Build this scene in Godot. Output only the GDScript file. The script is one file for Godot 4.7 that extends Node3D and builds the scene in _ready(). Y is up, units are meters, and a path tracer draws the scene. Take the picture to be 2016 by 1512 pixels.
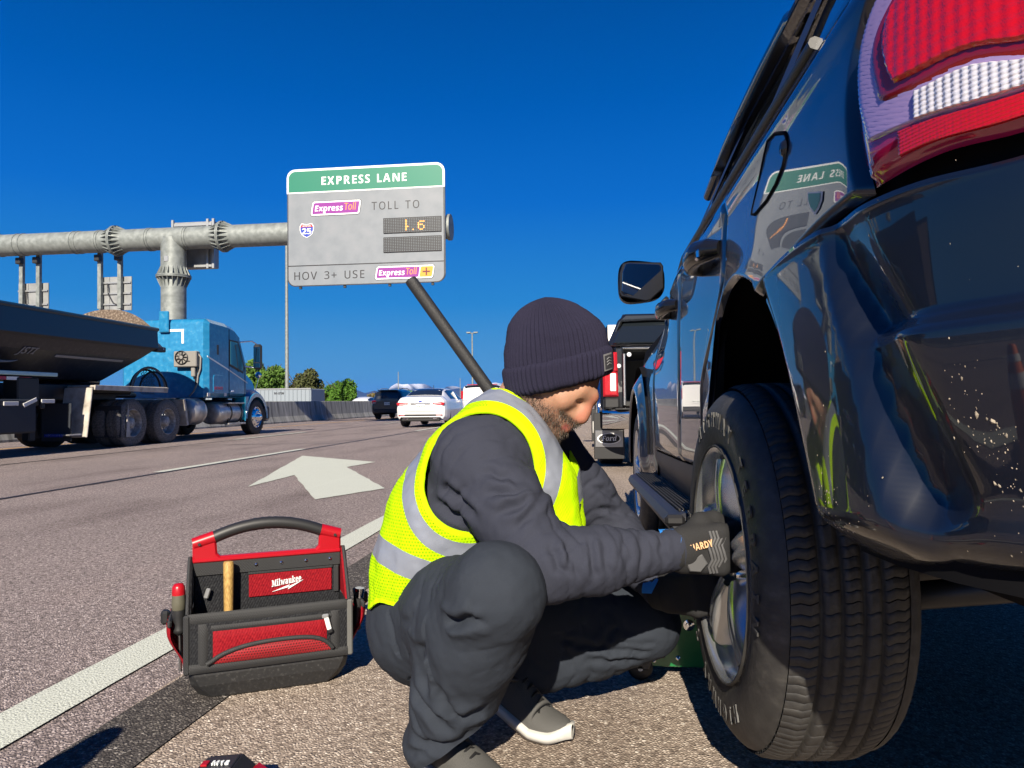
extends Node3D
# A mechanic changes the rear wheel of a dark SUV on a motorway shoulder. Units are metres, -z runs along the road.

var M := {}            # shared materials
var used := {}         # names taken at the top level
var rng := RandomNumberGenerator.new()
var SLOPE := 0.013     # the carriageway falls away from the shoulder

func road_y(x: float) -> float:
	return 0.0 if x > -1.3 else SLOPE * (x + 1.3)

# ---------------------------------------------------------------- mesh builder
class MB:
	var v := PackedVector3Array()
	var n := PackedVector3Array()
	var uv := PackedVector2Array()
	var col := PackedColorArray()
	var ix := PackedInt32Array()
	var tint := Color(1, 1, 1)
	var use_col := false
	var xf := Transform3D.IDENTITY

	func vert(p: Vector3, nn: Vector3, t := Vector2.ZERO) -> int:
		v.append(xf * p)
		n.append((xf.basis * nn).normalized())
		uv.append(t)
		col.append(tint)
		return v.size() - 1

	func tri(a: int, b: int, c: int) -> void:
		var g := (v[b] - v[a]).cross(v[c] - v[a])
		if g.dot(n[a] + n[b] + n[c]) > 0.0:
			ix.append(a); ix.append(c); ix.append(b)
		else:
			ix.append(a); ix.append(b); ix.append(c)

	func face(pts: Array) -> void:
		# a flat polygon (convex), one normal
		var nn: Vector3 = (pts[2] - pts[0]).cross(pts[1] - pts[0])
		if pts.size() > 3 and nn.length() < 1e-12:
			nn = (pts[3] - pts[0]).cross(pts[2] - pts[0])
		nn = nn.normalized()
		var base := v.size()
		for p in pts:
			vert(p, nn)
		for i in range(1, pts.size() - 1):
			tri(base, base + i, base + i + 1)

	func box(c: Vector3, s: Vector3, bevel := 0.0, b := Basis.IDENTITY) -> void:
		var h := s * 0.5
		var e: float = min(bevel, min(h.x, min(h.y, h.z)) * 0.9)
		if e <= 0.0:
			for ax in 3:
				for sg in [-1.0, 1.0]:
					var a := Vector3.ZERO; a[ax] = sg
					var u := Vector3.ZERO; u[(ax + 1) % 3] = 1.0
					var w := Vector3.ZERO; w[(ax + 2) % 3] = 1.0
					_q(c, b, [a * h - u * h - w * h, a * h + u * h - w * h, a * h + u * h + w * h, a * h - u * h + w * h], a)
			return
		for ax in 3:
			var u1 := (ax + 1) % 3
			var u2 := (ax + 2) % 3
			for sg in [-1.0, 1.0]:
				var q := []
				for st in [[-1, -1], [1, -1], [1, 1], [-1, 1]]:
					var p := Vector3.ZERO
					p[ax] = sg * h[ax]; p[u1] = st[0] * (h[u1] - e); p[u2] = st[1] * (h[u2] - e)
					q.append(p)
				var a := Vector3.ZERO; a[ax] = sg
				_q(c, b, q, a)
			for s1 in [-1.0, 1.0]:
				for s2 in [-1.0, 1.0]:
					var q := []
					for t in [[0, -1], [0, 1], [1, 1], [1, -1]]:
						var p := Vector3.ZERO
						p[u1] = s1 * (h[u1] if t[0] == 0 else h[u1] - e)
						p[u2] = s2 * (h[u2] - e if t[0] == 0 else h[u2])
						p[ax] = t[1] * (h[ax] - e)
						q.append(p)
					var a := Vector3.ZERO; a[u1] = s1; a[u2] = s2
					_q(c, b, q, a)
		for sx in [-1.0, 1.0]:
			for sy in [-1.0, 1.0]:
				for sz in [-1.0, 1.0]:
					var q := [Vector3(sx * h.x, sy * (h.y - e), sz * (h.z - e)), Vector3(sx * (h.x - e), sy * h.y, sz * (h.z - e)), Vector3(sx * (h.x - e), sy * (h.y - e), sz * h.z)]
					_q(c, b, q, Vector3(sx, sy, sz))

	func _q(c: Vector3, b: Basis, q: Array, nn: Vector3) -> void:
		var base := v.size()
		for p in q:
			vert(c + b * (p as Vector3), b * nn.normalized())
		for i in range(1, q.size() - 1):
			tri(base, base + i, base + i + 1)

	func grid(nu: int, nv: int, f: Callable, wrap_u := false) -> int:
		# smooth surface f(u, v), u and v in 0..1
		var base := v.size()
		var pts := PackedVector3Array()
		for j in nv + 1:
			for i in nu + 1:
				pts.append(f.call(float(i) / nu, float(j) / nv))
		var acc := PackedVector3Array(); acc.resize(pts.size())
		for j in nv:
			for i in nu:
				var a := j * (nu + 1) + i
				var b := a + 1
				var c := a + nu + 1
				var d := c + 1
				var g := (pts[d] - pts[a]).cross(pts[c] - pts[b])
				acc[a] += g; acc[b] += g; acc[c] += g; acc[d] += g
		if wrap_u:
			for j in nv + 1:
				var a := j * (nu + 1)
				var s := acc[a] + acc[a + nu]
				acc[a] = s; acc[a + nu] = s
		for j in nv + 1:
			for i in nu + 1:
				var k := j * (nu + 1) + i
				vert(pts[k], acc[k].normalized() if acc[k].length() > 1e-14 else Vector3.UP, Vector2(float(i) / nu, float(j) / nv))
		for j in nv:
			for i in nu:
				var a := base + j * (nu + 1) + i
				var b := a + 1
				var c := a + nu + 1
				var d := c + 1
				ix.append(a); ix.append(b); ix.append(c)
				ix.append(b); ix.append(d); ix.append(c)
				# the winding follows the normals: (b - a) x (c - a) must point against n for Godot
		_fix(base)
		return base

	func _fix(base: int) -> void:
		# turn every triangle added since base so that it is clockwise about its normals
		var k := ix.size() - 3
		while k >= 0 and ix[k] >= base:
			var a := ix[k]; var b := ix[k + 1]; var c := ix[k + 2]
			var g := (v[b] - v[a]).cross(v[c] - v[a])
			if g.dot(n[a] + n[b] + n[c]) > 0.0:
				ix[k + 1] = c; ix[k + 2] = b
			k -= 3

	func tube(pts: Array, r, sides := 10, caps := true, squash := 1.0) -> void:
		# a round bar through pts; r is a number or an array of radii
		var cnt := pts.size()
		var base := v.size()
		var up := Vector3.UP
		var d0: Vector3 = (pts[1] - pts[0]).normalized()
		if abs(d0.dot(up)) > 0.95:
			up = Vector3.RIGHT
		var side := d0.cross(up).normalized()
		for i in cnt:
			var d: Vector3
			if i == 0:
				d = pts[1] - pts[0]
			elif i == cnt - 1:
				d = pts[i] - pts[i - 1]
			else:
				d = (pts[i + 1] - pts[i]).normalized() + (pts[i] - pts[i - 1]).normalized()
			d = d.normalized()
			side = (side - d * side.dot(d)).normalized()
			var w := d.cross(side).normalized()
			var rr: float = r[i] if r is Array else r
			for k in sides + 1:
				var a := TAU * k / sides
				var o := side * cos(a) + w * sin(a) * squash
				vert(pts[i] + o * rr, o.normalized(), Vector2(float(k) / sides, float(i) / max(1, cnt - 1)))
		for i in cnt - 1:
			for k in sides:
				var a := base + i * (sides + 1) + k
				tri(a, a + 1, a + sides + 1)
				tri(a + 1, a + sides + 2, a + sides + 1)
		if caps:
			for e in [0, cnt - 1]:
				var d: Vector3 = (pts[0] - pts[1]) if e == 0 else (pts[cnt - 1] - pts[cnt - 2])
				d = d.normalized()
				var b2 := v.size()
				for k in sides:
					var p := xf.affine_inverse() * v[base + e * (sides + 1) + k]
					vert(p, d)
				for k in range(1, sides - 1):
					tri(b2, b2 + k, b2 + k + 1)

	func lathe(prof: Array, sides := 24, t := Transform3D.IDENTITY, sharp := 0.5) -> void:
		# prof: Vector2(radius, height) pairs turned about the y axis of t; corners sharper than acos(sharp) stay sharp
		for s in prof.size() - 1:
			var a: Vector2 = prof[s]
			var b: Vector2 = prof[s + 1]
			var d := (b - a)
			if d.length() < 1e-7:
				continue
			var nn := Vector2(d.y, -d.x).normalized()
			var na := nn
			var nb := nn
			if s > 0:
				var dp: Vector2 = prof[s] - prof[s - 1]
				var np := Vector2(dp.y, -dp.x).normalized()
				if np.dot(nn) > sharp:
					na = (np + nn).normalized()
			if s < prof.size() - 2:
				var dn: Vector2 = prof[s + 2] - prof[s + 1]
				var np := Vector2(dn.y, -dn.x).normalized()
				if np.dot(nn) > sharp:
					nb = (np + nn).normalized()
			var base := v.size()
			for k in sides + 1:
				var an := TAU * k / sides
				var c := cos(an)
				var si := sin(an)
				vert(t * Vector3(a.x * c, a.y, a.x * si), t.basis * Vector3(na.x * c, na.y, na.x * si), Vector2(float(k) / sides, 0))
				vert(t * Vector3(b.x * c, b.y, b.x * si), t.basis * Vector3(nb.x * c, nb.y, nb.x * si), Vector2(float(k) / sides, 1))
			for k in sides:
				var q := base + k * 2
				if a.x > 1e-6:
					tri(q, q + 2, q + 1)
				if b.x > 1e-6:
					tri(q + 1, q + 2, q + 3)

	func slab(poly: PackedVector2Array, depth: float, bevel: float, t := Transform3D.IDENTITY) -> void:
		# polygon in the x-y plane of t, thick along z (centred), edges chamfered
		var p := poly
		var area := 0.0
		for i in p.size():
			var q := p[(i + 1) % p.size()]
			area += p[i].x * q.y - q.x * p[i].y
		if area < 0.0:
			p.reverse()
		var cnt := p.size()
		var inn := PackedVector2Array()
		var nrm := PackedVector2Array()
		for i in cnt:
			var d := (p[(i + 1) % cnt] - p[i]).normalized()
			nrm.append(Vector2(d.y, -d.x))
		for i in cnt:
			var a := nrm[(i + cnt - 1) % cnt]
			var b := nrm[i]
			var m := (a + b)
			if m.length() < 1e-6:
				m = b
			m = m.normalized()
			inn.append(p[i] - m * bevel / max(0.35, m.dot(b)))
		var tris := Geometry2D.triangulate_polygon(p)
		var h := depth * 0.5
		for sg in [-1.0, 1.0]:
			var base := v.size()
			for q in inn:
				vert(t * Vector3(q.x, q.y, sg * h), t.basis * Vector3(0, 0, sg), q)
			for i in range(0, tris.size(), 3):
				tri(base + tris[i], base + tris[i + 1], base + tris[i + 2])
			if bevel > 0.0:
				for i in cnt:
					var j := (i + 1) % cnt
					var nn := Vector3(nrm[i].x, nrm[i].y, sg).normalized()
					var b2 := v.size()
					vert(t * Vector3(inn[i].x, inn[i].y, sg * h), t.basis * nn)
					vert(t * Vector3(inn[j].x, inn[j].y, sg * h), t.basis * nn)
					vert(t * Vector3(p[j].x, p[j].y, sg * (h - bevel)), t.basis * nn)
					vert(t * Vector3(p[i].x, p[i].y, sg * (h - bevel)), t.basis * nn)
					tri(b2, b2 + 1, b2 + 2); tri(b2, b2 + 2, b2 + 3)
		var hb := h - bevel
		for i in cnt:
			var j := (i + 1) % cnt
			var nn := nrm[i]
			var pa := nrm[(i + cnt - 1) % cnt]
			var pb := nrm[j]
			var na := (nn + pa).normalized() if nn.dot(pa) > 0.8 else nn
			var nb := (nn + pb).normalized() if nn.dot(pb) > 0.8 else nn
			var b2 := v.size()
			vert(t * Vector3(p[i].x, p[i].y, -hb), t.basis * Vector3(na.x, na.y, 0))
			vert(t * Vector3(p[j].x, p[j].y, -hb), t.basis * Vector3(nb.x, nb.y, 0))
			vert(t * Vector3(p[j].x, p[j].y, hb), t.basis * Vector3(nb.x, nb.y, 0))
			vert(t * Vector3(p[i].x, p[i].y, hb), t.basis * Vector3(na.x, na.y, 0))
			tri(b2, b2 + 1, b2 + 2); tri(b2, b2 + 2, b2 + 3)

	func arrays() -> Array:
		var a := []
		a.resize(Mesh.ARRAY_MAX)
		a[Mesh.ARRAY_VERTEX] = v
		a[Mesh.ARRAY_NORMAL] = n
		a[Mesh.ARRAY_TEX_UV] = uv
		if use_col:
			a[Mesh.ARRAY_COLOR] = col
		a[Mesh.ARRAY_INDEX] = ix
		return a

	func mesh() -> ArrayMesh:
		var m := ArrayMesh.new()
		m.add_surface_from_arrays(Mesh.PRIMITIVE_TRIANGLES, arrays())
		return m

# ---------------------------------------------------------------- nodes
func numbered(called: String) -> String:
	if not used.has(called):
		used[called] = 0
		return called
	used[called] += 1
	return "%s_%03d" % [called, used[called]]

func tag(o: Node, label: String, category: String, group := "", kind := "") -> Node:
	o.set_meta("label", label)
	if category:
		o.set_meta("category", category)
	if group:
		o.set_meta("group", group)
	if kind:
		o.set_meta("kind", kind)
	return o

func thing(called: String, label: String, category: String, at := Vector3.ZERO, turn := 0.0, group := "") -> Node3D:
	var o := Node3D.new()
	o.name = numbered(called)
	add_child(o)
	o.position = at
	o.rotation.y = turn
	tag(o, label, category, group)
	return o

func obj(called: String, mb: MB, mat: Material, parent: Node = null) -> MeshInstance3D:
	return put(called, mb.mesh(), mat, parent)

func put(called: String, mesh: Mesh, mat: Material, parent: Node = null) -> MeshInstance3D:
	var o := MeshInstance3D.new()
	o.mesh = mesh
	o.material_override = mat
	if parent == null:
		o.name = numbered(called)
		add_child(o)
	else:
		o.name = called
		parent.add_child(o, true)
	return o

func struct(called: String, mb: MB, mat: Material, parent: Node = null) -> MeshInstance3D:
	var o := obj(called, mb, mat, parent)
	if parent == null:
		o.set_meta("kind", "structure")
	return o

func part(called: String, parent: Node, at := Vector3.ZERO) -> Node3D:
	var o := Node3D.new()
	o.name = called
	parent.add_child(o, true)
	o.position = at
	return o

func bx(called: String, parent: Node, mat: Material, c: Vector3, s: Vector3, bevel := 0.01, b := Basis.IDENTITY) -> MeshInstance3D:
	var m := MB.new()
	m.box(c, s, bevel, b)
	return obj(called, m, mat, parent)

func tb(called: String, parent: Node, mat: Material, pts: Array, r, sides := 12) -> MeshInstance3D:
	var m := MB.new()
	m.tube(pts, r, sides)
	return obj(called, m, mat, parent)

func sl(called: String, parent: Node, mat: Material, poly: Array, depth: float, bevel: float, t := Transform3D.IDENTITY) -> MeshInstance3D:
	var m := MB.new()
	m.slab(PackedVector2Array(poly), depth, bevel, t)
	return obj(called, m, mat, parent)

func side_t(x: float) -> Transform3D:
	# polygon coordinates (z, y) on the plane x
	return Transform3D(Basis(Vector3(0, 0, 1), Vector3(0, 1, 0), Vector3(-1, 0, 0)), Vector3(x, 0, 0))

func text_mb(words: String, size: float, bold := false, slant := 0.0, face := "Droid Sans", depth := 0.004, spacing := 0.0) -> MB:
	# lettering in the x-y plane, centred, cap height about size; spacing widens the gaps
	var mb := MB.new()
	var f := SystemFont.new()
	f.font_names = PackedStringArray([face])
	f.font_weight = 700 if bold else 400
	var x := 0.0
	var pieces := [words] if spacing == 0.0 else []
	if spacing != 0.0:
		for ch in words:
			pieces.append(ch)
	for w in pieces:
		if w == " ":
			x += size * 0.45 + spacing
			continue
		var tm := TextMesh.new()
		tm.text = w
		tm.font = f
		tm.font_size = 64
		tm.pixel_size = size / 46.0
		tm.depth = depth
		tm.horizontal_alignment = HORIZONTAL_ALIGNMENT_CENTER if spacing == 0.0 else HORIZONTAL_ALIGNMENT_LEFT
		tm.vertical_alignment = VERTICAL_ALIGNMENT_CENTER
		tm.curve_step = 2.0
		var ar := tm.get_mesh_arrays()
		if ar.size() == 0 or ar[Mesh.ARRAY_VERTEX] == null:
			continue
		var vs: PackedVector3Array = ar[Mesh.ARRAY_VERTEX]
		var ns: PackedVector3Array = ar[Mesh.ARRAY_NORMAL]
		var ii: PackedInt32Array = ar[Mesh.ARRAY_INDEX]
		var base := mb.v.size()
		var hi := 0.0
		for q in vs:
			hi = max(hi, q.x)
		for k in vs.size():
			var q := vs[k]
			mb.v.append(Vector3(q.x + x + q.y * slant, q.y, q.z)); mb.n.append(ns[k]); mb.uv.append(Vector2.ZERO); mb.col.append(Color(1, 1, 1))
		for k in ii:
			mb.ix.append(base + k)
		x += hi + spacing
	if spacing != 0.0:
		for k in mb.v.size():
			mb.v[k].x -= (x - spacing) * 0.5
	return mb

func text(called: String, parent: Node, mat: Material, words: String, t: Transform3D, size: float, bold := false, slant := 0.0, face := "Droid Sans", width := 0.0, spacing := 0.0) -> MeshInstance3D:
	var mb := text_mb(words, size, bold, slant, face, 0.004, spacing)
	var lo := 1e9
	var hi := -1e9
	for q in mb.v:
		lo = min(lo, q.x); hi = max(hi, q.x)
	var sx := 1.0 if width <= 0.0 or hi <= lo else width / (hi - lo)
	for k in mb.v.size():
		var q := mb.v[k]
		q.x = (q.x - (lo + hi) * 0.5) * sx
		mb.v[k] = t * q
		mb.n[k] = (t.basis * mb.n[k]).normalized()
	return obj(called, mb, mat, parent)

# ---------------------------------------------------------------- materials
func lin(r: float, g: float, b: float) -> Color:
	return Color(r, g, b).linear_to_srgb()

func mat(r: float, g: float, b: float, rough := 0.7, metal := 0.0, spec := 0.5) -> StandardMaterial3D:
	var m := StandardMaterial3D.new()
	m.albedo_color = lin(r, g, b)
	m.roughness = rough
	m.metallic = metal
	m.metallic_specular = spec
	return m

func tex(im: Image) -> ImageTexture:
	im.generate_mipmaps()
	return ImageTexture.create_from_image(im)

func noise_image(w: int, seed_: int, freq: float, kind := FastNoiseLite.TYPE_SIMPLEX_SMOOTH, oct := 4) -> Image:
	var f := FastNoiseLite.new()
	f.seed = seed_
	f.noise_type = kind
	f.frequency = freq
	f.fractal_octaves = oct
	f.fractal_type = FastNoiseLite.FRACTAL_FBM if oct > 1 else FastNoiseLite.FRACTAL_NONE
	return f.get_seamless_image(w, w, false, false, 0.12)

func ramp_tex(im: Image, stops: Array) -> ImageTexture:
	# grey image through a colour ramp; stops are [value, linear r, g, b]
	var lut := []
	for i in 256:
		var t := i / 255.0
		var k := 0
		while k < stops.size() - 2 and t > stops[k + 1][0]:
			k += 1
		var a: Array = stops[k]
		var b: Array = stops[k + 1]
		var s: float = clamp((t - a[0]) / max(1e-5, b[0] - a[0]), 0.0, 1.0)
		lut.append(lin(lerpf(a[1], b[1], s), lerpf(a[2], b[2], s), lerpf(a[3], b[3], s)))
	var w := im.get_width()
	var hgt := im.get_height()
	var src := im.get_data()
	var step := src.size() / (w * hgt)
	var out := PackedByteArray()
	out.resize(w * hgt * 3)
	for i in w * hgt:
		var c: Color = lut[src[i * step]]
		out[i * 3] = int(c.r * 255.0); out[i * 3 + 1] = int(c.g * 255.0); out[i * 3 + 2] = int(c.b * 255.0)
	return tex(Image.create_from_data(w, hgt, false, Image.FORMAT_RGB8, out))

func normal_tex(im: Image, strength: float) -> ImageTexture:
	var c := im.duplicate() as Image
	c.convert(Image.FORMAT_RGBA8)
	c.bump_map_to_normal_map(strength)
	return tex(c)

func tri(m: StandardMaterial3D, scale: float, world := true) -> StandardMaterial3D:
	m.uv1_triplanar = true
	m.uv1_world_triplanar = world
	m.uv1_scale = Vector3.ONE * scale
	return m

func with_normal(m: StandardMaterial3D, t: Texture2D, s: float) -> StandardMaterial3D:
	m.normal_enabled = true
	m.normal_texture = t
	m.normal_scale = s
	return m

# ---------------------------------------------------------------- smooth solids from capsules, meshed as surface nets
class Field:
	var o := Vector3.ZERO
	var h := 0.01
	var nx := 0
	var ny := 0
	var nz := 0
	var k := 45.0
	var acc := PackedFloat32Array()

	func _init(lo: Vector3, hi: Vector3, cell: float, sharp: float) -> void:
		o = lo
		h = cell
		k = sharp
		nx = int((hi.x - lo.x) / cell) + 2
		ny = int((hi.y - lo.y) / cell) + 2
		nz = int((hi.z - lo.z) / cell) + 2
		acc.resize(nx * ny * nz)

	func _range(lo: Vector3, hi: Vector3) -> Array:
		return [max(0, int((lo.x - o.x) / h)), min(nx - 1, int((hi.x - o.x) / h) + 1), max(0, int((lo.y - o.y) / h)), min(ny - 1, int((hi.y - o.y) / h) + 1), max(0, int((lo.z - o.z) / h)), min(nz - 1, int((hi.z - o.z) / h) + 1)]

	func capsule(a: Vector3, b: Vector3, ra: float, rb: float) -> void:
		var m := 3.5 / k + 2.0 * h
		var mr: float = max(ra, rb) + m
		var r := _range(Vector3(min(a.x, b.x), min(a.y, b.y), min(a.z, b.z)) - Vector3.ONE * mr, Vector3(max(a.x, b.x), max(a.y, b.y), max(a.z, b.z)) + Vector3.ONE * mr)
		var ab := b - a
		var l2: float = max(1e-9, ab.length_squared())
		for z in range(r[4], r[5] + 1):
			for y in range(r[2], r[3] + 1):
				var row := (z * ny + y) * nx
				for x in range(r[0], r[1] + 1):
					var p := o + Vector3(x, y, z) * h
					var t: float = clamp((p - a).dot(ab) / l2, 0.0, 1.0)
					var d := (p - a - ab * t).length() - ra - (rb - ra) * t
					if d < m:
						acc[row + x] += exp(-k * d)

	func chain(pts: Array, rad: Array) -> void:
		for i in pts.size() - 1:
			capsule(pts[i], pts[i + 1], rad[i], rad[i + 1])

	func egg(c: Vector3, b: Basis, r: Vector3) -> void:
		var m := 3.5 / k + 2.0 * h
		var big: float = max(r.x, max(r.y, r.z)) + m
		var q := _range(c - Vector3.ONE * big, c + Vector3.ONE * big)
		var inv := b.transposed()
		for z in range(q[4], q[5] + 1):
			for y in range(q[2], q[3] + 1):
				var row := (z * ny + y) * nx
				for x in range(q[0], q[1] + 1):
					var p := inv * (o + Vector3(x, y, z) * h - c)
					var u := Vector3(p.x / r.x, p.y / r.y, p.z / r.z)
					var k0 := u.length()
					var k1 := Vector3(u.x / r.x, u.y / r.y, u.z / r.z).length()
					var d: float = -min(r.x, min(r.y, r.z)) if k1 < 1e-6 else k0 * (k0 - 1.0) / k1
					if d < m:
						acc[row + x] += exp(-k * d)

	func carve(c: Vector3, b: Basis, r: Vector3) -> void:
		# take an egg away
		var big: float = max(r.x, max(r.y, r.z))
		var q := _range(c - Vector3.ONE * big, c + Vector3.ONE * big)
		var inv := b.transposed()
		for z in range(q[4], q[5] + 1):
			for y in range(q[2], q[3] + 1):
				for x in range(q[0], q[1] + 1):
					var p := inv * (o + Vector3(x, y, z) * h - c)
					var u := Vector3(p.x / r.x, p.y / r.y, p.z / r.z).length()
					if u < 1.2:
						acc[(z * ny + y) * nx + x] *= exp(-k * (1.2 - u) * min(r.x, min(r.y, r.z)))

	func mesh(off := 0.0) -> Array:
		# [points, triangles, normals]
		var d := PackedFloat32Array()
		d.resize(acc.size())
		for i in acc.size():
			d[i] = (0.25 if acc[i] < 1e-12 else -log(acc[i]) / k) - off
		var idx := PackedInt32Array()
		idx.resize(acc.size())
		idx.fill(-1)
		var pts := PackedVector3Array()
		var nrm := PackedVector3Array()
		var sx := 1
		var sy := nx
		var sz := nx * ny
		var co := [0, sx, sy, sx + sy, sz, sx + sz, sy + sz, sx + sy + sz]
		var cp := [Vector3(0, 0, 0), Vector3(1, 0, 0), Vector3(0, 1, 0), Vector3(1, 1, 0), Vector3(0, 0, 1), Vector3(1, 0, 1), Vector3(0, 1, 1), Vector3(1, 1, 1)]
		var ed := [[0, 1], [2, 3], [4, 5], [6, 7], [0, 2], [1, 3], [4, 6], [5, 7], [0, 4], [1, 5], [2, 6], [3, 7]]
		for z in nz - 1:
			for y in ny - 1:
				var row := (z * ny + y) * nx
				for x in nx - 1:
					var i := row + x
					var s := 0
					for c in 8:
						if d[i + co[c]] < 0.0:
							s += 1
					if s == 0 or s == 8:
						continue
					var p := Vector3.ZERO
					var n := 0
					for e in ed:
						var a: float = d[i + co[e[0]]]
						var b: float = d[i + co[e[1]]]
						if (a < 0.0) != (b < 0.0):
							p += (cp[e[0]] as Vector3).lerp(cp[e[1]], a / (a - b))
							n += 1
					p /= n
					var g := Vector3(d[i + 1] - d[i] + d[i + 1 + sy + sz] - d[i + sy + sz], d[i + sy] - d[i] + d[i + 1 + sy + sz] - d[i + 1 + sz], d[i + sz] - d[i] + d[i + 1 + sy + sz] - d[i + 1 + sy])
					idx[i] = pts.size()
					pts.append(o + (Vector3(x, y, z) + p) * h)
					nrm.append(g.normalized())
		var tris := PackedInt32Array()
		for z in range(1, nz - 1):
			for y in range(1, ny - 1):
				var row := (z * ny + y) * nx
				for x in range(1, nx - 1):
					var i := row + x
					var ins := d[i] < 0.0
					if ins != (d[i + sx] < 0.0):
						_quad(tris, idx[i], idx[i - sy], idx[i - sy - sz], idx[i - sz], ins)
					if ins != (d[i + sy] < 0.0):
						_quad(tris, idx[i], idx[i - sz], idx[i - sz - sx], idx[i - sx], ins)
					if ins != (d[i + sz] < 0.0):
						_quad(tris, idx[i], idx[i - sx], idx[i - sx - sy], idx[i - sy], ins)
		return [pts, tris, nrm]

	func _quad(t: PackedInt32Array, a: int, b: int, c: int, e: int, flip: bool) -> void:
		if a < 0 or b < 0 or c < 0 or e < 0:
			return
		if flip:
			t.append_array([a, b, c, a, c, e])
		else:
			t.append_array([a, c, b, a, e, c])

func net_normals(net: Array) -> void:
	var p: PackedVector3Array = net[0]
	var t: PackedInt32Array = net[1]
	var old: PackedVector3Array = net[2]
	var n := PackedVector3Array()
	n.resize(p.size())
	for i in range(0, t.size(), 3):
		var g := (p[t[i + 1]] - p[t[i]]).cross(p[t[i + 2]] - p[t[i]])
		if g.dot(old[t[i]]) < 0.0:
			g = -g
		n[t[i]] += g; n[t[i + 1]] += g; n[t[i + 2]] += g
	for i in n.size():
		n[i] = n[i].normalized() if n[i].length() > 1e-14 else old[i]
	net[2] = n

func net_relax(net: Array, times: int) -> void:
	for k in times:
		var p: PackedVector3Array = net[0]
		var t: PackedInt32Array = net[1]
		var s := PackedVector3Array(); s.resize(p.size())
		var c := PackedInt32Array(); c.resize(p.size())
		for i in range(0, t.size(), 3):
			for j in 3:
				var a := t[i + j]
				s[a] += p[t[i + (j + 1) % 3]] + p[t[i + (j + 2) % 3]]
				c[a] += 2
		for i in p.size():
			if c[i] > 0:
				p[i] = p[i].lerp(s[i] / c[i], 0.5)
		net[0] = p

func net_push(net: Array, f: Callable) -> void:
	# move every point along its normal by f(point, normal)
	var p: PackedVector3Array = net[0]
	var n: PackedVector3Array = net[2]
	for i in p.size():
		p[i] += n[i] * (f.call(p[i], n[i]) as float)
	net[0] = p
	net_normals(net)

func net_cut(net: Array, f: Callable) -> Array:
	# the part of the surface where f(point) > 0, cut cleanly
	var p: PackedVector3Array = net[0]
	var t: PackedInt32Array = net[1]
	var n: PackedVector3Array = net[2]
	var s := PackedFloat32Array()
	s.resize(p.size())
	for i in p.size():
		s[i] = f.call(p[i])
	var op := PackedVector3Array()
	var on := PackedVector3Array()
	var ot := PackedInt32Array()
	var seen := {}
	for i in range(0, t.size(), 3):
		var poly := []
		for j in 3:
			var a := t[i + j]
			var b := t[i + (j + 1) % 3]
			if s[a] > 0.0:
				poly.append([a, -1])
			if (s[a] > 0.0) != (s[b] > 0.0):
				poly.append([min(a, b), max(a, b)])
		if poly.size() < 3:
			continue
		var ids := []
		for q in poly:
			var key: int = q[0] if q[1] < 0 else -1 - (q[0] * 1000003 + q[1])
			if not seen.has(key):
				seen[key] = op.size()
				if q[1] < 0:
					op.append(p[q[0]]); on.append(n[q[0]])
				else:
					var w: float = s[q[0]] / (s[q[0]] - s[q[1]])
					op.append(p[q[0]].lerp(p[q[1]], w)); on.append(n[q[0]].lerp(n[q[1]], w).normalized())
			ids.append(seen[key])
		for j in range(1, ids.size() - 1):
			ot.append_array([ids[0], ids[j], ids[j + 1]])
	return [op, ot, on]

func net_obj(called: String, net: Array, m: Material, parent: Node, tint = null, thick := 0.0) -> MeshInstance3D:
	var mb := MB.new()
	var p: PackedVector3Array = net[0]
	var t: PackedInt32Array = net[1]
	var n: PackedVector3Array = net[2]
	for i in p.size():
		mb.v.append(p[i]); mb.n.append(n[i]); mb.uv.append(Vector2.ZERO)
		mb.col.append(tint.call(p[i], n[i]) if tint != null else Color(1, 1, 1))
	mb.use_col = tint != null
	mb.ix = t.duplicate()
	if thick > 0.0:
		# a second skin inside, so that cloth has thickness where it ends
		var base := p.size()
		for i in p.size():
			mb.v.append(p[i] - n[i] * thick); mb.n.append(-n[i]); mb.uv.append(Vector2.ZERO); mb.col.append(mb.col[i])
		for i in range(0, t.size(), 3):
			mb.ix.append_array([base + t[i], base + t[i + 2], base + t[i + 1]])
		var edge := {}
		for i in range(0, t.size(), 3):
			for j in 3:
				var a := t[i + j]
				var b := t[i + (j + 1) % 3]
				var key: int = min(a, b) * 1000003 + max(a, b)
				edge[key] = [a, b] if not edge.has(key) else []
		for e in edge.values():
			if e.size() == 2:
				var a: int = e[0]
				var b: int = e[1]
				var fn := (p[b] - p[a]).cross(n[a]).normalized()
				var q := mb.v.size()
				for w in [p[a], p[b], p[b] - n[b] * thick, p[a] - n[a] * thick]:
					mb.v.append(w); mb.n.append(fn); mb.uv.append(Vector2.ZERO); mb.col.append(mb.col[a])
				mb.ix.append_array([q, q + 1, q + 2, q, q + 2, q + 3])
	mb._fix(0)
	return obj(called, mb, m, parent)

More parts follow.
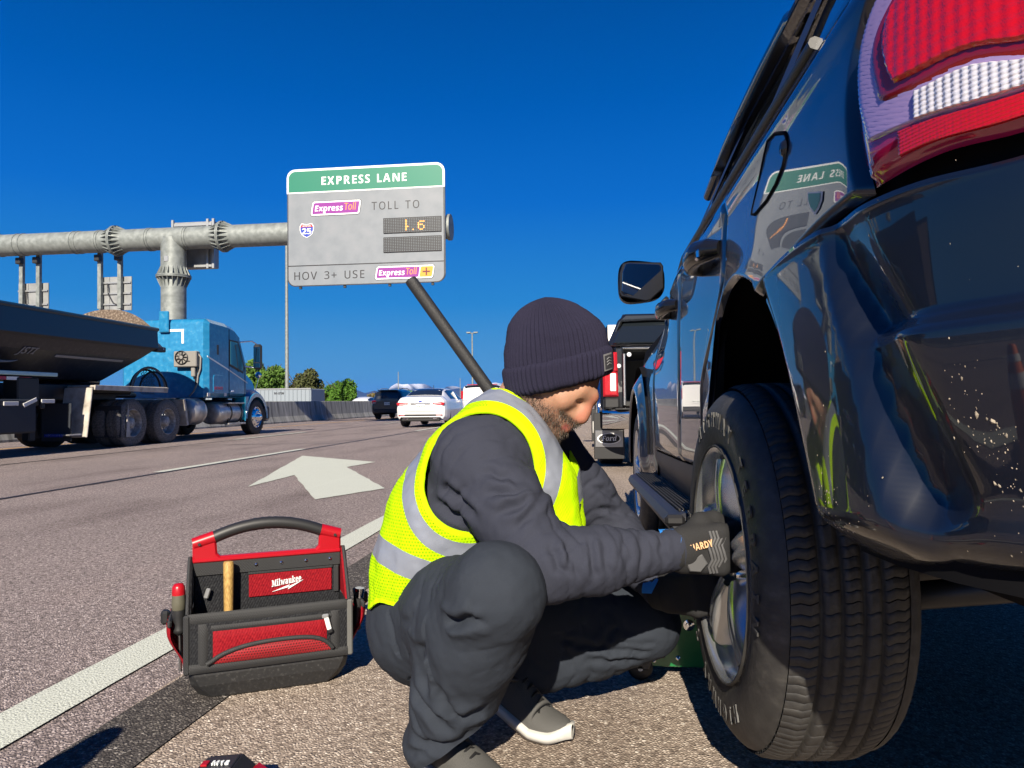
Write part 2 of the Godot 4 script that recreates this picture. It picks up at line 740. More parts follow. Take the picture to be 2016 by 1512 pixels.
func net_split(net: Array) -> Array:
	# every triangle in four
	var p: PackedVector3Array = net[0]
	var t: PackedInt32Array = net[1]
	var n: PackedVector3Array = net[2]
	var mid := {}
	var ot := PackedInt32Array()
	for i in range(0, t.size(), 3):
		var m := [0, 0, 0]
		for j in 3:
			var a: int = min(t[i + j], t[i + (j + 1) % 3])
			var b: int = max(t[i + j], t[i + (j + 1) % 3])
			var key := a * 1000003 + b
			if not mid.has(key):
				mid[key] = p.size()
				p.append((p[a] + p[b]) * 0.5)
				n.append((n[a] + n[b]).normalized())
			m[j] = mid[key]
		ot.append_array([t[i], m[0], m[2], m[0], t[i + 1], m[1], m[2], m[1], t[i + 2], m[0], m[1], m[2]])
	return [p, ot, n]

const EXPOSURE := 1.95

# ---------------------------------------------------------------- the scene
func _ready() -> void:
	rng.seed = 7
	var cam := Camera3D.new()
	cam.name = "camera"
	add_child(cam)
	cam.position = Vector3(0, 0.76, 0)
	cam.basis = Basis(Vector3.UP, deg_to_rad(7.3)) * Basis(Vector3.RIGHT, deg_to_rad(1.34)) * Basis(Vector3.BACK, deg_to_rad(-0.6))
	cam.fov = 54.88
	cam.near = 0.02
	cam.far = 40000.0
	cam.current = true
	var we := WorldEnvironment.new()
	we.name = "environment"
	var env := Environment.new()
	env.background_mode = Environment.BG_SKY
	var sky := Sky.new()
	var psm := PanoramaSkyMaterial.new()
	psm.panorama = clear_sky()
	sky.sky_material = psm
	env.sky = sky
	env.tonemap_mode = Environment.TONE_MAPPER_LINEAR
	env.tonemap_exposure = EXPOSURE
	env.sdfgi_enabled = true
	env.ssao_enabled = true
	env.ssil_enabled = true
	env.fog_enabled = true
	env.fog_density = 0.000022
	env.fog_light_color = Color(0.20, 0.48, 0.95)
	we.environment = env
	add_child(we)
	var sun := DirectionalLight3D.new()
	sun.name = "sun"
	add_child(sun)
	var el := deg_to_rad(31.5)
	var az := deg_to_rad(1.0)      # a little to the right of straight behind the camera
	var to_sun := Vector3(sin(az) * cos(el), sin(el), cos(az) * cos(el))
	sun.basis = Basis.looking_at(-to_sun, Vector3.UP)
	sun.light_energy = 1.6
	sun.light_angular_distance = 0.5
	sun.light_color = Color(1.0, 0.955, 0.88)
	sun.shadow_enabled = true
	make_materials()
	ground()
	far_background()
	gantry()
	parked_suv()
	tractor()
	dump_trailer()
	traffic()
	pickup()
	tool_bag()
	floor_jack()
	person()


func clear_sky() -> Texture2D:
	# colour of a clear sky by height above the horizon, linear, already divided by the exposure
	var tab := [[-90.0, 0.05, 0.12, 0.22], [-1.0, 0.09, 0.24, 0.40], [0.0, 0.16, 0.41, 0.64], [2.0, 0.100, 0.345, 0.620], [7.5, 0.024, 0.245, 0.630], [15.0, 0.004, 0.152, 0.590], [22.0, 0.0, 0.108, 0.470], [28.0, 0.0, 0.082, 0.364], [45.0, 0.0, 0.060, 0.290], [90.0, 0.0, 0.045, 0.230]]
	var h := 512
	var im := Image.create(16, h, false, Image.FORMAT_RGBF)
	for y in h:
		var el := 90.0 - 180.0 * (y + 0.5) / h
		var k := 0
		while k < tab.size() - 2 and el > tab[k + 1][0]:
			k += 1
		var f: float = clamp((el - tab[k][0]) / (tab[k + 1][0] - tab[k][0]), 0.0, 1.0)
		var c := Color(lerpf(tab[k][1], tab[k + 1][1], f), lerpf(tab[k][2], tab[k + 1][2], f), lerpf(tab[k][3], tab[k + 1][3], f)) * (1.0 / EXPOSURE)
		for x in 16:
			im.set_pixel(x, y, c)
	return ImageTexture.create_from_image(im)

func asphalt(seed_: int, stops: Array, scale: float, macro_seed: int, bump := 2.2) -> StandardMaterial3D:
	var f := FastNoiseLite.new()
	f.seed = seed_
	f.noise_type = FastNoiseLite.TYPE_CELLULAR
	f.cellular_return_type = FastNoiseLite.RETURN_CELL_VALUE
	f.cellular_jitter = 1.0
	f.frequency = 0.20
	f.fractal_type = FastNoiseLite.FRACTAL_NONE
	f.domain_warp_enabled = true
	f.domain_warp_amplitude = 3.0
	f.domain_warp_frequency = 0.2
	var w := 1024
	var cell := f.get_image(w, w, false, false, false)
	f.cellular_return_type = FastNoiseLite.RETURN_DISTANCE2_SUB
	var gap := f.get_image(w, w, false, false, false)
	var fine := noise_image(w, seed_ + 5, 0.06, FastNoiseLite.TYPE_SIMPLEX_SMOOTH, 3)
	var a := cell.get_data()
	var g := gap.get_data()
	var q := fine.get_data()
	var hgt := PackedByteArray()
	hgt.resize(w * w)
	var rnd := PackedByteArray()
	rnd.resize(w * w)
	for i in w * w:
		var cv := a[i] / 255.0
		var gv := g[i] / 255.0
		# stones stand above the binder, each at its own height; the binder between them is dark matter
		var stone: float = clamp((gv - 0.03) * 5.0, 0.0, 1.0)
		hgt[i] = int(clamp(stone * (0.45 + 0.55 * cv), 0.0, 1.0) * 255.0)
		var mixv: float = clamp(cv * 0.75 + (q[i] / 255.0 - 0.5) * 0.7 + 0.12, 0.0, 1.0)
		rnd[i] = int(clamp(mixv * (0.30 + 0.70 * stone), 0.0, 1.0) * 255.0)
	var m := StandardMaterial3D.new()
	m.albedo_texture = ramp_tex(Image.create_from_data(w, w, false, Image.FORMAT_L8, rnd), stops)
	with_normal(m, normal_tex(Image.create_from_data(w, w, false, Image.FORMAT_L8, hgt), bump), 1.0)
	m.roughness = 0.88
	m.metallic_specular = 0.3
	tri(m, scale)
	# wide patches of wear and staining, multiplied in
	m.detail_enabled = true
	m.detail_blend_mode = BaseMaterial3D.BLEND_MODE_MUL
	m.detail_uv_layer = BaseMaterial3D.DETAIL_UV_2
	m.uv2_triplanar = true
	m.uv2_world_triplanar = true
	m.uv2_scale = Vector3(0.13, 0.13, 0.045)
	m.detail_albedo = ramp_tex(noise_image(512, macro_seed, 0.012, FastNoiseLite.TYPE_SIMPLEX_SMOOTH, 5), [[0.0, 0.62, 0.60, 0.60], [0.4, 0.92, 0.92, 0.92], [0.7, 1, 1, 1], [1.0, 1, 0.99, 0.96]])
	return m

func bend(z: float) -> float:
	# the carriageway swings gently to the right far ahead
	return 0.0 if z > -24.0 else 0.00065 * (z + 24.0) * (z + 24.0)

func strip(mb: MB, xa: float, xb: float, z0: float, z1: float, lift: float, step := 4.0, wob := 0.0, seed_ := 1) -> void:
	# a ribbon along the road between xa and xb, wavy at its edges by wob
	var f := FastNoiseLite.new()
	f.seed = seed_
	f.frequency = 1.3
	var cnt := int(ceil(abs(z1 - z0) / step))
	var base := mb.v.size()
	for i in cnt + 1:
		var z: float = lerpf(z0, z1, float(i) / cnt)
		var b := bend(z)
		var la := xa + f.get_noise_2d(z, 3.0) * wob
		var lb := xb + f.get_noise_2d(z, 40.0) * wob
		mb.vert(Vector3(la + b, road_y(la) + lift, z), Vector3.UP)
		mb.vert(Vector3(lb + b, road_y(lb) + lift, z), Vector3.UP)
	for i in cnt:
		var q := base + i * 2
		mb.tri(q, q + 1, q + 2); mb.tri(q + 1, q + 3, q + 2)

func ground() -> void:
	var m := MB.new()
	m.face([Vector3(-20000, -0.62, 20000), Vector3(20000, -0.62, 20000), Vector3(20000, -0.62, -20000), Vector3(-20000, -0.62, -20000)])
	struct("ground", m, M.dry_grass)
	m = MB.new()
	strip(m, -40.0, -1.2, 60.0, -700.0, 0.0, 5.0)
	struct("road", m, M.asphalt)
	m = MB.new()
	strip(m, -1.2, 6.0, 60.0, -700.0, 0.0, 5.0)
	struct("road_shoulder", m, M.shoulder)
	# tar band that joins lane and shoulder, and the sealed joints between the lanes
	m = MB.new()
	strip(m, -1.19, -0.985, 6.0, -60.0, 0.004, 0.10, 0.015, 3)
	struct("tar_band_marking", m, M.tar)
	m = MB.new()
	strip(m, -5.33, -5.255, 4.0, -90.0, 0.004, 0.3, 0.02, 8)
	struct("joint_seal_marking", m, M.sealant)
	m = MB.new()
	strip(m, -8.86, -8.80, 4.0, -90.0, 0.004, 0.3, 0.02, 9)
	struct("joint_seal_marking", m, M.sealant)
	m = MB.new()
	for i in 40:
		var xa: float = lerpf(-8.7, -5.35, i / 40.0)
		var xb: float = lerpf(-8.7, -5.35, (i + 1) / 40.0)
		var za: float = -14.2 + xa * 0.04 + sin(i * 0.9) * 0.03
		var zb: float = -14.2 + xb * 0.04 + sin((i + 1) * 0.9) * 0.03
		m.face([Vector3(xa, road_y(xa) + 0.004, za), Vector3(xb, road_y(xb) + 0.004, zb), Vector3(xb, road_y(xb) + 0.004, zb - 0.05), Vector3(xa, road_y(xa) + 0.004, za - 0.05)])
	struct("crack_seal_marking", m, M.sealant)
	# painted lines
	m = MB.new()
	strip(m, -1.50, -1.345, 8.0, -400.0, 0.004, 0.05, 0.008, 5)
	struct("edge_line_marking", m, M.road_paint)
	for k in 9:
		var z0 := -4.0 - 4.35 + 12.2 - k * 12.2
		m = MB.new()
		strip(m, -5.47, -5.335, z0, z0 - 4.3, 0.004, 0.2, 0.006, 20 + k)
		struct("lane_dash_marking", m, M.road_paint)
	for k in 7:
		var z0 := -17.0 + 12.2 - k * 12.2
		m = MB.new()
		strip(m, -9.06, -8.93, z0, z0 - 4.3, 0.004, 0.2, 0.006, 40 + k)
		struct("lane_dash_marking", m, M.road_paint)
	m = MB.new()
	strip(m, -12.9, -12.75, 8.0, -400.0, 0.004, 0.4, 0.008, 6)
	struct("yellow_line_marking", m, M.yellow_paint)
	# the slanted lane arrow
	var arrow := [Vector2(-4.64, -10.85), Vector2(-3.03, -9.44), Vector2(-3.16, -8.72), Vector2(-1.98, -6.43), Vector2(-2.33, -5.70), Vector2(-3.41, -7.76), Vector2(-3.39, -6.66)]
	var poly := PackedVector2Array()
	for i in arrow.size():
		var a: Vector2 = arrow[i]
		var b: Vector2 = arrow[(i + 1) % arrow.size()]
		for k in 14:
			var p := a.lerp(b, k / 14.0)
			poly.append(p + Vector2(rng.randf_range(-1, 1), rng.randf_range(-1, 1)) * (0.0 if k == 0 else 0.008))
	m = MB.new()
	var base := 0
	for p in poly:
		m.vert(Vector3(p.x, road_y(p.x) + 0.004, p.y), Vector3.UP)
	var tr := Geometry2D.triangulate_polygon(poly)
	for i in range(0, tr.size(), 3):
		m.tri(base + tr[i], base + tr[i + 1], base + tr[i + 2])
	struct("lane_arrow_marking", m, M.road_paint)
	# concrete median barrier, cast in lengths with open joints
	var br := thing("concrete_barrier", "grey concrete median barrier of joined lengths behind the blue tractor", "barrier", Vector3(-16.0, road_y(-16.0), -30))
	var prof := [Vector2(0.30, 0.0), Vector2(0.30, 0.07), Vector2(0.20, 0.33), Vector2(0.105, 1.05), Vector2(0.09, 1.07)]
	for k in 26:
		var z0 := 15.0 - k * 6.1
		m = MB.new()
		var z1 := z0 - 6.08
		var ring := []
		for p in prof:
			ring.append(p)
		for i in range(prof.size() - 1, -1, -1):
			ring.append(Vector2(-prof[i].x, prof[i].y))
		for i in ring.size() - 1:
			var a: Vector2 = ring[i]
			var b: Vector2 = ring[i + 1]
			for s in 4:
				var za: float = lerpf(z0, z1, s / 4.0)
				var zb: float = lerpf(z0, z1, (s + 1) / 4.0)
				m.face([Vector3(a.x + bend(za), a.y, za + 30), Vector3(a.x + bend(zb), a.y, zb + 30), Vector3(b.x + bend(zb), b.y, zb + 30), Vector3(b.x + bend(za), b.y, za + 30)])
		for e: float in [z0, z1]:
			for s: float in [-1.0, 1.0]:
				for i in prof.size() - 1:
					m.face([Vector3(bend(e), prof[i].y, e + 30), Vector3(bend(e) + s * prof[i].x, prof[i].y, e + 30), Vector3(bend(e) + s * prof[i + 1].x, prof[i + 1].y, e + 30), Vector3(bend(e), prof[i + 1].y, e + 30)])
		obj("barrier_length", m, [M.concrete, M.concrete2, M.concrete3][(k * 7 + k / 3) % 3], br)

func make_materials() -> void:
	M.asphalt = asphalt(11, [[0.0, 0.09, 0.074, 0.070], [0.25, 0.22, 0.18, 0.170], [0.55, 0.34, 0.28, 0.265], [0.8, 0.46, 0.39, 0.37], [1.0, 0.66, 0.59, 0.56]], 0.62, 3)
	M.shoulder = asphalt(23, [[0.0, 0.14, 0.11, 0.09], [0.25, 0.29, 0.235, 0.19], [0.55, 0.41, 0.34, 0.28], [0.8, 0.53, 0.455, 0.38], [1.0, 0.72, 0.66, 0.58]], 0.62, 4)
	M.tar = asphalt(37, [[0.0, 0.035, 0.031, 0.029], [0.35, 0.085, 0.076, 0.070], [0.7, 0.155, 0.140, 0.125], [1.0, 0.36, 0.33, 0.30]], 0.62, 9)
	M.sealant = mat(0.018, 0.016, 0.018, 0.55)
	var stain := noise_image(512, 71, 0.02, FastNoiseLite.TYPE_SIMPLEX_SMOOTH, 5)
	M.road_paint = tri(mat(1, 1, 1, 0.75, 0, 0.3), 0.9)
	var grit := noise_image(1024, 72, 0.13, FastNoiseLite.TYPE_SIMPLEX_SMOOTH, 4)
	M.road_paint.albedo_texture = ramp_tex(grit, [[0.0, 0.10, 0.10, 0.08], [0.24, 0.30, 0.31, 0.26], [0.36, 0.46, 0.48, 0.41], [0.6, 0.52, 0.54, 0.47], [1.0, 0.58, 0.60, 0.54]])
	with_normal(M.road_paint, normal_tex(grit, 2.0), 1.0)
	M.yellow_paint = mat(0.50, 0.28, 0.06, 0.7)
	M.dry_grass = tri(mat(1, 1, 1, 1.0, 0, 0.1), 0.05)
	M.dry_grass.albedo_texture = ramp_tex(stain, [[0.0, 0.10, 0.10, 0.045], [0.5, 0.17, 0.15, 0.075], [1.0, 0.24, 0.20, 0.11]])
	var con := noise_image(1024, 81, 0.006, FastNoiseLite.TYPE_SIMPLEX_SMOOTH, 6)
	var streak := con.duplicate() as Image
	for k in 3:
		var c := tri(mat(1, 1, 1, 0.9, 0, 0.2), 0.17 + 0.05 * k)
		c.uv1_scale = Vector3(0.2 + 0.03 * k, 0.06 + 0.02 * k, 0.45)
		var s := 0.92 + 0.10 * k
		c.albedo_texture = ramp_tex(streak, [[0.0, 0.11 * s, 0.11 * s, 0.10 * s], [0.35, 0.24 * s, 0.24 * s, 0.225 * s], [0.6, 0.33 * s, 0.325 * s, 0.30 * s], [1.0, 0.44 * s, 0.43 * s, 0.40 * s]])
		M[["concrete", "concrete2", "concrete3"][k]] = c
	# metals
	var spang := noise_image(512, 91, 0.03, FastNoiseLite.TYPE_CELLULAR, 1)
	M.galv = tri(mat(1, 1, 1, 0.55, 0.25, 0.5), 0.35)
	M.galv.albedo_texture = ramp_tex(noise_image(512, 92, 0.02, FastNoiseLite.TYPE_SIMPLEX_SMOOTH, 5), [[0.0, 0.13, 0.145, 0.14], [0.5, 0.205, 0.225, 0.22], [1.0, 0.29, 0.315, 0.305]])
	M.alu = mat(0.36, 0.37, 0.375, 0.42, 0.6)
	M.chrome = mat(0.75, 0.76, 0.78, 0.07, 1.0)
	M.steel = mat(0.45, 0.45, 0.45, 0.30, 1.0)
	M.dark_steel = mat(0.05, 0.05, 0.052, 0.45, 0.6)
	M.black = mat(0.010, 0.010, 0.011, 0.55)
	M.black_gloss = mat(0.008, 0.008, 0.009, 0.15)
	M.void_black = mat(0.006, 0.006, 0.007, 0.9, 0, 0.2)
	M.white = mat(0.74, 0.74, 0.73, 0.45)
	M.offwhite = mat(0.56, 0.55, 0.53, 0.6)
	M.red_lens = mat(0.42, 0.006, 0.010, 0.08)
	M.red_dark = mat(0.16, 0.003, 0.006, 0.08)
	M.clear_lens = mat(0.62, 0.63, 0.66, 0.10)
	M.glass_dark = mat(0.010, 0.013, 0.016, 0.03, 0, 0.7)
	var rub := noise_image(512, 95, 0.03, FastNoiseLite.TYPE_SIMPLEX_SMOOTH, 5)
	M.rubber = tri(mat(1, 1, 1, 0.72, 0, 0.4), 2.2, false)
	M.rubber.albedo_texture = ramp_tex(rub, [[0.0, 0.012, 0.012, 0.012], [0.5, 0.024, 0.023, 0.023], [1.0, 0.055, 0.052, 0.050]])
	M.dusty_rubber = tri(mat(1, 1, 1, 0.85, 0, 0.3), 1.2, false)
	M.dusty_rubber.albedo_texture = ramp_tex(rub, [[0.0, 0.05, 0.047, 0.043], [0.5, 0.13, 0.12, 0.11], [1.0, 0.22, 0.20, 0.18]])
	M.tyre = tri(mat(1, 1, 1, 0.62, 0, 0.5), 3.0, false)
	M.tyre.albedo_texture = ramp_tex(noise_image(512, 96, 0.02, FastNoiseLite.TYPE_SIMPLEX_SMOOTH, 5), [[0.0, 0.014, 0.013, 0.013], [0.45, 0.026, 0.025, 0.024], [0.75, 0.042, 0.040, 0.037], [1.0, 0.085, 0.08, 0.073]])
	with_normal(M.tyre, normal_tex(noise_image(256, 97, 0.15, FastNoiseLite.TYPE_SIMPLEX_SMOOTH, 3), 1.2), 0.5)
	M.tyre_letter = mat(0.05, 0.049, 0.047, 0.6)  # black rubber letters; the highlight on their edges is put into this lighter colour
	M.alloy = mat(0.56, 0.58, 0.60, 0.26, 0.80)
	M.mirror = mat(0.55, 0.57, 0.60, 0.03, 1.0)
	M.cab_glass = mat(0.03, 0.17, 0.24, 0.05, 0, 0.6)
	M.fan_grey = mat(0.20, 0.19, 0.175, 0.7)
	M.hose_tan = mat(0.28, 0.24, 0.20, 0.6)
	M.guard_dark = mat(0.035, 0.033, 0.034, 0.6)
	M.mark_grey = mat(0.24, 0.235, 0.23, 0.6)
	M.pale_teal = mat(0.40, 0.58, 0.56, 0.5)
	M.flap = mat(0.014, 0.018, 0.026, 0.7)
	M.sign_black = mat(0.012, 0.012, 0.016, 0.5)
	M.sign_bright = mat(0.72, 0.74, 0.74, 0.5)
	M.sign_red = mat(0.42, 0.02, 0.03, 0.45)
	M.sign_blue = mat(0.01, 0.035, 0.33, 0.45)
	M.shoe_grey = tri(mat(1, 1, 1, 0.9), 20.0)
	M.shoe_grey.albedo_texture = ramp_tex(noise_image(256, 161, 0.1, FastNoiseLite.TYPE_SIMPLEX_SMOOTH, 3), [[0.0, 0.03, 0.03, 0.03], [1.0, 0.11, 0.108, 0.102]])
	M.sole_white = mat(0.50, 0.49, 0.46, 0.7)

func flange(parent: Node, c: Vector3, axis: Vector3, r: float) -> void:
	# bolted pipe joint: two rings with a circle of stiffener fins each side
	var t := Transform3D(Basis(Quaternion(Vector3.UP, axis)), c)
	var m := MB.new()
	m.lathe([Vector2(r, -0.05), Vector2(r + 0.17, -0.05), Vector2(r + 0.17, -0.008), Vector2(r + 0.15, 0.0), Vector2(r + 0.17, 0.008), Vector2(r + 0.17, 0.05), Vector2(r, 0.05)], 40, t)
	var fl := obj("flange", m, M.galv, parent)
	for s: float in [-1.0, 1.0]:
		for k in 20:
			var a: float = TAU * (k + 0.5) / 20
			var o := Vector3(cos(a), 0, sin(a))
			var w := Vector3(-sin(a), 0, cos(a)) * 0.012
			var f := MB.new()
			f.xf = t
			var p := [o * (r - 0.01) + Vector3(0, s * 0.05, 0), o * (r + 0.155) + Vector3(0, s * 0.05, 0), o * (r - 0.01) + Vector3(0, s * 0.42, 0)]
			f.face([p[0] + w, p[1] + w, p[2] + w]); f.face([p[0] - w, p[2] - w, p[1] - w]); f.face([p[1] + w, p[1] - w, p[2] - w, p[2] + w])
			obj("fin", f, M.galv, fl)

func back_panel(zg: float, x0: float, x1: float, y0: float, y1: float, hang: Array, label: String) -> void:
	# road sign seen from behind: sheet panels on aluminium beams hung from the pipe
	var t := thing("rear_facing_sign", label, "road sign", Vector3((x0 + x1) / 2, (y0 + y1) / 2, zg - 0.55), 0.0, "signs seen from behind on the pipe")
	var w := x1 - x0
	var h := y1 - y0
	var cnt := 3
	for k in cnt:
		bx("panel", t, M.alu_panel, Vector3(-w / 2 + w * (k + 0.5) / cnt, 0, 0), Vector3(w / cnt - 0.012, h, 0.05), 0.006)
	for yy in [-0.32, 0.0, 0.32]:
		bx("stiffener", t, M.alu, Vector3(0, yy * h, 0.055), Vector3(w * 0.97, 0.07, 0.05), 0.006)
	for x in hang:
		bx("hanger_beam", t, M.galv, Vector3(x - (x0 + x1) / 2, (7.2 - y0 - 0.1) / 2 + y0 + 0.05 - (y0 + y1) / 2, 0.16), Vector3(0.16, 7.2 - y0 - 0.1, 0.16), 0.012)
		bx("clamp", t, M.dark_steel, Vector3(x - (x0 + x1) / 2, 6.62 - (y0 + y1) / 2, 0.30), Vector3(0.22, 0.25, 0.22), 0.02)
	tb("cable", t, M.black, [Vector3(-w * 0.2, h * 0.3, 0.09), Vector3(-w * 0.15, -0.05, 0.14), Vector3(-w * 0.02, -h * 0.28, 0.12), Vector3(w * 0.08, -h * 0.33, 0.09)], 0.02, 8)

func gantry() -> void:
	M.alu_panel = tri(mat(1, 1, 1, 0.5, 0.35), 0.4)
	M.alu_panel.albedo_texture = ramp_tex(noise_image(256, 99, 0.02), [[0.0, 0.22, 0.23, 0.235], [1.0, 0.32, 0.33, 0.33]])
	var zg := -26.68
	var g := thing("sign_gantry", "galvanised steel pipe gantry with flanged column behind the blue tractor", "gantry", Vector3(-16.6, road_y(-16.6), zg))
	var o := Vector3(16.6, -road_y(-16.6), -zg)
	var yc := 7.21
	var r := 0.43
	var seg := [-34.0, -24.6, -19.0, -14.55, -5.72]
	for i in seg.size() - 1:
		var m := MB.new()
		m.tube([Vector3(seg[i] + 0.02, yc, zg) + o, Vector3(seg[i + 1] - 0.02, yc, zg) + o], r, 40)
		obj("pipe", m, M.galv, g)
	var endm := MB.new()
	endm.tube([Vector3(-5.74, yc, zg) + o, Vector3(-5.62, yc, zg) + o], r + 0.05, 40)
	obj("end_plate", endm, M.galv, g)
	flange(g, Vector3(-19.0, yc, zg) + o, Vector3.RIGHT, r)
	flange(g, Vector3(-14.55, yc, zg) + o, Vector3.RIGHT, r)
	flange(g, Vector3(-24.6, yc, zg) + o, Vector3.RIGHT, r)
	for x: float in [-24.0, -23.2, -22.95, -20.75, -20.55, -19.7, -19.6, -17.6, -17.5, -16.05, -15.95]:
		var b := MB.new()
		b.lathe([Vector2(r, -0.03), Vector2(r + 0.022, -0.025), Vector2(r + 0.022, 0.025), Vector2(r, 0.03)], 36, Transform3D(Basis(Quaternion(Vector3.UP, Vector3.RIGHT)), Vector3(x, yc, zg) + o))
		obj("strap", b, M.galv, g)
	# column: a mitred stub under the pipe, its flange, and the post down to the ground
	var cm := MB.new()
	cm.tube([Vector3(-16.6, 5.75, zg) + o, Vector3(-16.6, yc, zg) + o], 0.47, 40)
	obj("column_head", cm, M.galv, g)
	flange(g, Vector3(-16.6, 5.72, zg) + o, Vector3.UP, 0.47)
	cm = MB.new()
	cm.tube([Vector3(-16.6, road_y(-16.6), zg) + o, Vector3(-16.6, 5.69, zg) + o], 0.46, 40)
	obj("column", cm, M.galv, g)
	bx("hand_hole_cover", g, M.alu, Vector3(-16.62, 6.35, zg + 0.47) + o, Vector3(0.18, 0.22, 0.03), 0.02)
	back_panel(zg, -23.7, -22.35, 4.0, 5.75, [-23.42, -22.67], "grey sign back hung under the pipe, nearer the frame edge of the pair")
	back_panel(zg, -20.15, -18.72, 4.55, 5.9, [-19.98, -19.12], "grey sign back hung under the pipe beside the flanged joint and column")
	# message board behind the column head, seen from the rear
	var eb := thing("equipment_cabinet", "boxy sign housing mounted behind the pipe above the column", "road sign", Vector3(-16.2, 7.1, zg - 0.9))
	bx("housing", eb, M.alu_panel, Vector3(0, 0, 0), Vector3(1.75, 1.85, 0.35), 0.02)
	for x: float in [-0.86, 0.62, 0.86]:
		bx("post", eb, M.alu, Vector3(x, 0.02, 0.22), Vector3(0.10, 1.98, 0.10), 0.01)
	bx("top_beam", eb, M.alu, Vector3(0, 0.80, 0.22), Vector3(1.6, 0.12, 0.08), 0.01)
	bx("bottom_beam", eb, M.alu, Vector3(0.2, -0.86, 0.22), Vector3(1.2, 0.10, 0.08), 0.01)
	toll_sign(zg)

func rounded(w: float, h: float, r: float, n := 6, round_top := true, round_bottom := true) -> Array:
	var out := []
	for c in [[1, -1, -90.0], [1, 1, 0.0], [-1, 1, 90.0], [-1, -1, 180.0]]:
		var flat: bool = (c[1] > 0 and not round_top) or (c[1] < 0 and not round_bottom)
		if flat:
			out.append(Vector2(c[0] * w / 2, c[1] * h / 2))
			continue
		for k in n + 1:
			var a := deg_to_rad(c[2] + 90.0 * k / n)
			out.append(Vector2(c[0] * (w / 2 - r) + cos(a) * r, c[1] * (h / 2 - r) + sin(a) * r))
	return out

func skewed(a: Array, k: float) -> Array:
	var out := []
	for p in a:
		out.append(Vector2(p.x + p.y * k, p.y))
	return out

func toll_badge(s: Node, c: Vector3, w: float, h: float, plus: bool) -> void:
	var k := 0.16
	sl("badge_edge", s, M.sign_black, skewed(rounded(w + 0.09, h + 0.09, 0.09), k), 0.012, 0.002, Transform3D(Basis.IDENTITY, c + Vector3(0, 0, 0.0)))
	sl("badge_border", s, M.sign_bright, skewed(rounded(w + 0.06, h + 0.06, 0.08), k), 0.012, 0.002, Transform3D(Basis.IDENTITY, c + Vector3(0, 0, 0.004)))
	var pw := w * 0.77 if plus else w
	sl("badge", s, M.purple, skewed(rounded(pw - 0.05, h - 0.05, 0.05), k), 0.012, 0.002, Transform3D(Basis.IDENTITY, c + Vector3(-(w - pw) / 2, 0, 0.008)))
	var cx := c.x - (w - pw) / 2
	text("lettering", s, M.sign_bright, "Express", Transform3D(Basis.IDENTITY, Vector3(cx - pw * 0.145, c.y - 0.005, c.z + 0.016)), h * 0.46, true, 0.12, "Droid Sans", pw * 0.60)
	text("lettering", s, M.sign_orange, "Toll", Transform3D(Basis.IDENTITY, Vector3(cx + pw * 0.31, c.y + 0.025, c.z + 0.016)), h * 0.56, false, 0.14, "Droid Sans", pw * 0.245)
	bx("stem", s, M.sign_bright, Vector3(cx - pw * 0.235, c.y - h * 0.36, c.z + 0.015), Vector3(0.05, h * 0.22, 0.006), 0.0)
	if plus:
		sl("plus_plate", s, M.sign_orange, skewed(rounded(w - pw - 0.02, h - 0.04, 0.05), k), 0.012, 0.002, Transform3D(Basis.IDENTITY, c + Vector3(pw / 2 + 0.0, 0, 0.008)))
		bx("plus", s, M.sign_maroon, c + Vector3(pw / 2, 0, 0.017), Vector3(0.28, 0.05, 0.006), 0.0)
		bx("plus", s, M.sign_maroon, c + Vector3(pw / 2, 0, 0.0185), Vector3(0.05, 0.28, 0.006), 0.0)

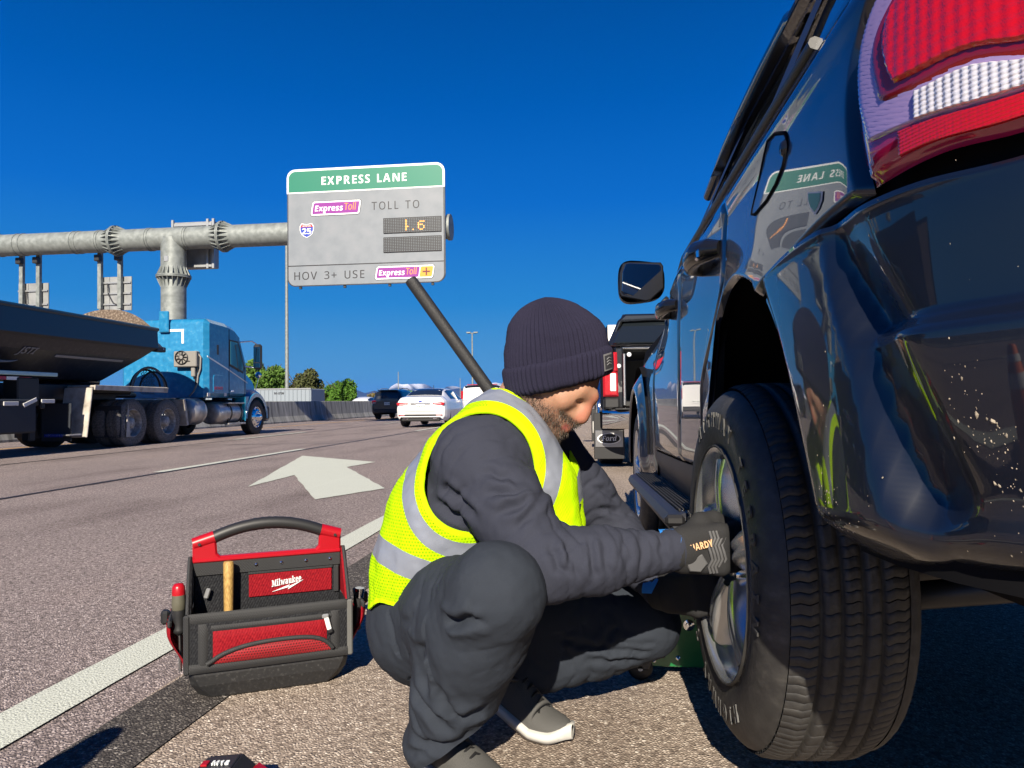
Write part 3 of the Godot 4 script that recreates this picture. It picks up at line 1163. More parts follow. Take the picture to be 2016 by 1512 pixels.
func toll_sign(zg: float) -> void:
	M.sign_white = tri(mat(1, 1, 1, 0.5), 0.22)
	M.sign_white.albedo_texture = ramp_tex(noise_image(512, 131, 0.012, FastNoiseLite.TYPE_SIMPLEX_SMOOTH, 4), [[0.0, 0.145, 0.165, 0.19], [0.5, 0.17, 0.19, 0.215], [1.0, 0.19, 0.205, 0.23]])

	M.sign_green = mat(0.001, 0.150, 0.092, 0.45)
	M.purple = mat(0.19, 0.008, 0.21, 0.45)
	M.sign_orange = mat(0.75, 0.27, 0.02, 0.5)
	M.sign_maroon = mat(0.10, 0.005, 0.02, 0.5)

	M.sign_blue = mat(0.01, 0.035, 0.33, 0.45)
	M.sign_red = mat(0.42, 0.02, 0.03, 0.45)
	M.led_off = mat(0.16, 0.19, 0.21, 0.4)
	M.led_on = mat(0.9, 0.45, 0.12, 0.4)
	M.led_on.emission_enabled = true
	M.led_on.emission = Color(1.0, 0.55, 0.18)
	M.led_on.emission_energy_multiplier = 0.8
	var w := 5.97
	var h := 4.28
	var cx := -8.69
	var cy := 7.24
	var s := thing("toll_sign", "large white express lane toll sign with green header and number display", "road sign", Vector3(cx, cy, zg + 0.62))
	# four stacked panels
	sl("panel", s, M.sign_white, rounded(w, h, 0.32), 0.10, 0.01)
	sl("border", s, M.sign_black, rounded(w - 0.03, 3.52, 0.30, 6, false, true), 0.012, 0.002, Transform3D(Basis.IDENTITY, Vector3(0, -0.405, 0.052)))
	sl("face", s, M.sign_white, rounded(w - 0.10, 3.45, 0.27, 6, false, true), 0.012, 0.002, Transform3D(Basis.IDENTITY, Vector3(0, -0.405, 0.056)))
	sl("header_border", s, M.sign_bright, rounded(w + 0.01, 0.90, 0.32, 6, true, false), 0.012, 0.002, Transform3D(Basis.IDENTITY, Vector3(0, 1.74, 0.061)))
	sl("header", s, M.sign_green, rounded(w - 0.14, 0.77, 0.26, 6, true, false), 0.012, 0.002, Transform3D(Basis.IDENTITY, Vector3(0, 1.725, 0.066)))
	bx("rule", s, M.sign_black, Vector3(0, -1.40, 0.064), Vector3(w - 0.06, 0.035, 0.006), 0.0)
	text("lettering", s, M.sign_bright, "EXPRESS LANE", Transform3D(Basis.IDENTITY, Vector3(-0.03, 1.71, 0.075)), 0.30, true, 0.0, "Droid Sans", 3.22, 0.05)
	text("lettering", s, M.sign_black, "TOLL TO", Transform3D(Basis.IDENTITY, Vector3(1.15, 0.70, 0.066)), 0.29, false, 0.0, "Droid Sans", 1.78, 0.07)
	text("lettering", s, M.sign_black, "HOV 3+ USE", Transform3D(Basis.IDENTITY, Vector3(-1.37, -1.78, 0.066)), 0.29, false, 0.0, "Droid Sans", 2.68, 0.06)
	toll_badge(s, Vector3(-1.10, 0.70, 0.066), 1.80, 0.46, false)
	toll_badge(s, Vector3(1.48, -1.76, 0.066), 2.10, 0.42, true)
	# route shield
	var sh := [Vector2(-0.27, 0.16), Vector2(-0.20, 0.27), Vector2(0, 0.23), Vector2(0.20, 0.27), Vector2(0.27, 0.16), Vector2(0.27, 0.02), Vector2(0.22, -0.12), Vector2(0.12, -0.21), Vector2(0, -0.27), Vector2(-0.12, -0.21), Vector2(-0.22, -0.12), Vector2(-0.27, 0.02)]
	var sh2 := []
	var top := []
	for p in sh:
		sh2.append(p * 0.9)
		top.append(Vector2(p.x * 0.9, max(p.y * 0.9, 0.115)))
	var sc := Vector3(-2.22, -0.10, 0.066)
	sl("shield", s, M.sign_bright, sh, 0.012, 0.002, Transform3D(Basis.IDENTITY, sc))
	sl("shield_field", s, M.sign_blue, sh2, 0.012, 0.002, Transform3D(Basis.IDENTITY, sc + Vector3(0, 0, 0.004)))
	sl("shield_band", s, M.sign_red, [Vector2(-0.245, 0.125), Vector2(0.245, 0.125), Vector2(0.235, 0.16), Vector2(0.18, 0.24), Vector2(0, 0.205), Vector2(-0.18, 0.24), Vector2(-0.235, 0.16)], 0.012, 0.001, Transform3D(Basis.IDENTITY, sc + Vector3(0, 0, 0.008)))
	text("lettering", s, M.sign_bright, "25", Transform3D(Basis.IDENTITY, sc + Vector3(0, -0.03, 0.013)), 0.21, true, 0.0, "Droid Sans", 0.36)
	text("lettering", s, M.sign_bright, "INTERSTATE", Transform3D(Basis.IDENTITY, sc + Vector3(0, 0.165, 0.017)), 0.05, true, 0.0, "Droid Sans", 0.32)
	# two dot displays let into the face
	var six := {0: [2], 1: [2, 10, 11, 12], 2: [2, 9], 3: [2, 9, 10, 11], 4: [2, 3, 9, 12], 5: [2, 9, 12], 6: [2, 6, 10, 11]}
	for k in 2:
		var d := part("number_display", s, Vector3(1.78, -0.05 - 0.70 * k, 0.07))
		bx("frame", d, M.sign_black, Vector3.ZERO, Vector3(2.16, 0.56, 0.05), 0.008)
		var off := MB.new()
		var on := MB.new()
		for yy in 9:
			for xx in 32:
				var lit: bool = k == 0 and yy >= 1 and yy <= 7 and six[yy - 1].has(xx - 10)
				var c := Vector3(-1.02 + xx * 0.066, 0.23 - yy * 0.0575, 0.027)
				var q := 0.020 if lit else 0.012
				(on if lit else off).face([c + Vector3(-q, -q, 0), c + Vector3(-q, q, 0), c + Vector3(q, q, 0), c + Vector3(q, -q, 0)])
		var om := obj("dots", off, M.led_off, d)
		om.set_meta("kind", "stuff")
		if k == 0:
			var lm := obj("lit_dots", on, M.led_on, d)
			lm.set_meta("kind", "stuff")
	for x: float in [-2.5, -0.8, 0.9, 2.5]:
		bx("bracket", s, M.dark_steel, Vector3(x, -2.2, -0.02), Vector3(0.10, 0.10, 0.08), 0.01)
	for x: float in [-2.2, -0.2, 2.2]:
		bx("back_beam", s, M.galv, Vector3(x, 0, -0.12), Vector3(0.16, 4.1, 0.13), 0.01)

func leafy(parent: Node, c: Vector3, rx: float, ry: float, rz: float, count: int, leaf: float, seed_: int, m: Material) -> void:
	# a crown of clumps: twig tips spread in lobes, each carrying leaf-sized faces at all angles
	var r := RandomNumberGenerator.new()
	r.seed = seed_
	var lobes := []
	for k in 16:
		var d := Vector3(r.randfn(), r.randfn() * 0.8, r.randfn()).normalized()
		lobes.append([d * r.randf_range(0.45, 0.85), r.randf_range(0.26, 0.46)])
	var mb := MB.new()
	mb.use_col = true
	for k in count:
		var l: Array = lobes[r.randi() % lobes.size()]
		var d := Vector3(r.randfn(), r.randfn(), r.randfn()).normalized()
		var q: Vector3 = l[0] + d * l[1] * pow(r.randf(), 0.28)
		var p := c + Vector3(q.x * rx, q.y * ry, q.z * rz)
		var a := Vector3(r.randfn(), r.randfn(), r.randfn()).normalized()
		var b := a.cross(Vector3(r.randfn(), r.randfn(), r.randfn())).normalized()
		var s := leaf * r.randf_range(0.6, 1.4)
		mb.tint = Color(1, 1, 1) * r.randf_range(0.55, 1.15)
		mb.face([p - a * s, p + b * s * 0.55, p + a * s, p - b * s * 0.55])
	obj("crown", mb, m, parent)

func tree(label: String, at: Vector3, h: float, rx: float, ry: float, leaf: float, count: int, seed_: int, m: Material) -> void:
	var t := thing("tree", label, "tree", at, 0.0, "trees beyond the barrier")
	var r := RandomNumberGenerator.new()
	r.seed = seed_ + 99
	var tm := MB.new()
	var top := h - ry * 0.9
	tm.tube([Vector3.ZERO, Vector3(0.1, top * 0.5, 0), Vector3(0.0, top, 0.1), Vector3(0.1, h - ry * 0.3, 0)], [0.28, 0.22, 0.16, 0.05], 9)
	for k in 7:
		var a := TAU * k / 7.0 + r.randf()
		var y0: float = top * r.randf_range(0.7, 1.0)
		tm.tube([Vector3(0, y0, 0), Vector3(cos(a) * rx * 0.4, y0 + ry * 0.4, sin(a) * rx * 0.4), Vector3(cos(a) * rx * 0.75, y0 + ry * 0.8, sin(a) * rx * 0.75)], [0.10, 0.06, 0.02], 6)
	obj("trunk", tm, M.bark, t)
	leafy(t, Vector3(0, h - ry, 0), rx, ry, rx, count, leaf, seed_, m)

func leaf_mat(r: float, g: float, b: float) -> StandardMaterial3D:
	var m := mat(r, g, b, 0.7, 0, 0.3)
	m.vertex_color_use_as_albedo = true
	m.backlight_enabled = true
	m.backlight = lin(r * 0.8, g * 1.0, b * 0.4)
	return m

func far_background() -> void:
	M.trailer_grey = mat(0.21, 0.245, 0.28, 0.5)
	M.trailer_rib = mat(0.16, 0.19, 0.22, 0.5)
	M.bark = mat(0.06, 0.045, 0.032, 0.95)
	var g1 := leaf_mat(0.10, 0.19, 0.035)
	var g2 := leaf_mat(0.085, 0.095, 0.035)
	var g3 := leaf_mat(0.075, 0.17, 0.020)
	var y0 := -0.62
	tree("pale green loose tree behind the tractor's bonnet", Vector3(-29.6, y0, -61), 5.3, 2.2, 2.3, 0.16, 9000, 31, g1)
	tree("olive brown rounded tree beside the tall lamp pole", Vector3(-32.6, y0, -76), 5.0, 2.5, 2.7, 0.15, 11000, 32, g2)
	tree("bright green broad tree nearest the far end of the barrier", Vector3(-28.0, y0, -76), 4.2, 2.3, 2.4, 0.15, 11000, 33, g3)
	tree("green bush-like tree between the olive and the far bright tree", Vector3(-29.9, y0, -80), 3.9, 1.9, 2.2, 0.15, 8000, 34, g3)
	tree("yellowish small tree at the end of the tree row", Vector3(-28.6, y0, -92), 3.4, 1.9, 2.0, 0.15, 6000, 35, leaf_mat(0.16, 0.13, 0.05))
	tree("low far green tree just above the dark blue car", Vector3(-36, y0, -125), 3.6, 4.5, 2.0, 0.2, 6000, 36, g3)
	# lamp poles
	var poles := [[-27.0, -60.0, 15.5, 0.13, "tall grey lamp pole rising behind the toll sign's edge"], [-27.4, -150.0, 15.6, 0.16, "distant lamp pole with twin heads above the man's shoulder"], [-46.0, -160.0, 8.2, 0.10, "thin distant pole in front of the mountains"], [-31.6, -158.0, 6.5, 0.08, "short distant mast beside the white van"]]
	for q in poles:
		var t := thing("lamp_pole", q[4], "lamp pole", Vector3(q[0], y0, q[1]), 0.0, "lamp poles along the motorway")
		tb("pole", t, M.galv, [Vector3.ZERO, Vector3(0, q[2], 0)], [q[3] * 1.4, q[3] * 0.8], 14)
		bx("base", t, M.concrete, Vector3(0, 0.2, 0), Vector3(0.5, 0.4, 0.5), 0.04)
		if q[1] < -100.0 and q[2] > 10.0:
			for s: float in [-1.0, 1.0]:
				bx("lamp_head", t, M.galv, Vector3(s * 0.75, q[2] + 0.05, 0), Vector3(0.9, 0.28, 0.5), 0.06)
			tb("crossarm", t, M.galv, [Vector3(-0.9, q[2] - 0.1, 0), Vector3(0.9, q[2] - 0.1, 0)], 0.08, 8)
	# snow-touched range far off
	var f := FastNoiseLite.new()
	f.seed = 4
	f.frequency = 0.00042
	f.fractal_octaves = 5
	var mb := MB.new()
	mb.use_col = true
	mb.grid(170, 14, func(a: float, b: float) -> Vector3:
		var an := deg_to_rad(lerpf(-42.0, 30.0, a))
		var d := lerpf(15000.0, 19500.0, b)
		var x := sin(an) * d
		var z := -cos(an) * d
		var hgt: float = 430.0 * sin(PI * min(1.0, b * 1.05)) * (0.62 + 0.9 * f.get_noise_2d(x, z)) + 120.0 * f.get_noise_2d(x * 4.0, z * 4.0) * sin(PI * b)
		return Vector3(x, max(-5.0, hgt), z))
	for k in mb.v.size():
		var sn: float = smoothstep(330.0, 420.0, mb.v[k].y + 160.0 * f.get_noise_2d(mb.v[k].x * 6.0, mb.v[k].z * 6.0))
		mb.col[k] = Color(0.055, 0.075, 0.075).lerp(Color(0.75, 0.77, 0.80), sn)
	var mm := mat(1, 1, 1, 1.0, 0, 0.1)
	mm.vertex_color_use_as_albedo = true
	struct("mountains", mb, mm)
	# box trailer passing on the far carriageway, behind the barrier
	var t := thing("box_trailer", "white ribbed box trailer passing behind the median barrier", "trailer", Vector3(-24.6, -0.62, -50))
	bx("body", t, M.trailer_grey, Vector3(0, 1.62, 0), Vector3(8.8, 1.55, 2.5), 0.04)
	for k in 30:
		bx("rib", t, M.trailer_rib, Vector3(-4.3 + k * 0.296, 1.6, 1.262), Vector3(0.05, 1.45, 0.025), 0.004)
	bx("top_rail", t, M.alu, Vector3(0, 2.40, 1.25), Vector3(8.8, 0.09, 0.08), 0.01)
	bx("underframe", t, M.black, Vector3(0, 0.72, 0), Vector3(8.2, 0.22, 1.2), 0.02)
	text("lettering", t, M.sign_black, "RE-2730", Transform3D(Basis.IDENTITY, Vector3(2.1, 2.10, 1.279)), 0.14, true)
	for s in [-3.4, -2.2]:
		var wm := MB.new()
		wm.lathe([Vector2(0.0, -1.1), Vector2(0.48, -1.1), Vector2(0.5, -1.05), Vector2(0.5, 1.05), Vector2(0.48, 1.1), Vector2(0.0, 1.1)], 24, Transform3D(Basis(Vector3(1, 0, 0), Vector3(0, 0, 1), Vector3(0, -1, 0)), Vector3(s, 0.5, 0)))
		obj("wheel_pair", wm, M.rubber, t)

func truck_wheel(parent: Node, at: Vector3, dual: bool, R := 0.51) -> void:
	# outer face towards +x
	var w := part("wheel", parent, at)
	var t := Transform3D(Basis(Vector3(0, 1, 0), Vector3(1, 0, 0), Vector3(0, 0, 1)), Vector3.ZERO)
	var mb := MB.new()
	mb.lathe([Vector2(0.30, 0.0), Vector2(0.36, 0.012), Vector2(R - 0.07, 0.015), Vector2(R - 0.02, -0.01), Vector2(R, -0.04), Vector2(R, -0.09), Vector2(R - 0.012, -0.093), Vector2(R - 0.012, -0.105), Vector2(R, -0.108), Vector2(R, -0.17), Vector2(R - 0.012, -0.173), Vector2(R - 0.012, -0.185), Vector2(R, -0.188), Vector2(R, -0.24), Vector2(R - 0.02, -0.27), Vector2(0.36, -0.285), Vector2(0.30, -0.28)], 56, t, 0.3)
	if dual:
		mb.lathe([Vector2(0.30, -0.32), Vector2(R - 0.04, -0.32), Vector2(R, -0.36), Vector2(R, -0.56), Vector2(R - 0.03, -0.6), Vector2(0.3, -0.6)], 40, t, 0.3)
	obj("tyre", mb, M.dusty_rubber if dual else M.rubber, w)
	for k in 56:
		var an := TAU * k / 56
		if dual or k % 2 == 0:
			bx("tread_block", w, M.rubber if not dual else M.dusty_rubber, Vector3(-0.045, sin(an) * (R - 0.002), cos(an) * (R - 0.002)), Vector3(0.07, 0.016, 0.034), 0.004, Basis(Vector3.RIGHT, -an + PI / 2))
	var rim := MB.new()
	if dual:
		rim.lathe([Vector2(0.305, 0.004), Vector2(0.295, 0.012), Vector2(0.283, 0.0), Vector2(0.275, -0.06), Vector2(0.262, -0.13), Vector2(0.20, -0.15), Vector2(0.14, -0.15), Vector2(0.125, -0.12), Vector2(0.11, -0.02), Vector2(0.08, 0.0), Vector2(0.0, 0.004)], 40, t, 0.5)
	else:
		rim.lathe([Vector2(0.305, 0.004), Vector2(0.295, 0.012), Vector2(0.28, 0.0), Vector2(0.27, -0.02), Vector2(0.21, 0.03), Vector2(0.13, 0.045), Vector2(0.115, 0.055), Vector2(0.10, 0.12), Vector2(0.07, 0.14), Vector2(0.0, 0.142)], 40, t, 0.5)
	var ro := obj("rim", rim, M.dusty_rim if dual else M.chrome, w)
	for k in 10:
		var an := TAU * k / 10.0
		var r2 := 0.165
		tb("lug_nut", ro, M.chrome, [Vector3(-0.15 if dual else 0.03, sin(an) * r2, cos(an) * r2), Vector3(-0.11 if dual else 0.075, sin(an) * r2, cos(an) * r2)], 0.018, 6)
		if not dual:
			var hm := MB.new()
			hm.lathe([Vector2(0.0, 0.0), Vector2(0.026, 0.0), Vector2(0.026, -0.02)], 10, Transform3D(t.basis, Vector3(0.008, sin(an + 0.3) * 0.235, cos(an + 0.3) * 0.235)))
			obj("hand_hole", hm, M.void_black, ro)

func tractor() -> void:
	M.truck_blue = tri(mat(1, 1, 1, 0.32, 0.0, 0.5), 0.55, false)
	M.truck_blue.albedo_texture = ramp_tex(noise_image(512, 141, 0.02, FastNoiseLite.TYPE_SIMPLEX_SMOOTH, 5), [[0.0, 0.010, 0.13, 0.26], [0.45, 0.012, 0.16, 0.33], [0.7, 0.022, 0.19, 0.36], [1.0, 0.11, 0.24, 0.36]])
	M.truck_blue.clearcoat_enabled = true
	M.truck_blue.clearcoat = 0.6
	M.truck_blue.clearcoat_roughness = 0.12
	M.truck_teal = mat(0.01, 0.36, 0.46, 0.4)
	M.dusty_rim = tri(mat(1, 1, 1, 0.6, 0.2), 1.5, false)
	M.dusty_rim.albedo_texture = ramp_tex(noise_image(256, 142, 0.03, FastNoiseLite.TYPE_SIMPLEX_SMOOTH, 4), [[0.0, 0.13, 0.12, 0.11], [0.5, 0.30, 0.285, 0.26], [1.0, 0.48, 0.46, 0.43]])
	M.dusty_alu = tri(mat(1, 1, 1, 0.42, 0.75), 0.8, false)
	M.dusty_alu.albedo_texture = ramp_tex(noise_image(256, 143, 0.02, FastNoiseLite.TYPE_SIMPLEX_SMOOTH, 4), [[0.0, 0.28, 0.265, 0.25], [1.0, 0.62, 0.60, 0.58]])
	M.guard = tri(mat(1, 1, 1, 0.75, 0.0), 0.8, false)
	M.guard.albedo_texture = ramp_tex(noise_image(256, 144, 0.02, FastNoiseLite.TYPE_SIMPLEX_SMOOTH, 5), [[0.0, 0.20, 0.175, 0.145], [0.5, 0.36, 0.33, 0.285], [1.0, 0.46, 0.43, 0.385]])
	var X := -11.3
	var Y := road_y(-11.3)
	var Z := -17.7
	var t := thing("tractor_unit", "blue sleeper cab lorry tractor pulling a black dump trailer", "lorry", Vector3(X, Y, Z))
	# own axes: back of the sleeper at z = 0, front towards -z, right flank at x = 1.2
	var hw := 1.2
	var cab := MB.new()
	var prof := [Vector2(0.0, 1.07), Vector2(0.0, 2.98), Vector2(-0.04, 3.06), Vector2(-0.12, 3.10), Vector2(-1.05, 3.06), Vector2(-1.45, 2.98), Vector2(-1.66, 2.86), Vector2(-1.78, 2.72), Vector2(-2.16, 1.98), Vector2(-2.16, 1.07)]
	cab.slab(PackedVector2Array(prof), hw * 2, 0.11, side_t(0))
	var cabo := obj("cab", cab, M.truck_blue, t)
	# side: door, seams, stripe, window
	for s: float in [-1.0, 1.0]:
		var x := s * (hw + 0.001)
		var dr := part("door", cabo)
		for q in [[Vector3(x, 2.0, -1.1), Vector3(0.012, 1.84, 0.02)], [Vector3(x, 1.5, -1.98), Vector3(0.012, 0.84, 0.02)], [Vector3(x, 1.11, -1.54), Vector3(0.012, 0.02, 0.9)]]:
			bx("seam", dr, M.void_black, q[0], q[1], 0.0)
		sl("window", dr, M.cab_glass, [Vector2(-1.16, 1.97), Vector2(-1.16, 2.60), Vector2(-1.56, 2.58), Vector2(-1.88, 1.93), Vector2(-1.85, 1.80)], 0.03, 0.008, side_t(x))
		sl("window_seal", dr, M.black, [Vector2(-1.13, 1.92), Vector2(-1.13, 2.64), Vector2(-1.60, 2.62), Vector2(-1.95, 1.93), Vector2(-1.88, 1.74)], 0.018, 0.004, side_t(x))
		bx("grab_handle", dr, M.chrome, Vector3(x + s * 0.02, 1.25, -1.22), Vector3(0.03, 0.05, 0.16), 0.01)
		bx("post", dr, M.black, Vector3(x + s * 0.004, 2.15, -1.50), Vector3(0.03, 0.75, 0.035), 0.005, Basis(Vector3.RIGHT, 0.25))
		sl("stripe", cabo, M.sign_bright, [Vector2(-0.01, 2.10), Vector2(-0.01, 2.14), Vector2(-1.10, 1.83), Vector2(-1.10, 1.79)], 0.012, 0.0, side_t(x))
		sl("stripe", cabo, M.offwhite, [Vector2(-1.12, 1.785), Vector2(-1.12, 1.82), Vector2(-2.13, 1.50), Vector2(-2.13, 1.47)], 0.012, 0.0, side_t(x))
		sl("locker_hatch", cabo, M.truck_blue, [Vector2(-0.28, 1.22), Vector2(-0.28, 1.60), Vector2(-0.33, 1.66), Vector2(-0.77, 1.66), Vector2(-0.82, 1.60), Vector2(-0.82, 1.22)], 0.03, 0.008, side_t(x))
		bx("hatch_vent", cabo, M.black, Vector3(x, 2.32, -0.52), Vector3(0.02, 0.26, 0.09), 0.01)
		for q in [[-0.07, 1.14], [-0.90, 1.15]]:
			bx("reflector", cabo, M.offwhite, Vector3(x, q[1], q[0]), Vector3(0.014, 0.09, 0.13), 0.003)
		text("fleet_number", cabo, M.sign_red, "DK 8421", Transform3D(Basis(Vector3(0, 0, -s), Vector3.UP, Vector3(s, 0, 0)), Vector3(x + s * 0.016, 1.31, -0.54)), 0.08, true)
	# windscreen and visor
	var ws := MB.new()
	ws.grid(8, 4, func(a: float, b: float) -> Vector3: return Vector3(lerpf(-1.05, 1.05, a), lerpf(2.02, 2.68, b), lerpf(-2.155, -1.815, b)))
	obj("windscreen", ws, M.glass_dark, cabo)
	bx("sun_visor", cabo, M.truck_blue, Vector3(0, 2.80, -1.86), Vector3(2.1, 0.05, 0.30), 0.02, Basis(Vector3.RIGHT, -0.5))
	# back wall: corner marks, fan box, pipes
	bx("corner_mark", cabo, M.sign_bright, Vector3(0.36, 2.80, 0.006), Vector3(0.42, 0.06, 0.012), 0.0)
	bx("corner_mark", cabo, M.sign_bright, Vector3(0.54, 2.62, 0.006), Vector3(0.06, 0.32, 0.012), 0.0)
	bx("corner_mark", cabo, M.sign_bright, Vector3(-0.54, 2.62, 0.006), Vector3(0.06, 0.32, 0.012), 0.0)
	bx("corner_mark", cabo, M.sign_bright, Vector3(-0.36, 2.80, 0.006), Vector3(0.42, 0.06, 0.012), 0.0)
	var fan := part("fan_unit", cabo)
	bx("box", fan, M.fan_grey, Vector3(0.70, 2.05, 0.09), Vector3(0.62, 0.40, 0.18), 0.02)
	var sh := MB.new()
	sh.lathe([Vector2(0.165, 0.0), Vector2(0.175, 0.035), Vector2(0.16, 0.04), Vector2(0.155, 0.0)], 32, Transform3D(Basis(Vector3(1, 0, 0), Vector3(0, 0, 1), Vector3(0, -1, 0)), Vector3(0.62, 2.09, 0.18)))
	obj("shroud", sh, M.black, fan)
	for k in 9:
		var an := TAU * k / 9
		bx("blade", fan, M.black, Vector3(0.62 + cos(an) * 0.10, 2.09 + sin(an) * 0.10, 0.196), Vector3(0.115, 0.038, 0.006), 0.002, Basis(Vector3.BACK, an) * Basis(Vector3.RIGHT, 0.5))
	var hb := MB.new()
	hb.lathe([Vector2(0.045, 0.0), Vector2(0.045, 0.03), Vector2(0.0, 0.036)], 16, Transform3D(Basis(Vector3(1, 0, 0), Vector3(0, 0, 1), Vector3(0, -1, 0)), Vector3(0.62, 2.09, 0.19)))
	obj("fan_hub", hb, M.fan_grey, fan)
	tb("pipe", fan, M.fan_grey, [Vector3(0.98, 2.20, 0.05), Vector3(1.06, 2.10, 0.06), Vector3(1.05, 1.80, 0.06), Vector3(0.98, 1.62, 0.05), Vector3(0.96, 1.42, 0.05), Vector3(0.86, 1.22, 0.06), Vector3(0.74, 1.1, 0.05)], 0.022, 8)
	tb("pipe", fan, M.black, [Vector3(0.75, 2.0, 0.20), Vector3(0.98, 1.97, 0.12), Vector3(1.0, 1.75, 0.07), Vector3(0.9, 1.6, 0.06), Vector3(0.93, 1.36, 0.05)], 0.016, 8)
	bx("drier", fan, M.fan_grey, Vector3(0.88, 1.72, 0.08), Vector3(0.11, 0.24, 0.1), 0.02)
	# blue bracket on the roof edge
	bx("bracket", cabo, M.truck_blue, Vector3(0.06, 3.02, 0.06), Vector3(0.27, 0.55, 0.06), 0.02)
	# bonnet with rounded nose, and wings over the steer wheels
	var bon := MB.new()
	bon.grid(24, 18, func(a: float, b: float) -> Vector3:
		var c := a * 2.0 - 1.0
		var z := lerpf(-2.12, -3.42, b)
		var w := lerpf(1.02, 0.80, b)
		var top: float = lerpf(2.0, 1.62, pow(b, 1.6)) - 0.5 * pow(max(0.0, b - 0.86) / 0.14, 2.0)
		var e := pow(absf(c), 3.2)
		return Vector3(w * signf(c) * min(1.0, absf(c) * 1.25), lerpf(top, 1.0, clamp((absf(c) - 0.55) / 0.45, 0.0, 1.0) * clamp((absf(c) - 0.55) / 0.45, 0.0, 1.0)) + 0.0 * e, z))
	obj("bonnet", bon, M.truck_blue, t)
	bx("grille", t, M.chrome, Vector3(0, 1.15, -3.42), Vector3(1.2, 0.75, 0.06), 0.02)
	for s: float in [-1.0, 1.0]:
		var wing := MB.new()
		wing.grid(26, 8, func(a: float, b: float) -> Vector3:
			var an := deg_to_rad(lerpf(6.0, 176.0, a))
			var rr: float = 0.64 + 0.06 * sin(an)
			var x := s * (lerpf(0.72, 1.22, b) - 0.10 * pow(max(0.0, b - 0.7) / 0.3, 2.0) * 0.0)
			return Vector3(x, 0.52 + sin(an) * rr * (1.0 + 0.12 * sin(an)) - 0.10 * pow(max(0.0, b - 0.65) / 0.35, 2.0), -2.68 + cos(an) * rr * 1.06))
		obj("wing", wing, M.truck_blue, t)
		var lip := MB.new()
		lip.grid(26, 2, func(a: float, b: float) -> Vector3:
			var an := deg_to_rad(lerpf(6.0, 176.0, a))
			var rr: float = 0.64 + 0.06 * sin(an)
			return Vector3(s * 1.22, 0.42 + (sin(an) * rr * (1.0 + 0.12 * sin(an))) * lerpf(1.0, 0.86, b), -2.68 + cos(an) * rr * 1.06 * lerpf(1.0, 0.86, b)))
		obj("wing_lip", lip, M.truck_blue, t)
		bx("wing_rear", t, M.truck_teal, Vector3(s * 1.06, 0.78, -1.98), Vector3(0.30, 0.66, 0.04), 0.015)
		sl("wing_rear_side", t, M.truck_blue, [Vector2(-1.98, 0.42), Vector2(-1.98, 1.10), Vector2(-2.20, 1.10), Vector2(-2.06, 0.8), Vector2(-2.03, 0.42)], 0.03, 0.006, side_t(s * 1.20))
		# fuel tank, its straps and the steps
		var tk := part("fuel_tank", t)
		var tm := MB.new()
		tm.lathe([Vector2(0.0, -1.0), Vector2(0.24, -0.99), Vector2(0.29, -0.96), Vector2(0.30, -0.9), Vector2(0.30, 0.24), Vector2(0.29, 0.30), Vector2(0.24, 0.33), Vector2(0.0, 0.34)], 36, Transform3D(Basis(Vector3(1, 0, 0), Vector3(0, 0, 1), Vector3(0, -1, 0)), Vector3(s * 0.90, 0.66, -0.95)), 0.4)
		obj("shell", tm, M.dusty_alu, tk)
		for z: float in [-1.25, -1.8]:
			var st := MB.new()
			st.lathe([Vector2(0.30, -0.03), Vector2(0.312, -0.03), Vector2(0.312, 0.03), Vector2(0.30, 0.03)], 36, Transform3D(Basis(Vector3(1, 0, 0), Vector3(0, 0, 1), Vector3(0, -1, 0)), Vector3(s * 0.90, 0.66, z)))
			obj("strap", st, M.black, tk)
		bx("step", t, M.dusty_alu, Vector3(s * 1.16, 0.36, -1.52), Vector3(0.14, 0.05, 0.92), 0.012)
		bx("step", t, M.dusty_alu, Vector3(s * 1.14, 0.92, -1.50), Vector3(0.14, 0.04, 0.92), 0.012)
		for z: float in [-1.15, -1.88]:
			bx("step_hanger", t, M.black, Vector3(s * 1.14, 0.64, z), Vector3(0.04, 0.56, 0.04), 0.008)
		# air tank and battery drum nearer the drive wheels
		var dm := MB.new()
		dm.lathe([Vector2(0.0, -0.32), Vector2(0.29, -0.30), Vector2(0.34, -0.26), Vector2(0.34, -0.2), Vector2(0.325, -0.19), Vector2(0.34, -0.18), Vector2(0.34, 0.24), Vector2(0.29, 0.29), Vector2(0.0, 0.30)], 36, Transform3D(Basis(Vector3(1, 0, 0), Vector3(0, 0, 1), Vector3(0, -1, 0)), Vector3(s * 0.88, 0.72, 0.28)), 0.4)
		obj("air_drum", dm, M.dusty_alu, t)
		# mirror
		var mr := part("mirror", t)
		bx("head", mr, M.black, Vector3(s * 1.52, 2.22, -2.12), Vector3(0.24, 0.72, 0.14), 0.05)
		bx("glass", mr, M.mirror, Vector3(s * 1.52, 2.28, -2.046), Vector3(0.19, 0.44, 0.01), 0.004)
		bx("glass", mr, M.mirror, Vector3(s * 1.52, 1.98, -2.046), Vector3(0.19, 0.13, 0.01), 0.004)
		tb("arm", mr, M.chrome, [Vector3(s * 1.18, 2.62, -1.75), Vector3(s * 1.40, 2.66, -2.0), Vector3(s * 1.52, 2.56, -2.12)], 0.02, 8)
		tb("arm", mr, M.chrome, [Vector3(s * 1.18, 1.95, -2.0), Vector3(s * 1.40, 1.92, -2.1), Vector3(s * 1.52, 1.95, -2.12)], 0.02, 8)
		# round wing-top mirror
		var cm := MB.new()
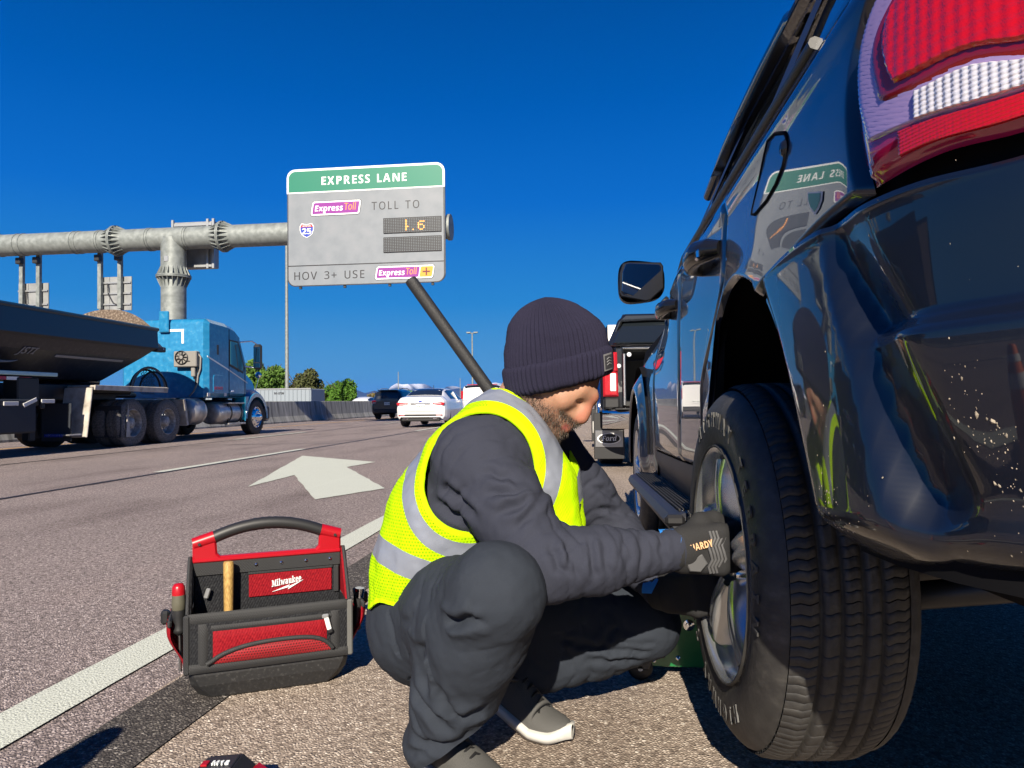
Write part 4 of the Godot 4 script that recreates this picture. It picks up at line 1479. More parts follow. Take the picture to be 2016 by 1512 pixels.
		cm.lathe([Vector2(0.0, 0.04), Vector2(0.08, 0.03), Vector2(0.10, 0.0), Vector2(0.07, -0.06), Vector2(0.0, -0.08)], 20, Transform3D(Basis(Vector3(1, 0, 0), Vector3(0, 0, 1), Vector3(0, -1, 0)), Vector3(s * 1.12, 1.74, -2.95)))
		obj("wing_mirror", cm, M.chrome, t)
		tb("wing_mirror_stem", t, M.chrome, [Vector3(s * 1.12, 1.64, -2.96), Vector3(s * 1.05, 1.25, -2.9)], 0.012, 6)
		truck_wheel(t, Vector3(s * 1.2, 0.51, -2.68), false)
	for q in t.get_children():
		if String(q.name).begins_with("wheel") and q.position.x < 0.0:
			q.scale.x = -1.0
	for z: float in [1.70, 2.98]:
		truck_wheel(t, Vector3(1.2, 0.51, z), true)
		var wl := part("wheel", t, Vector3(-1.2, 0.51, z))
		var wm := MB.new()
		wm.lathe([Vector2(0.0, 0.0), Vector2(0.49, 0.0), Vector2(0.51, -0.04), Vector2(0.51, -0.56), Vector2(0.0, -0.6)], 32, Transform3D(Basis(Vector3(0, 1, 0), Vector3(-1, 0, 0), Vector3(0, 0, 1)), Vector3.ZERO))
		obj("tyre", wm, M.rubber, wl)
	# chassis, fifth wheel, bumper, guards
	bx("chassis_rail", t, M.black, Vector3(0.43, 0.88, 0.6), Vector3(0.09, 0.28, 6.4), 0.01)
	bx("chassis_rail", t, M.black, Vector3(-0.43, 0.88, 0.6), Vector3(0.09, 0.28, 6.4), 0.01)
	bx("fifth_wheel", t, M.black, Vector3(0, 1.12, 2.2), Vector3(0.95, 0.12, 0.9), 0.04)
	bx("deck_plate", t, M.dusty_alu, Vector3(0, 1.05, 0.55), Vector3(0.9, 0.03, 0.8), 0.005)
	bx("bumper", t, M.chrome, Vector3(0, 0.58, -3.48), Vector3(2.36, 0.42, 0.20), 0.06)
	bx("bumper_end", t, M.dark_steel, Vector3(1.15, 0.62, -3.36), Vector3(0.10, 0.40, 0.34), 0.04)
	bx("axle", t, M.black, Vector3(0, 0.51, 1.70), Vector3(1.6, 0.2, 0.2), 0.05)
	bx("axle", t, M.black, Vector3(0, 0.51, 2.98), Vector3(1.6, 0.2, 0.2), 0.05)
	sl("fender_blade", t, M.guard, [Vector2(0.98, 1.02), Vector2(1.06, 1.02), Vector2(0.98, 0.72), Vector2(0.90, 0.38), Vector2(0.82, 0.40), Vector2(0.88, 0.72)], 0.30, 0.01, side_t(1.05))
	# air lines looped between cab and trailer
	for q in [[0.10, 0.34, 0.032, M.hose_tan], [0.0, 0.30, 0.026, M.black], [0.22, 0.26, 0.022, M.black]]:
		var pts := []
		for k in 17:
			var an := lerpf(-0.25, PI + 0.35, k / 16.0)
			pts.append(Vector3(-0.02 + q[0] + cos(an) * q[1], 1.36 + sin(an) * q[1] * 1.35, 0.55 + 0.35 * k / 16.0))
		tb("air_hose", t, q[3], pts, q[2], 8)
	for k in 5:
		var pts := []
		for i in 30:
			var an := i * 1.2
			pts.append(Vector3(-0.16 + k * 0.07 + cos(an) * 0.035, 1.16 + i * 0.022, 0.62 + sin(an) * 0.035))
		tb("coiled_line", t, M.black, pts, 0.009, 5)

func dump_trailer() -> void:
	M.tub = tri(mat(1, 1, 1, 0.34, 0.0, 0.5), 0.7, false)
	M.tub.albedo_texture = ramp_tex(noise_image(512, 151, 0.02, FastNoiseLite.TYPE_SIMPLEX_SMOOTH, 5), [[0.0, 0.005, 0.006, 0.009], [0.6, 0.010, 0.012, 0.018], [1.0, 0.05, 0.048, 0.045]])
	M.tub_rail = mat(0.010, 0.035, 0.062, 0.35)
	M.rusty = tri(mat(1, 1, 1, 0.85), 1.1, false)
	M.rusty.albedo_texture = ramp_tex(noise_image(512, 152, 0.03, FastNoiseLite.TYPE_SIMPLEX_SMOOTH, 5), [[0.0, 0.045, 0.03, 0.022], [0.5, 0.13, 0.095, 0.07], [0.75, 0.22, 0.17, 0.13], [1.0, 0.45, 0.38, 0.30]])
	var X := -11.3
	var Y := road_y(-11.3)
	var t := thing("dump_trailer", "black side dump trailer with dusty mudguards behind the blue tractor", "trailer", Vector3(X, Y, -15.6))
	# own axes: nose of the tub at z = 0, running back towards +z; right flank at x = 1.2
	var L := 9.6
	var sec := [Vector2(1.20, 2.60), Vector2(1.22, 2.18), Vector2(1.15, 2.13), Vector2(1.05, 1.92), Vector2(0.62, 1.42), Vector2(0.0, 1.36)]
	for s: float in [-1.0, 1.0]:
		var names := ["top_rail", "rail_lip", "upper_side", "lower_side", "belly"]
		for i in sec.size() - 1:
			var a: Vector2 = sec[i]
			var b: Vector2 = sec[i + 1]
			var mb := MB.new()
			var za: float = [0.0, 0.0, 0.05, 0.40, 1.1][i]
			var zb: float = [0.0, 0.05, 0.40, 1.1, 1.3][i]
			var yr: Array = [[2.60, 2.72], [2.19, 2.27]]
			mb.face([Vector3(s * a.x, a.y, za), Vector3(s * a.x, a.y + (0.09 if i == 0 else 0.0), L), Vector3(s * b.x, b.y, L), Vector3(s * b.x, b.y, zb)])
			mb.face([Vector3(s * (a.x - 0.03), a.y, za), Vector3(s * (b.x - 0.03), b.y, zb), Vector3(s * (b.x - 0.03), b.y, L), Vector3(s * (a.x - 0.03), a.y + (0.09 if i == 0 else 0.0), L)])
			obj(names[i], mb, M.tub_rail if i == 0 else (M.guard_dark if i == 1 else M.tub), t)
		tb("rim_bar", t, M.tub_rail, [Vector3(s * 1.19, 2.60, -0.02), Vector3(s * 1.19, 2.69, L)], 0.045, 8)
		# printed stripe and maker's mark on the sloping side
		var n := Vector3(0.5 * s, -0.43, 0).normalized()
		var along := Vector3(0, 0, -s)
		var up := n.cross(along).normalized() * 1.0
		if up.y < 0.0:
			up = -up
		var put_at := func(z: float, v: float) -> Vector3: return Vector3(s * lerpf(1.05, 0.62, v), lerpf(1.92, 1.42, v), z) + n * 0.01
		bx("stripe", t, M.mark_grey, (put_at.call(1.9, 0.15) as Vector3), Vector3(1.95, 0.055, 0.008), 0.0, Basis(along, up, n))
		bx("stripe", t, M.mark_grey, (put_at.call(4.62, 0.08) as Vector3), Vector3(0.75, 0.07, 0.008), 0.0, Basis(along, up, n))
		text("maker_mark", t, M.mark_grey, "JSTI", Transform3D(Basis(along, up, n), put_at.call(3.60, 0.05)), 0.15, true, 0.35)
		var sw := []
		for k in 14:
			var an := lerpf(PI * 0.85, PI * 1.75, k / 13.0)
			sw.append((put_at.call(3.95, 0.22) as Vector3) + along * cos(an) * 0.42 + up * sin(an) * 0.16)
		var rad := []
		for k in 14:
			rad.append(0.006 + 0.024 * sin(PI * k / 13.0))
		tb("swoosh", t, M.mark_grey, sw, rad, 6)
	# sloped nose and the domed plate above it, rusty inside
	var nose := MB.new()
	nose.grid(12, 8, func(a: float, b: float) -> Vector3:
		var y := lerpf(2.60, 1.40, b)
		var w := lerpf(1.2, 0.6, pow(b, 1.3))
		return Vector3(lerpf(-w, w, a), y, lerpf(0.0, 1.2, pow(b, 1.5))))
	obj("nose_plate", nose, M.tub, t)
	var dome := MB.new()
	dome.grid(20, 6, func(a: float, b: float) -> Vector3:
		var x := lerpf(-1.17, 1.17, a)
		return Vector3(x, 2.58 + 0.50 * (1.0 - pow(absf(x) / 1.17, 2.4)) * b, 0.02 + 0.05 * b))
	obj("end_dome", dome, M.rusty, t)
	bx("load_floor", t, M.rusty, Vector3(0, 1.6, L * 0.55), Vector3(1.2, 0.05, L * 0.85), 0.01)
	for s: float in [-1.0, 1.0]:
		var inn := MB.new()
		inn.face([Vector3(s * 1.15, 2.55, 0.1), Vector3(s * 0.55, 1.6, 0.9), Vector3(s * 0.55, 1.6, L), Vector3(s * 1.15, 2.6, L)])
		obj("lining", inn, M.rusty, t)
	tb("latch_arm", t, M.dusty_alu, [Vector3(0.88, 2.50, 0.02), Vector3(1.05, 2.28, -0.28), Vector3(1.12, 2.17, -0.36)], 0.03, 8)
	bx("latch_box", t, M.dark_steel, Vector3(1.05, 2.17, -0.28), Vector3(0.16, 0.12, 0.34), 0.02)
	# tipping cylinder, frame rail, legs
	tb("hoist", t, M.black_gloss, [Vector3(0.0, 1.42, 0.55), Vector3(0.1, 1.46, 2.8)], 0.19, 20)
	bx("frame_rail", t, M.black, Vector3(0.55, 1.16, 4.9), Vector3(0.14, 0.32, 8.6), 0.02)
	bx("frame_rail", t, M.black, Vector3(-0.55, 1.16, 4.9), Vector3(0.14, 0.32, 8.6), 0.02)
	bx("neck", t, M.black, Vector3(0, 1.20, 1.2), Vector3(1.5, 0.14, 1.9), 0.03)
	bx("pale_rail", t, M.pale_teal, Vector3(1.16, 1.47, 4.6), Vector3(0.06, 0.07, 3.1), 0.01)
	for k in 6:
		bx("reflective_tape", t, M.red_lens if k % 2 == 0 else M.sign_bright, Vector3(1.12, 1.38, 3.75 + k * 0.28), Vector3(0.02, 0.06, 0.27), 0.003)
	bx("plate_bracket", t, M.black, Vector3(1.0, 1.15, 3.7), Vector3(0.30, 0.5, 0.5), 0.02)
	bx("landing_leg", t, M.black, Vector3(0.85, 0.75, 3.35), Vector3(0.16, 1.0, 0.16), 0.02)
	# guards over the tractor's drive wheels and flaps
	for s: float in [-1.0, 1.0]:
		var gd := part("mudguard", t)
		bx("top", gd, M.guard, Vector3(s * 1.0, 1.27, 0.98), Vector3(0.62, 0.05, 2.45), 0.02)
		sl("side_skirt", gd, M.guard, [Vector2(-0.22, 1.17), Vector2(-0.25, 1.28), Vector2(2.2, 1.30), Vector2(2.22, 1.20)], 0.03, 0.006, side_t(s * 1.30))
		bx("drop", gd, M.guard, Vector3(s * 1.02, 0.76, 2.36), Vector3(0.60, 0.98, 0.04), 0.012, Basis(Vector3.RIGHT, -0.16))
		bx("flap", gd, M.flap, Vector3(s * 0.92, 0.58, 2.75), Vector3(0.62, 0.72, 0.02), 0.005)
		bx("flap", gd, M.flap, Vector3(s * 0.92, 0.55, 1.30), Vector3(0.62, 0.66, 0.02), 0.005)
		sl("bracket", gd, M.guard, [Vector2(1.02, 0.22), Vector2(1.10, 0.95), Vector2(1.16, 0.22)], 0.02, 0.004, side_t(s * 1.24))
	bx("step_plate", t, M.dusty_alu, Vector3(1.05, 0.34, 2.72), Vector3(0.5, 0.03, 0.35), 0.008)
	text("step_print", t, M.sign_blue, "NEWMAN", Transform3D(Basis.IDENTITY, Vector3(0.98, 0.335, 2.905)), 0.06, true)
	for z: float in [0.3]:
		bx("crossbar", t, M.black, Vector3(0, 0.9, z + 3.0), Vector3(2.2, 0.12, 0.12), 0.02)
	bx("toolbox", t, M.flap, Vector3(1.0, 0.72, 4.05), Vector3(0.45, 0.60, 0.9), 0.03)
	for k in 3:
		bx("bright_bar", t, M.offwhite, Vector3(1.235, 0.98 - 0.02 * k, 3.35 + 0.42 * k), Vector3(0.02, 0.07, 0.32), 0.006, Basis(Vector3.RIGHT, 0.35 if k == 1 else 0.0))
	for z: float in [4.9, 6.2, 7.5]:
		for s: float in [-1.0, 1.0]:
			var w := part("wheel", t, Vector3(s * 1.2, 0.50, z))
			var wm := MB.new()
			wm.lathe([Vector2(0.0, -0.1), Vector2(0.28, -0.1), Vector2(0.30, 0.0), Vector2(0.46, 0.01), Vector2(0.50, -0.05), Vector2(0.50, -0.55), Vector2(0.3, -0.6)], 40, Transform3D(Basis(Vector3(0, 1, 0), Vector3(s, 0, 0), Vector3(0, 0, 1)), Vector3.ZERO), 0.4)
			obj("tyre", wm, M.rubber, w)

# ---------------------------------------------------------------- traffic
func car_section(st: Array, t: float, a: float, off := 0.0) -> Vector3:
	# st: stations [z, half width, floor y, belt y, top y, half width at the top]; t runs along, a round from left floor to right floor
	var k: int = clamp(int(t), 0, st.size() - 2)
	var f := t - k
	var q := []
	for i in 6:
		q.append(lerpf(st[k][i], st[k + 1][i], f))
	var side := -1.0 if a < 0.5 else 1.0
	var u: float = (a if a < 0.5 else 1.0 - a) * 2.0
	var pts := [Vector2(q[1] * 0.90, q[2]), Vector2(q[1] * 0.985, q[2] + 0.10), Vector2(q[1], lerpf(q[2], q[3], 0.55)), Vector2(q[1] * 0.965, q[3]), Vector2(lerpf(q[1] * 0.965, q[5], 0.92), lerpf(q[3], q[4], 0.90)), Vector2(q[5] * 0.80, q[4]), Vector2(0.0, q[4] + 0.015)]
	var us := [0.0, 0.12, 0.34, 0.56, 0.78, 0.88, 1.0]
	var j := 0
	while j < 5 and u > us[j + 1]:
		j += 1
	var g: float = (u - us[j]) / (us[j + 1] - us[j])
	var p: Vector2 = (pts[j] as Vector2).lerp(pts[j + 1], g)
	var d: Vector2 = ((pts[j + 1] as Vector2) - (pts[j] as Vector2)).normalized()
	p += Vector2(d.y, -d.x) * off
	return Vector3(side * p.x, p.y, q[0])

func car_patch(st: Array, t0: float, t1: float, a0: float, a1: float, off := 0.006, n := 8) -> MB:
	var mb := MB.new()
	mb.grid(n, n, func(u: float, v: float) -> Vector3: return car_section(st, lerpf(t0, t1, u), lerpf(a0, a1, v), off))
	return mb

func car_body(parent: Node, st: Array, m: Material) -> void:
	var mb := MB.new()
	var n: int = st.size() - 1
	mb.grid(n * 6, 48, func(u: float, v: float) -> Vector3: return car_section(st, u * n, v))
	for e in [0.0, float(n)]:
		var ring := []
		var c := Vector3.ZERO
		for i in 49:
			var p := car_section(st, e, i / 48.0)
			ring.append(p)
			c += p / 49.0
		for i in 49:
			mb.face([c, ring[i], ring[(i + 1) % 49]])
	obj("body", mb, m, parent)

func small_wheel(parent: Node, at: Vector3, R: float, W: float, s: float) -> void:
	var w := part("wheel", parent, at)
	var t := Transform3D(Basis(Vector3(0, 1, 0), Vector3(s, 0, 0), Vector3(0, 0, 1)), Vector3.ZERO)
	var mb := MB.new()
	mb.lathe([Vector2(R * 0.62, 0.0), Vector2(R * 0.93, 0.008), Vector2(R, -0.02), Vector2(R, -W + 0.02), Vector2(R * 0.93, -W), Vector2(0.0, -W)], 32, t, 0.4)
	obj("tyre", mb, M.rubber, w)
	var rm := MB.new()
	rm.lathe([Vector2(R * 0.63, 0.002), Vector2(R * 0.58, -0.03), Vector2(R * 0.2, -0.02), Vector2(0.0, -0.015)], 24, t, 0.4)
	obj("rim", rm, M.alu, w)

func plate(parent: Node, c: Vector3, words: String) -> void:
	var p := bx("number_plate", parent, M.white, c, Vector3(0.30, 0.15, 0.012), 0.004)
	text("lettering", p, M.plate_ink, words, Transform3D(Basis.IDENTITY, c + Vector3(0, 0, 0.0085)), 0.06, true)

func traffic() -> void:
	M.plate_ink = mat(0.02, 0.08, 0.06, 0.5)
	M.car_white = mat(0.70, 0.70, 0.69, 0.25)
	M.car_white.clearcoat_enabled = true
	M.car_white.clearcoat = 1.0
	M.car_white.clearcoat_roughness = 0.05
	M.car_navy = mat(0.006, 0.010, 0.022, 0.25)
	M.car_navy.clearcoat_enabled = true
	M.car_navy.clearcoat = 1.0
	M.car_navy.clearcoat_roughness = 0.04
	M.lamp_red = mat(0.36, 0.012, 0.02, 0.15)
	# white saloon
	var t := thing("saloon_car", "white saloon car driving away in the middle lane", "car", Vector3(-6.02, road_y(-6.0), -23.5))
	var st := [[0.02, 0.72, 0.34, 0.80, 0.93, 0.60], [-0.05, 0.80, 0.27, 0.84, 0.98, 0.66], [-0.25, 0.84, 0.22, 0.86, 1.005, 0.68], [-0.52, 0.86, 0.20, 0.86, 1.04, 0.62], [-0.95, 0.87, 0.20, 0.86, 1.22, 0.53], [-1.35, 0.87, 0.20, 0.86, 1.29, 0.52], [-2.1, 0.87, 0.20, 0.86, 1.30, 0.53], [-2.8, 0.87, 0.20, 0.87, 1.16, 0.56], [-3.35, 0.86, 0.20, 0.85, 0.93, 0.66], [-4.2, 0.80, 0.24, 0.70, 0.78, 0.62], [-4.45, 0.66, 0.30, 0.58, 0.62, 0.5]]
	car_body(t, st, M.car_white)
	obj("rear_window", car_patch(st, 3.05, 4.75, 0.405, 0.595), M.glass_dark, t)
	obj("side_window", car_patch(st, 4.15, 7.3, 0.615, 0.70), M.glass_dark, t)
	obj("side_window", car_patch(st, 4.15, 7.3, 0.30, 0.385), M.glass_dark, t)
	bx("window_post", t, M.car_white, Vector3(0.74, 1.02, -1.95), Vector3(0.06, 0.34, 0.05), 0.01, Basis(Vector3.BACK, 0.5))
	for s: float in [-1.0, 1.0]:
		sl("tail_light", t, M.lamp_red, [Vector2(s * 0.78, 0.72), Vector2(s * 0.80, 0.80), Vector2(s * 0.70, 0.82), Vector2(s * 0.40, 0.79), Vector2(s * 0.42, 0.75), Vector2(s * 0.60, 0.715)], 0.10, 0.012, Transform3D(Basis.IDENTITY, Vector3(0, 0, -0.02)))
		sl("tail_light_bar", t, M.clear_lens, [Vector2(s * 0.70, 0.755), Vector2(s * 0.70, 0.772), Vector2(s * 0.45, 0.772), Vector2(s * 0.47, 0.755)], 0.10, 0.003, Transform3D(Basis.IDENTITY, Vector3(0, 0, -0.012)))
		small_wheel(t, Vector3(s * 0.855, 0.315, -0.92), 0.315, 0.21, s)
		small_wheel(t, Vector3(s * 0.855, 0.315, -3.55), 0.315, 0.21, s)
		bx("exhaust", t, M.chrome, Vector3(s * 0.48, 0.29, 0.0), Vector3(0.16, 0.06, 0.10), 0.02)
		bx("mirror", t, M.car_white, Vector3(s * 0.96, 0.92, -2.75), Vector3(0.18, 0.12, 0.10), 0.04)
		bx("rear_reflector", t, M.lamp_red, Vector3(s * 0.62, 0.405, 0.0), Vector3(0.22, 0.03, 0.08), 0.008)
	bx("chrome_bar", t, M.chrome, Vector3(0, 0.775, 0.045), Vector3(0.66, 0.028, 0.03), 0.008)
	bx("lower_grille", t, M.black, Vector3(0, 0.405, 0.02), Vector3(1.05, 0.05, 0.06), 0.01)
	bx("diffuser", t, M.black, Vector3(0, 0.26, -0.05), Vector3(1.3, 0.12, 0.12), 0.03)
	sl("badge", t, M.sign_blue, [Vector2(-0.06, 0), Vector2(-0.035, 0.022), Vector2(0.035, 0.022), Vector2(0.06, 0), Vector2(0.035, -0.022), Vector2(-0.035, -0.022)], 0.02, 0.004, Transform3D(Basis.IDENTITY, Vector3(0, 0.845, 0.032)))
	plate(t, Vector3(0, 0.685, 0.035), "CVX-P21")
	tb("aerial", t, M.black, [Vector3(0.1, 1.29, -1.5), Vector3(0.1, 1.40, -1.42)], 0.01, 6)
	bx("boot_seam", t, M.dark_steel, Vector3(0, 0.525, 0.028), Vector3(1.05, 0.008, 0.012), 0.0)
	# dark estate ahead
	var e := thing("estate_car", "dark navy estate car in the far lane beside the barrier", "car", Vector3(-11.5, road_y(-11.5), -37.9))
	var s2 := [[0.04, 0.74, 0.36, 0.92, 1.10, 0.60], [-0.02, 0.84, 0.28, 0.98, 1.30, 0.60], [-0.16, 0.88, 0.24, 1.00, 1.50, 0.62], [-0.45, 0.90, 0.22, 1.00, 1.56, 0.64], [-1.6, 0.91, 0.22, 0.99, 1.60, 0.65], [-2.5, 0.91, 0.22, 0.98, 1.50, 0.64], [-3.1, 0.90, 0.22, 0.95, 1.08, 0.70], [-4.2, 0.84, 0.26, 0.78, 0.88, 0.66], [-4.45, 0.7, 0.34, 0.64, 0.70, 0.55]]
	car_body(e, s2, M.car_navy)
	obj("rear_window", car_patch(s2, 0.7, 1.9, 0.36, 0.64, 0.01), M.glass_dark, e)
	obj("side_window", car_patch(s2, 2.2, 5.4, 0.62, 0.71), M.glass_dark, e)
	for s: float in [-1.0, 1.0]:
		bx("tail_light", e, M.lamp_red, Vector3(s * 0.72, 0.93, 0.02), Vector3(0.24, 0.14, 0.10), 0.03)
		bx("tail_light_bar", e, M.clear_lens, Vector3(s * 0.70, 0.885, 0.068), Vector3(0.16, 0.03, 0.02), 0.004)
		tb("roof_rail", e, M.alu, [Vector3(s * 0.56, 1.57, -0.5), Vector3(s * 0.57, 1.64, -0.8), Vector3(s * 0.57, 1.66, -1.8), Vector3(s * 0.56, 1.60, -2.3)], 0.022, 8)
		small_wheel(e, Vector3(s * 0.89, 0.34, -0.90), 0.34, 0.22, s)
		small_wheel(e, Vector3(s * 0.89, 0.34, -3.55), 0.34, 0.22, s)
	bx("bumper", e, M.black, Vector3(0, 0.44, 0.03), Vector3(1.5, 0.22, 0.10), 0.04)
	bx("spoiler", e, M.car_navy, Vector3(0, 1.545, -0.16), Vector3(1.1, 0.05, 0.22), 0.02)
	plate(e, Vector3(0, 0.84, 0.065), "CBD 204")
	# white van mostly hidden by the jack handle
	var v := thing("van", "white van far ahead, seen behind the black jack handle", "van", Vector3(-5.25, road_y(-5.2), -31.0))
	var s3 := [[0.02, 0.86, 0.34, 0.96, 1.38, 0.72], [-0.06, 0.93, 0.28, 1.0, 1.50, 0.80], [-0.3, 0.95, 0.26, 1.0, 1.55, 0.82], [-2.6, 0.95, 0.26, 1.0, 1.56, 0.82], [-3.4, 0.94, 0.26, 0.96, 1.15, 0.78], [-4.4, 0.86, 0.30, 0.8, 0.90, 0.7]]
	car_body(v, s3, M.car_white)
	obj("rear_window", car_patch(s3, 0.15, 0.95, 0.40, 0.60, 0.012), M.glass_dark, v)
	for s: float in [-1.0, 1.0]:
		bx("tail_light", v, M.lamp_red, Vector3(s * 0.87, 1.05, 0.0), Vector3(0.10, 0.46, 0.10), 0.03)
		bx("mirror", v, M.black, Vector3(s * 1.05, 1.02, -2.6), Vector3(0.2, 0.2, 0.12), 0.05)
		small_wheel(v, Vector3(s * 0.93, 0.34, -0.9), 0.34, 0.22, s)
		small_wheel(v, Vector3(s * 0.93, 0.34, -3.5), 0.34, 0.22, s)
	bx("roof_lamp", v, M.lamp_red, Vector3(0, 1.535, -0.04), Vector3(1.3, 0.03, 0.06), 0.01)
	bx("bumper", v, M.black, Vector3(0, 0.42, 0.02), Vector3(1.6, 0.2, 0.1), 0.04)
	plate(v, Vector3(0, 0.72, 0.04), "BRD 118")
	# car on the far carriageway: only its roof clears the barrier
	var c := thing("oncoming_car", "white car roof just clearing the barrier beyond the trees", "car", Vector3(-20.2, road_y(-20.2), -60.0))
	var s4 := []
	for q in st:
		s4.append([q[0] + 2.0, q[1], q[2], q[3] + 0.15, q[4] + 0.20, q[5]])
	c.rotation.y = PI
	car_body(c, s4, M.car_white)
	obj("side_window", car_patch(s4, 4.15, 7.3, 0.30, 0.385), M.glass_dark, c)
	obj("side_window", car_patch(s4, 4.15, 7.3, 0.615, 0.70), M.glass_dark, c)
	obj("rear_window", car_patch(s4, 3.05, 4.75, 0.405, 0.595), M.glass_dark, c)
	for s: float in [-1.0, 1.0]:
		small_wheel(c, Vector3(s * 0.855, 0.315, 1.0), 0.315, 0.21, s)
		small_wheel(c, Vector3(s * 0.855, 0.315, -1.6), 0.315, 0.21, s)
	# unseen cone added just outside the picture so that its shadow reaches in
	var k := thing("added_shadow_cone", "slim orange cone added out of view to cast a shadow into the frame", "traffic cone", Vector3(-1.13, 0, -0.50))
	var cm := MB.new()
	cm.lathe([Vector2(0.135, 0.03), Vector2(0.12, 0.06), Vector2(0.035, 0.66), Vector2(0.025, 0.68), Vector2(0.0, 0.68)], 28)
	obj("shell", cm, mat(0.75, 0.16, 0.02, 0.5), k)
	bx("base", k, M.black, Vector3(0, 0.015, 0), Vector3(0.34, 0.03, 0.34), 0.01)
	for q in [[0.36, 0.46], [0.54, 0.60]]:
		var rm := MB.new()
		rm.lathe([Vector2(0.137 - q[0] * 0.1515 + 0.001, q[0]), Vector2(0.137 - q[1] * 0.1515 + 0.001, q[1])], 28)
		obj("reflective_sleeve", rm, M.white, k)

func pickup() -> void:
	M.pk_black = mat(0.006, 0.007, 0.010, 0.3)
	M.pk_black.clearcoat_enabled = true
	M.pk_black.clearcoat = 1.0
	M.pk_black.clearcoat_roughness = 0.02
	var t := thing("pickup_truck", "black pickup with chrome bumper and mud flaps parked ahead of the SUV", "pickup", Vector3(0.93, 0, -8.0), deg_to_rad(1.6))
	# own axes: tail at z = 0, left flank at x = -1.0
	var bed := part("cargo_bed", t)
	for s: float in [-1.0, 1.0]:
		var sm := MB.new()
		sm.slab(PackedVector2Array([Vector2(-2.1, 0.62), Vector2(-2.1, 1.30), Vector2(-0.02, 1.32), Vector2(0.0, 0.66), Vector2(-0.35, 0.62), Vector2(-0.60, 0.60), Vector2(-0.66, 0.80), Vector2(-0.82, 0.95), Vector2(-1.05, 1.0), Vector2(-1.28, 0.95), Vector2(-1.44, 0.80), Vector2(-1.50, 0.60)]), 0.12, 0.03, side_t(s * 0.94))
		obj("side_panel", sm, M.pk_black, bed)
		var ar := []
		for k in 13:
			var an := deg_to_rad(lerpf(-8.0, 188.0, k / 12.0))
			ar.append(Vector3(s * 1.005, 0.58 + sin(an) * 0.45, -1.05 + cos(an) * 0.47))
		tb("arch_trim", bed, M.chrome, ar, 0.022, 8)
		bx("corner_post", bed, M.pk_black, Vector3(s * 0.80, 1.0, -0.03), Vector3(0.10, 0.66, 0.10), 0.02)
		bx("hinge_strap", bed, M.steel, Vector3(s * 0.745, 0.98, 0.03), Vector3(0.03, 0.56, 0.03), 0.008)
		# tail lamp
		var tl := part("tail_light", t)
		sl("lens", tl, M.lamp_red, [Vector2(s * 0.97, 0.80), Vector2(s * 0.975, 1.27), Vector2(s * 0.82, 1.27), Vector2(s * 0.81, 0.80)], 0.13, 0.02, Transform3D(Basis.IDENTITY, Vector3(0, 0, 0.005)))
		bx("reversing_lens", tl, M.clear_lens, Vector3(s * 0.865, 0.95, 0.068), Vector3(0.062, 0.19, 0.02), 0.006)
		bx("lens_split", tl, M.red_dark, Vector3(s * 0.89, 1.07, 0.068), Vector3(0.16, 0.012, 0.018), 0.002)
		bx("lower_cap", t, M.black, Vector3(s * 0.88, 0.73, 0.0), Vector3(0.17, 0.12, 0.11), 0.02)
		small_wheel(t, Vector3(s * 1.0, 0.40, -1.05), 0.40, 0.28, s)
		small_wheel(t, Vector3(s * 1.0, 0.40, -4.75), 0.40, 0.28, s)
		# mud flaps with the oval plate
		for z: float in [-0.42, -4.05]:
			var fl := part("mud_flap", t)
			bx("flap", fl, M.black, Vector3(s * 0.90, 0.36, z), Vector3(0.34, 0.52, 0.015), 0.006)
			bx("plate", fl, M.dusty_alu if z < -1.0 else M.steel, Vector3(s * 0.90, 0.33, z + 0.012), Vector3(0.31, 0.19, 0.008), 0.003)
			for r: float in [1.0, 0.86]:
				var om := MB.new()
				var pts := PackedVector2Array()
				for k in 28:
					pts.append(Vector2(cos(TAU * k / 28) * 0.135 * r, sin(TAU * k / 28) * 0.062 * r))
				om.slab(pts, 0.006, 0.001, Transform3D(Basis.IDENTITY, Vector3(s * 0.90, 0.33, z + (0.018 if r == 1.0 else 0.021))))
				obj("oval", om, M.white if r == 1.0 else M.black, fl)
			text("lettering", fl, M.white, "Ford", Transform3D(Basis.IDENTITY, Vector3(s * 0.90, 0.333, z + 0.026)), 0.055, true, 0.25, "Droid Serif", 0.17)
	bx("bed_floor", bed, M.black, Vector3(0, 0.72, -1.05), Vector3(1.78, 0.06, 2.1), 0.01)
	bx("bed_front", bed, M.black, Vector3(0, 1.0, -2.12), Vector3(1.8, 0.6, 0.06), 0.01)
	bx("tailgate", t, M.offwhite, Vector3(0.05, 0.73, 0.29), Vector3(1.46, 0.07, 0.54), 0.02)
	# bumper: pressed chrome with a step pad
	var bm := MB.new()
	bm.grid(40, 10, func(a: float, b: float) -> Vector3:
		var c := a * 2.0 - 1.0
		var an := b * PI
		return Vector3(c * 0.98, 0.56 - cos(an) * 0.105, 0.12 + sin(an) * 0.075 + 0.03 * smoothstep(0.55, 0.75, b) - 0.22 * pow(absf(c), 7.0)))
	obj("bumper", bm, M.chrome, t)
	bx("step_pad", t, M.black, Vector3(0, 0.668, 0.10), Vector3(1.7, 0.02, 0.17), 0.006)
	bx("hitch", t, M.black, Vector3(0, 0.42, 0.05), Vector3(0.9, 0.08, 0.08), 0.02)
	bx("underbody", t, M.void_black, Vector3(0, 0.50, -2.6), Vector3(1.2, 0.2, 5.0), 0.03)
	# canopy over the bed, its rear lid swung up
	var cp := part("canopy", t)
	var cs := MB.new()
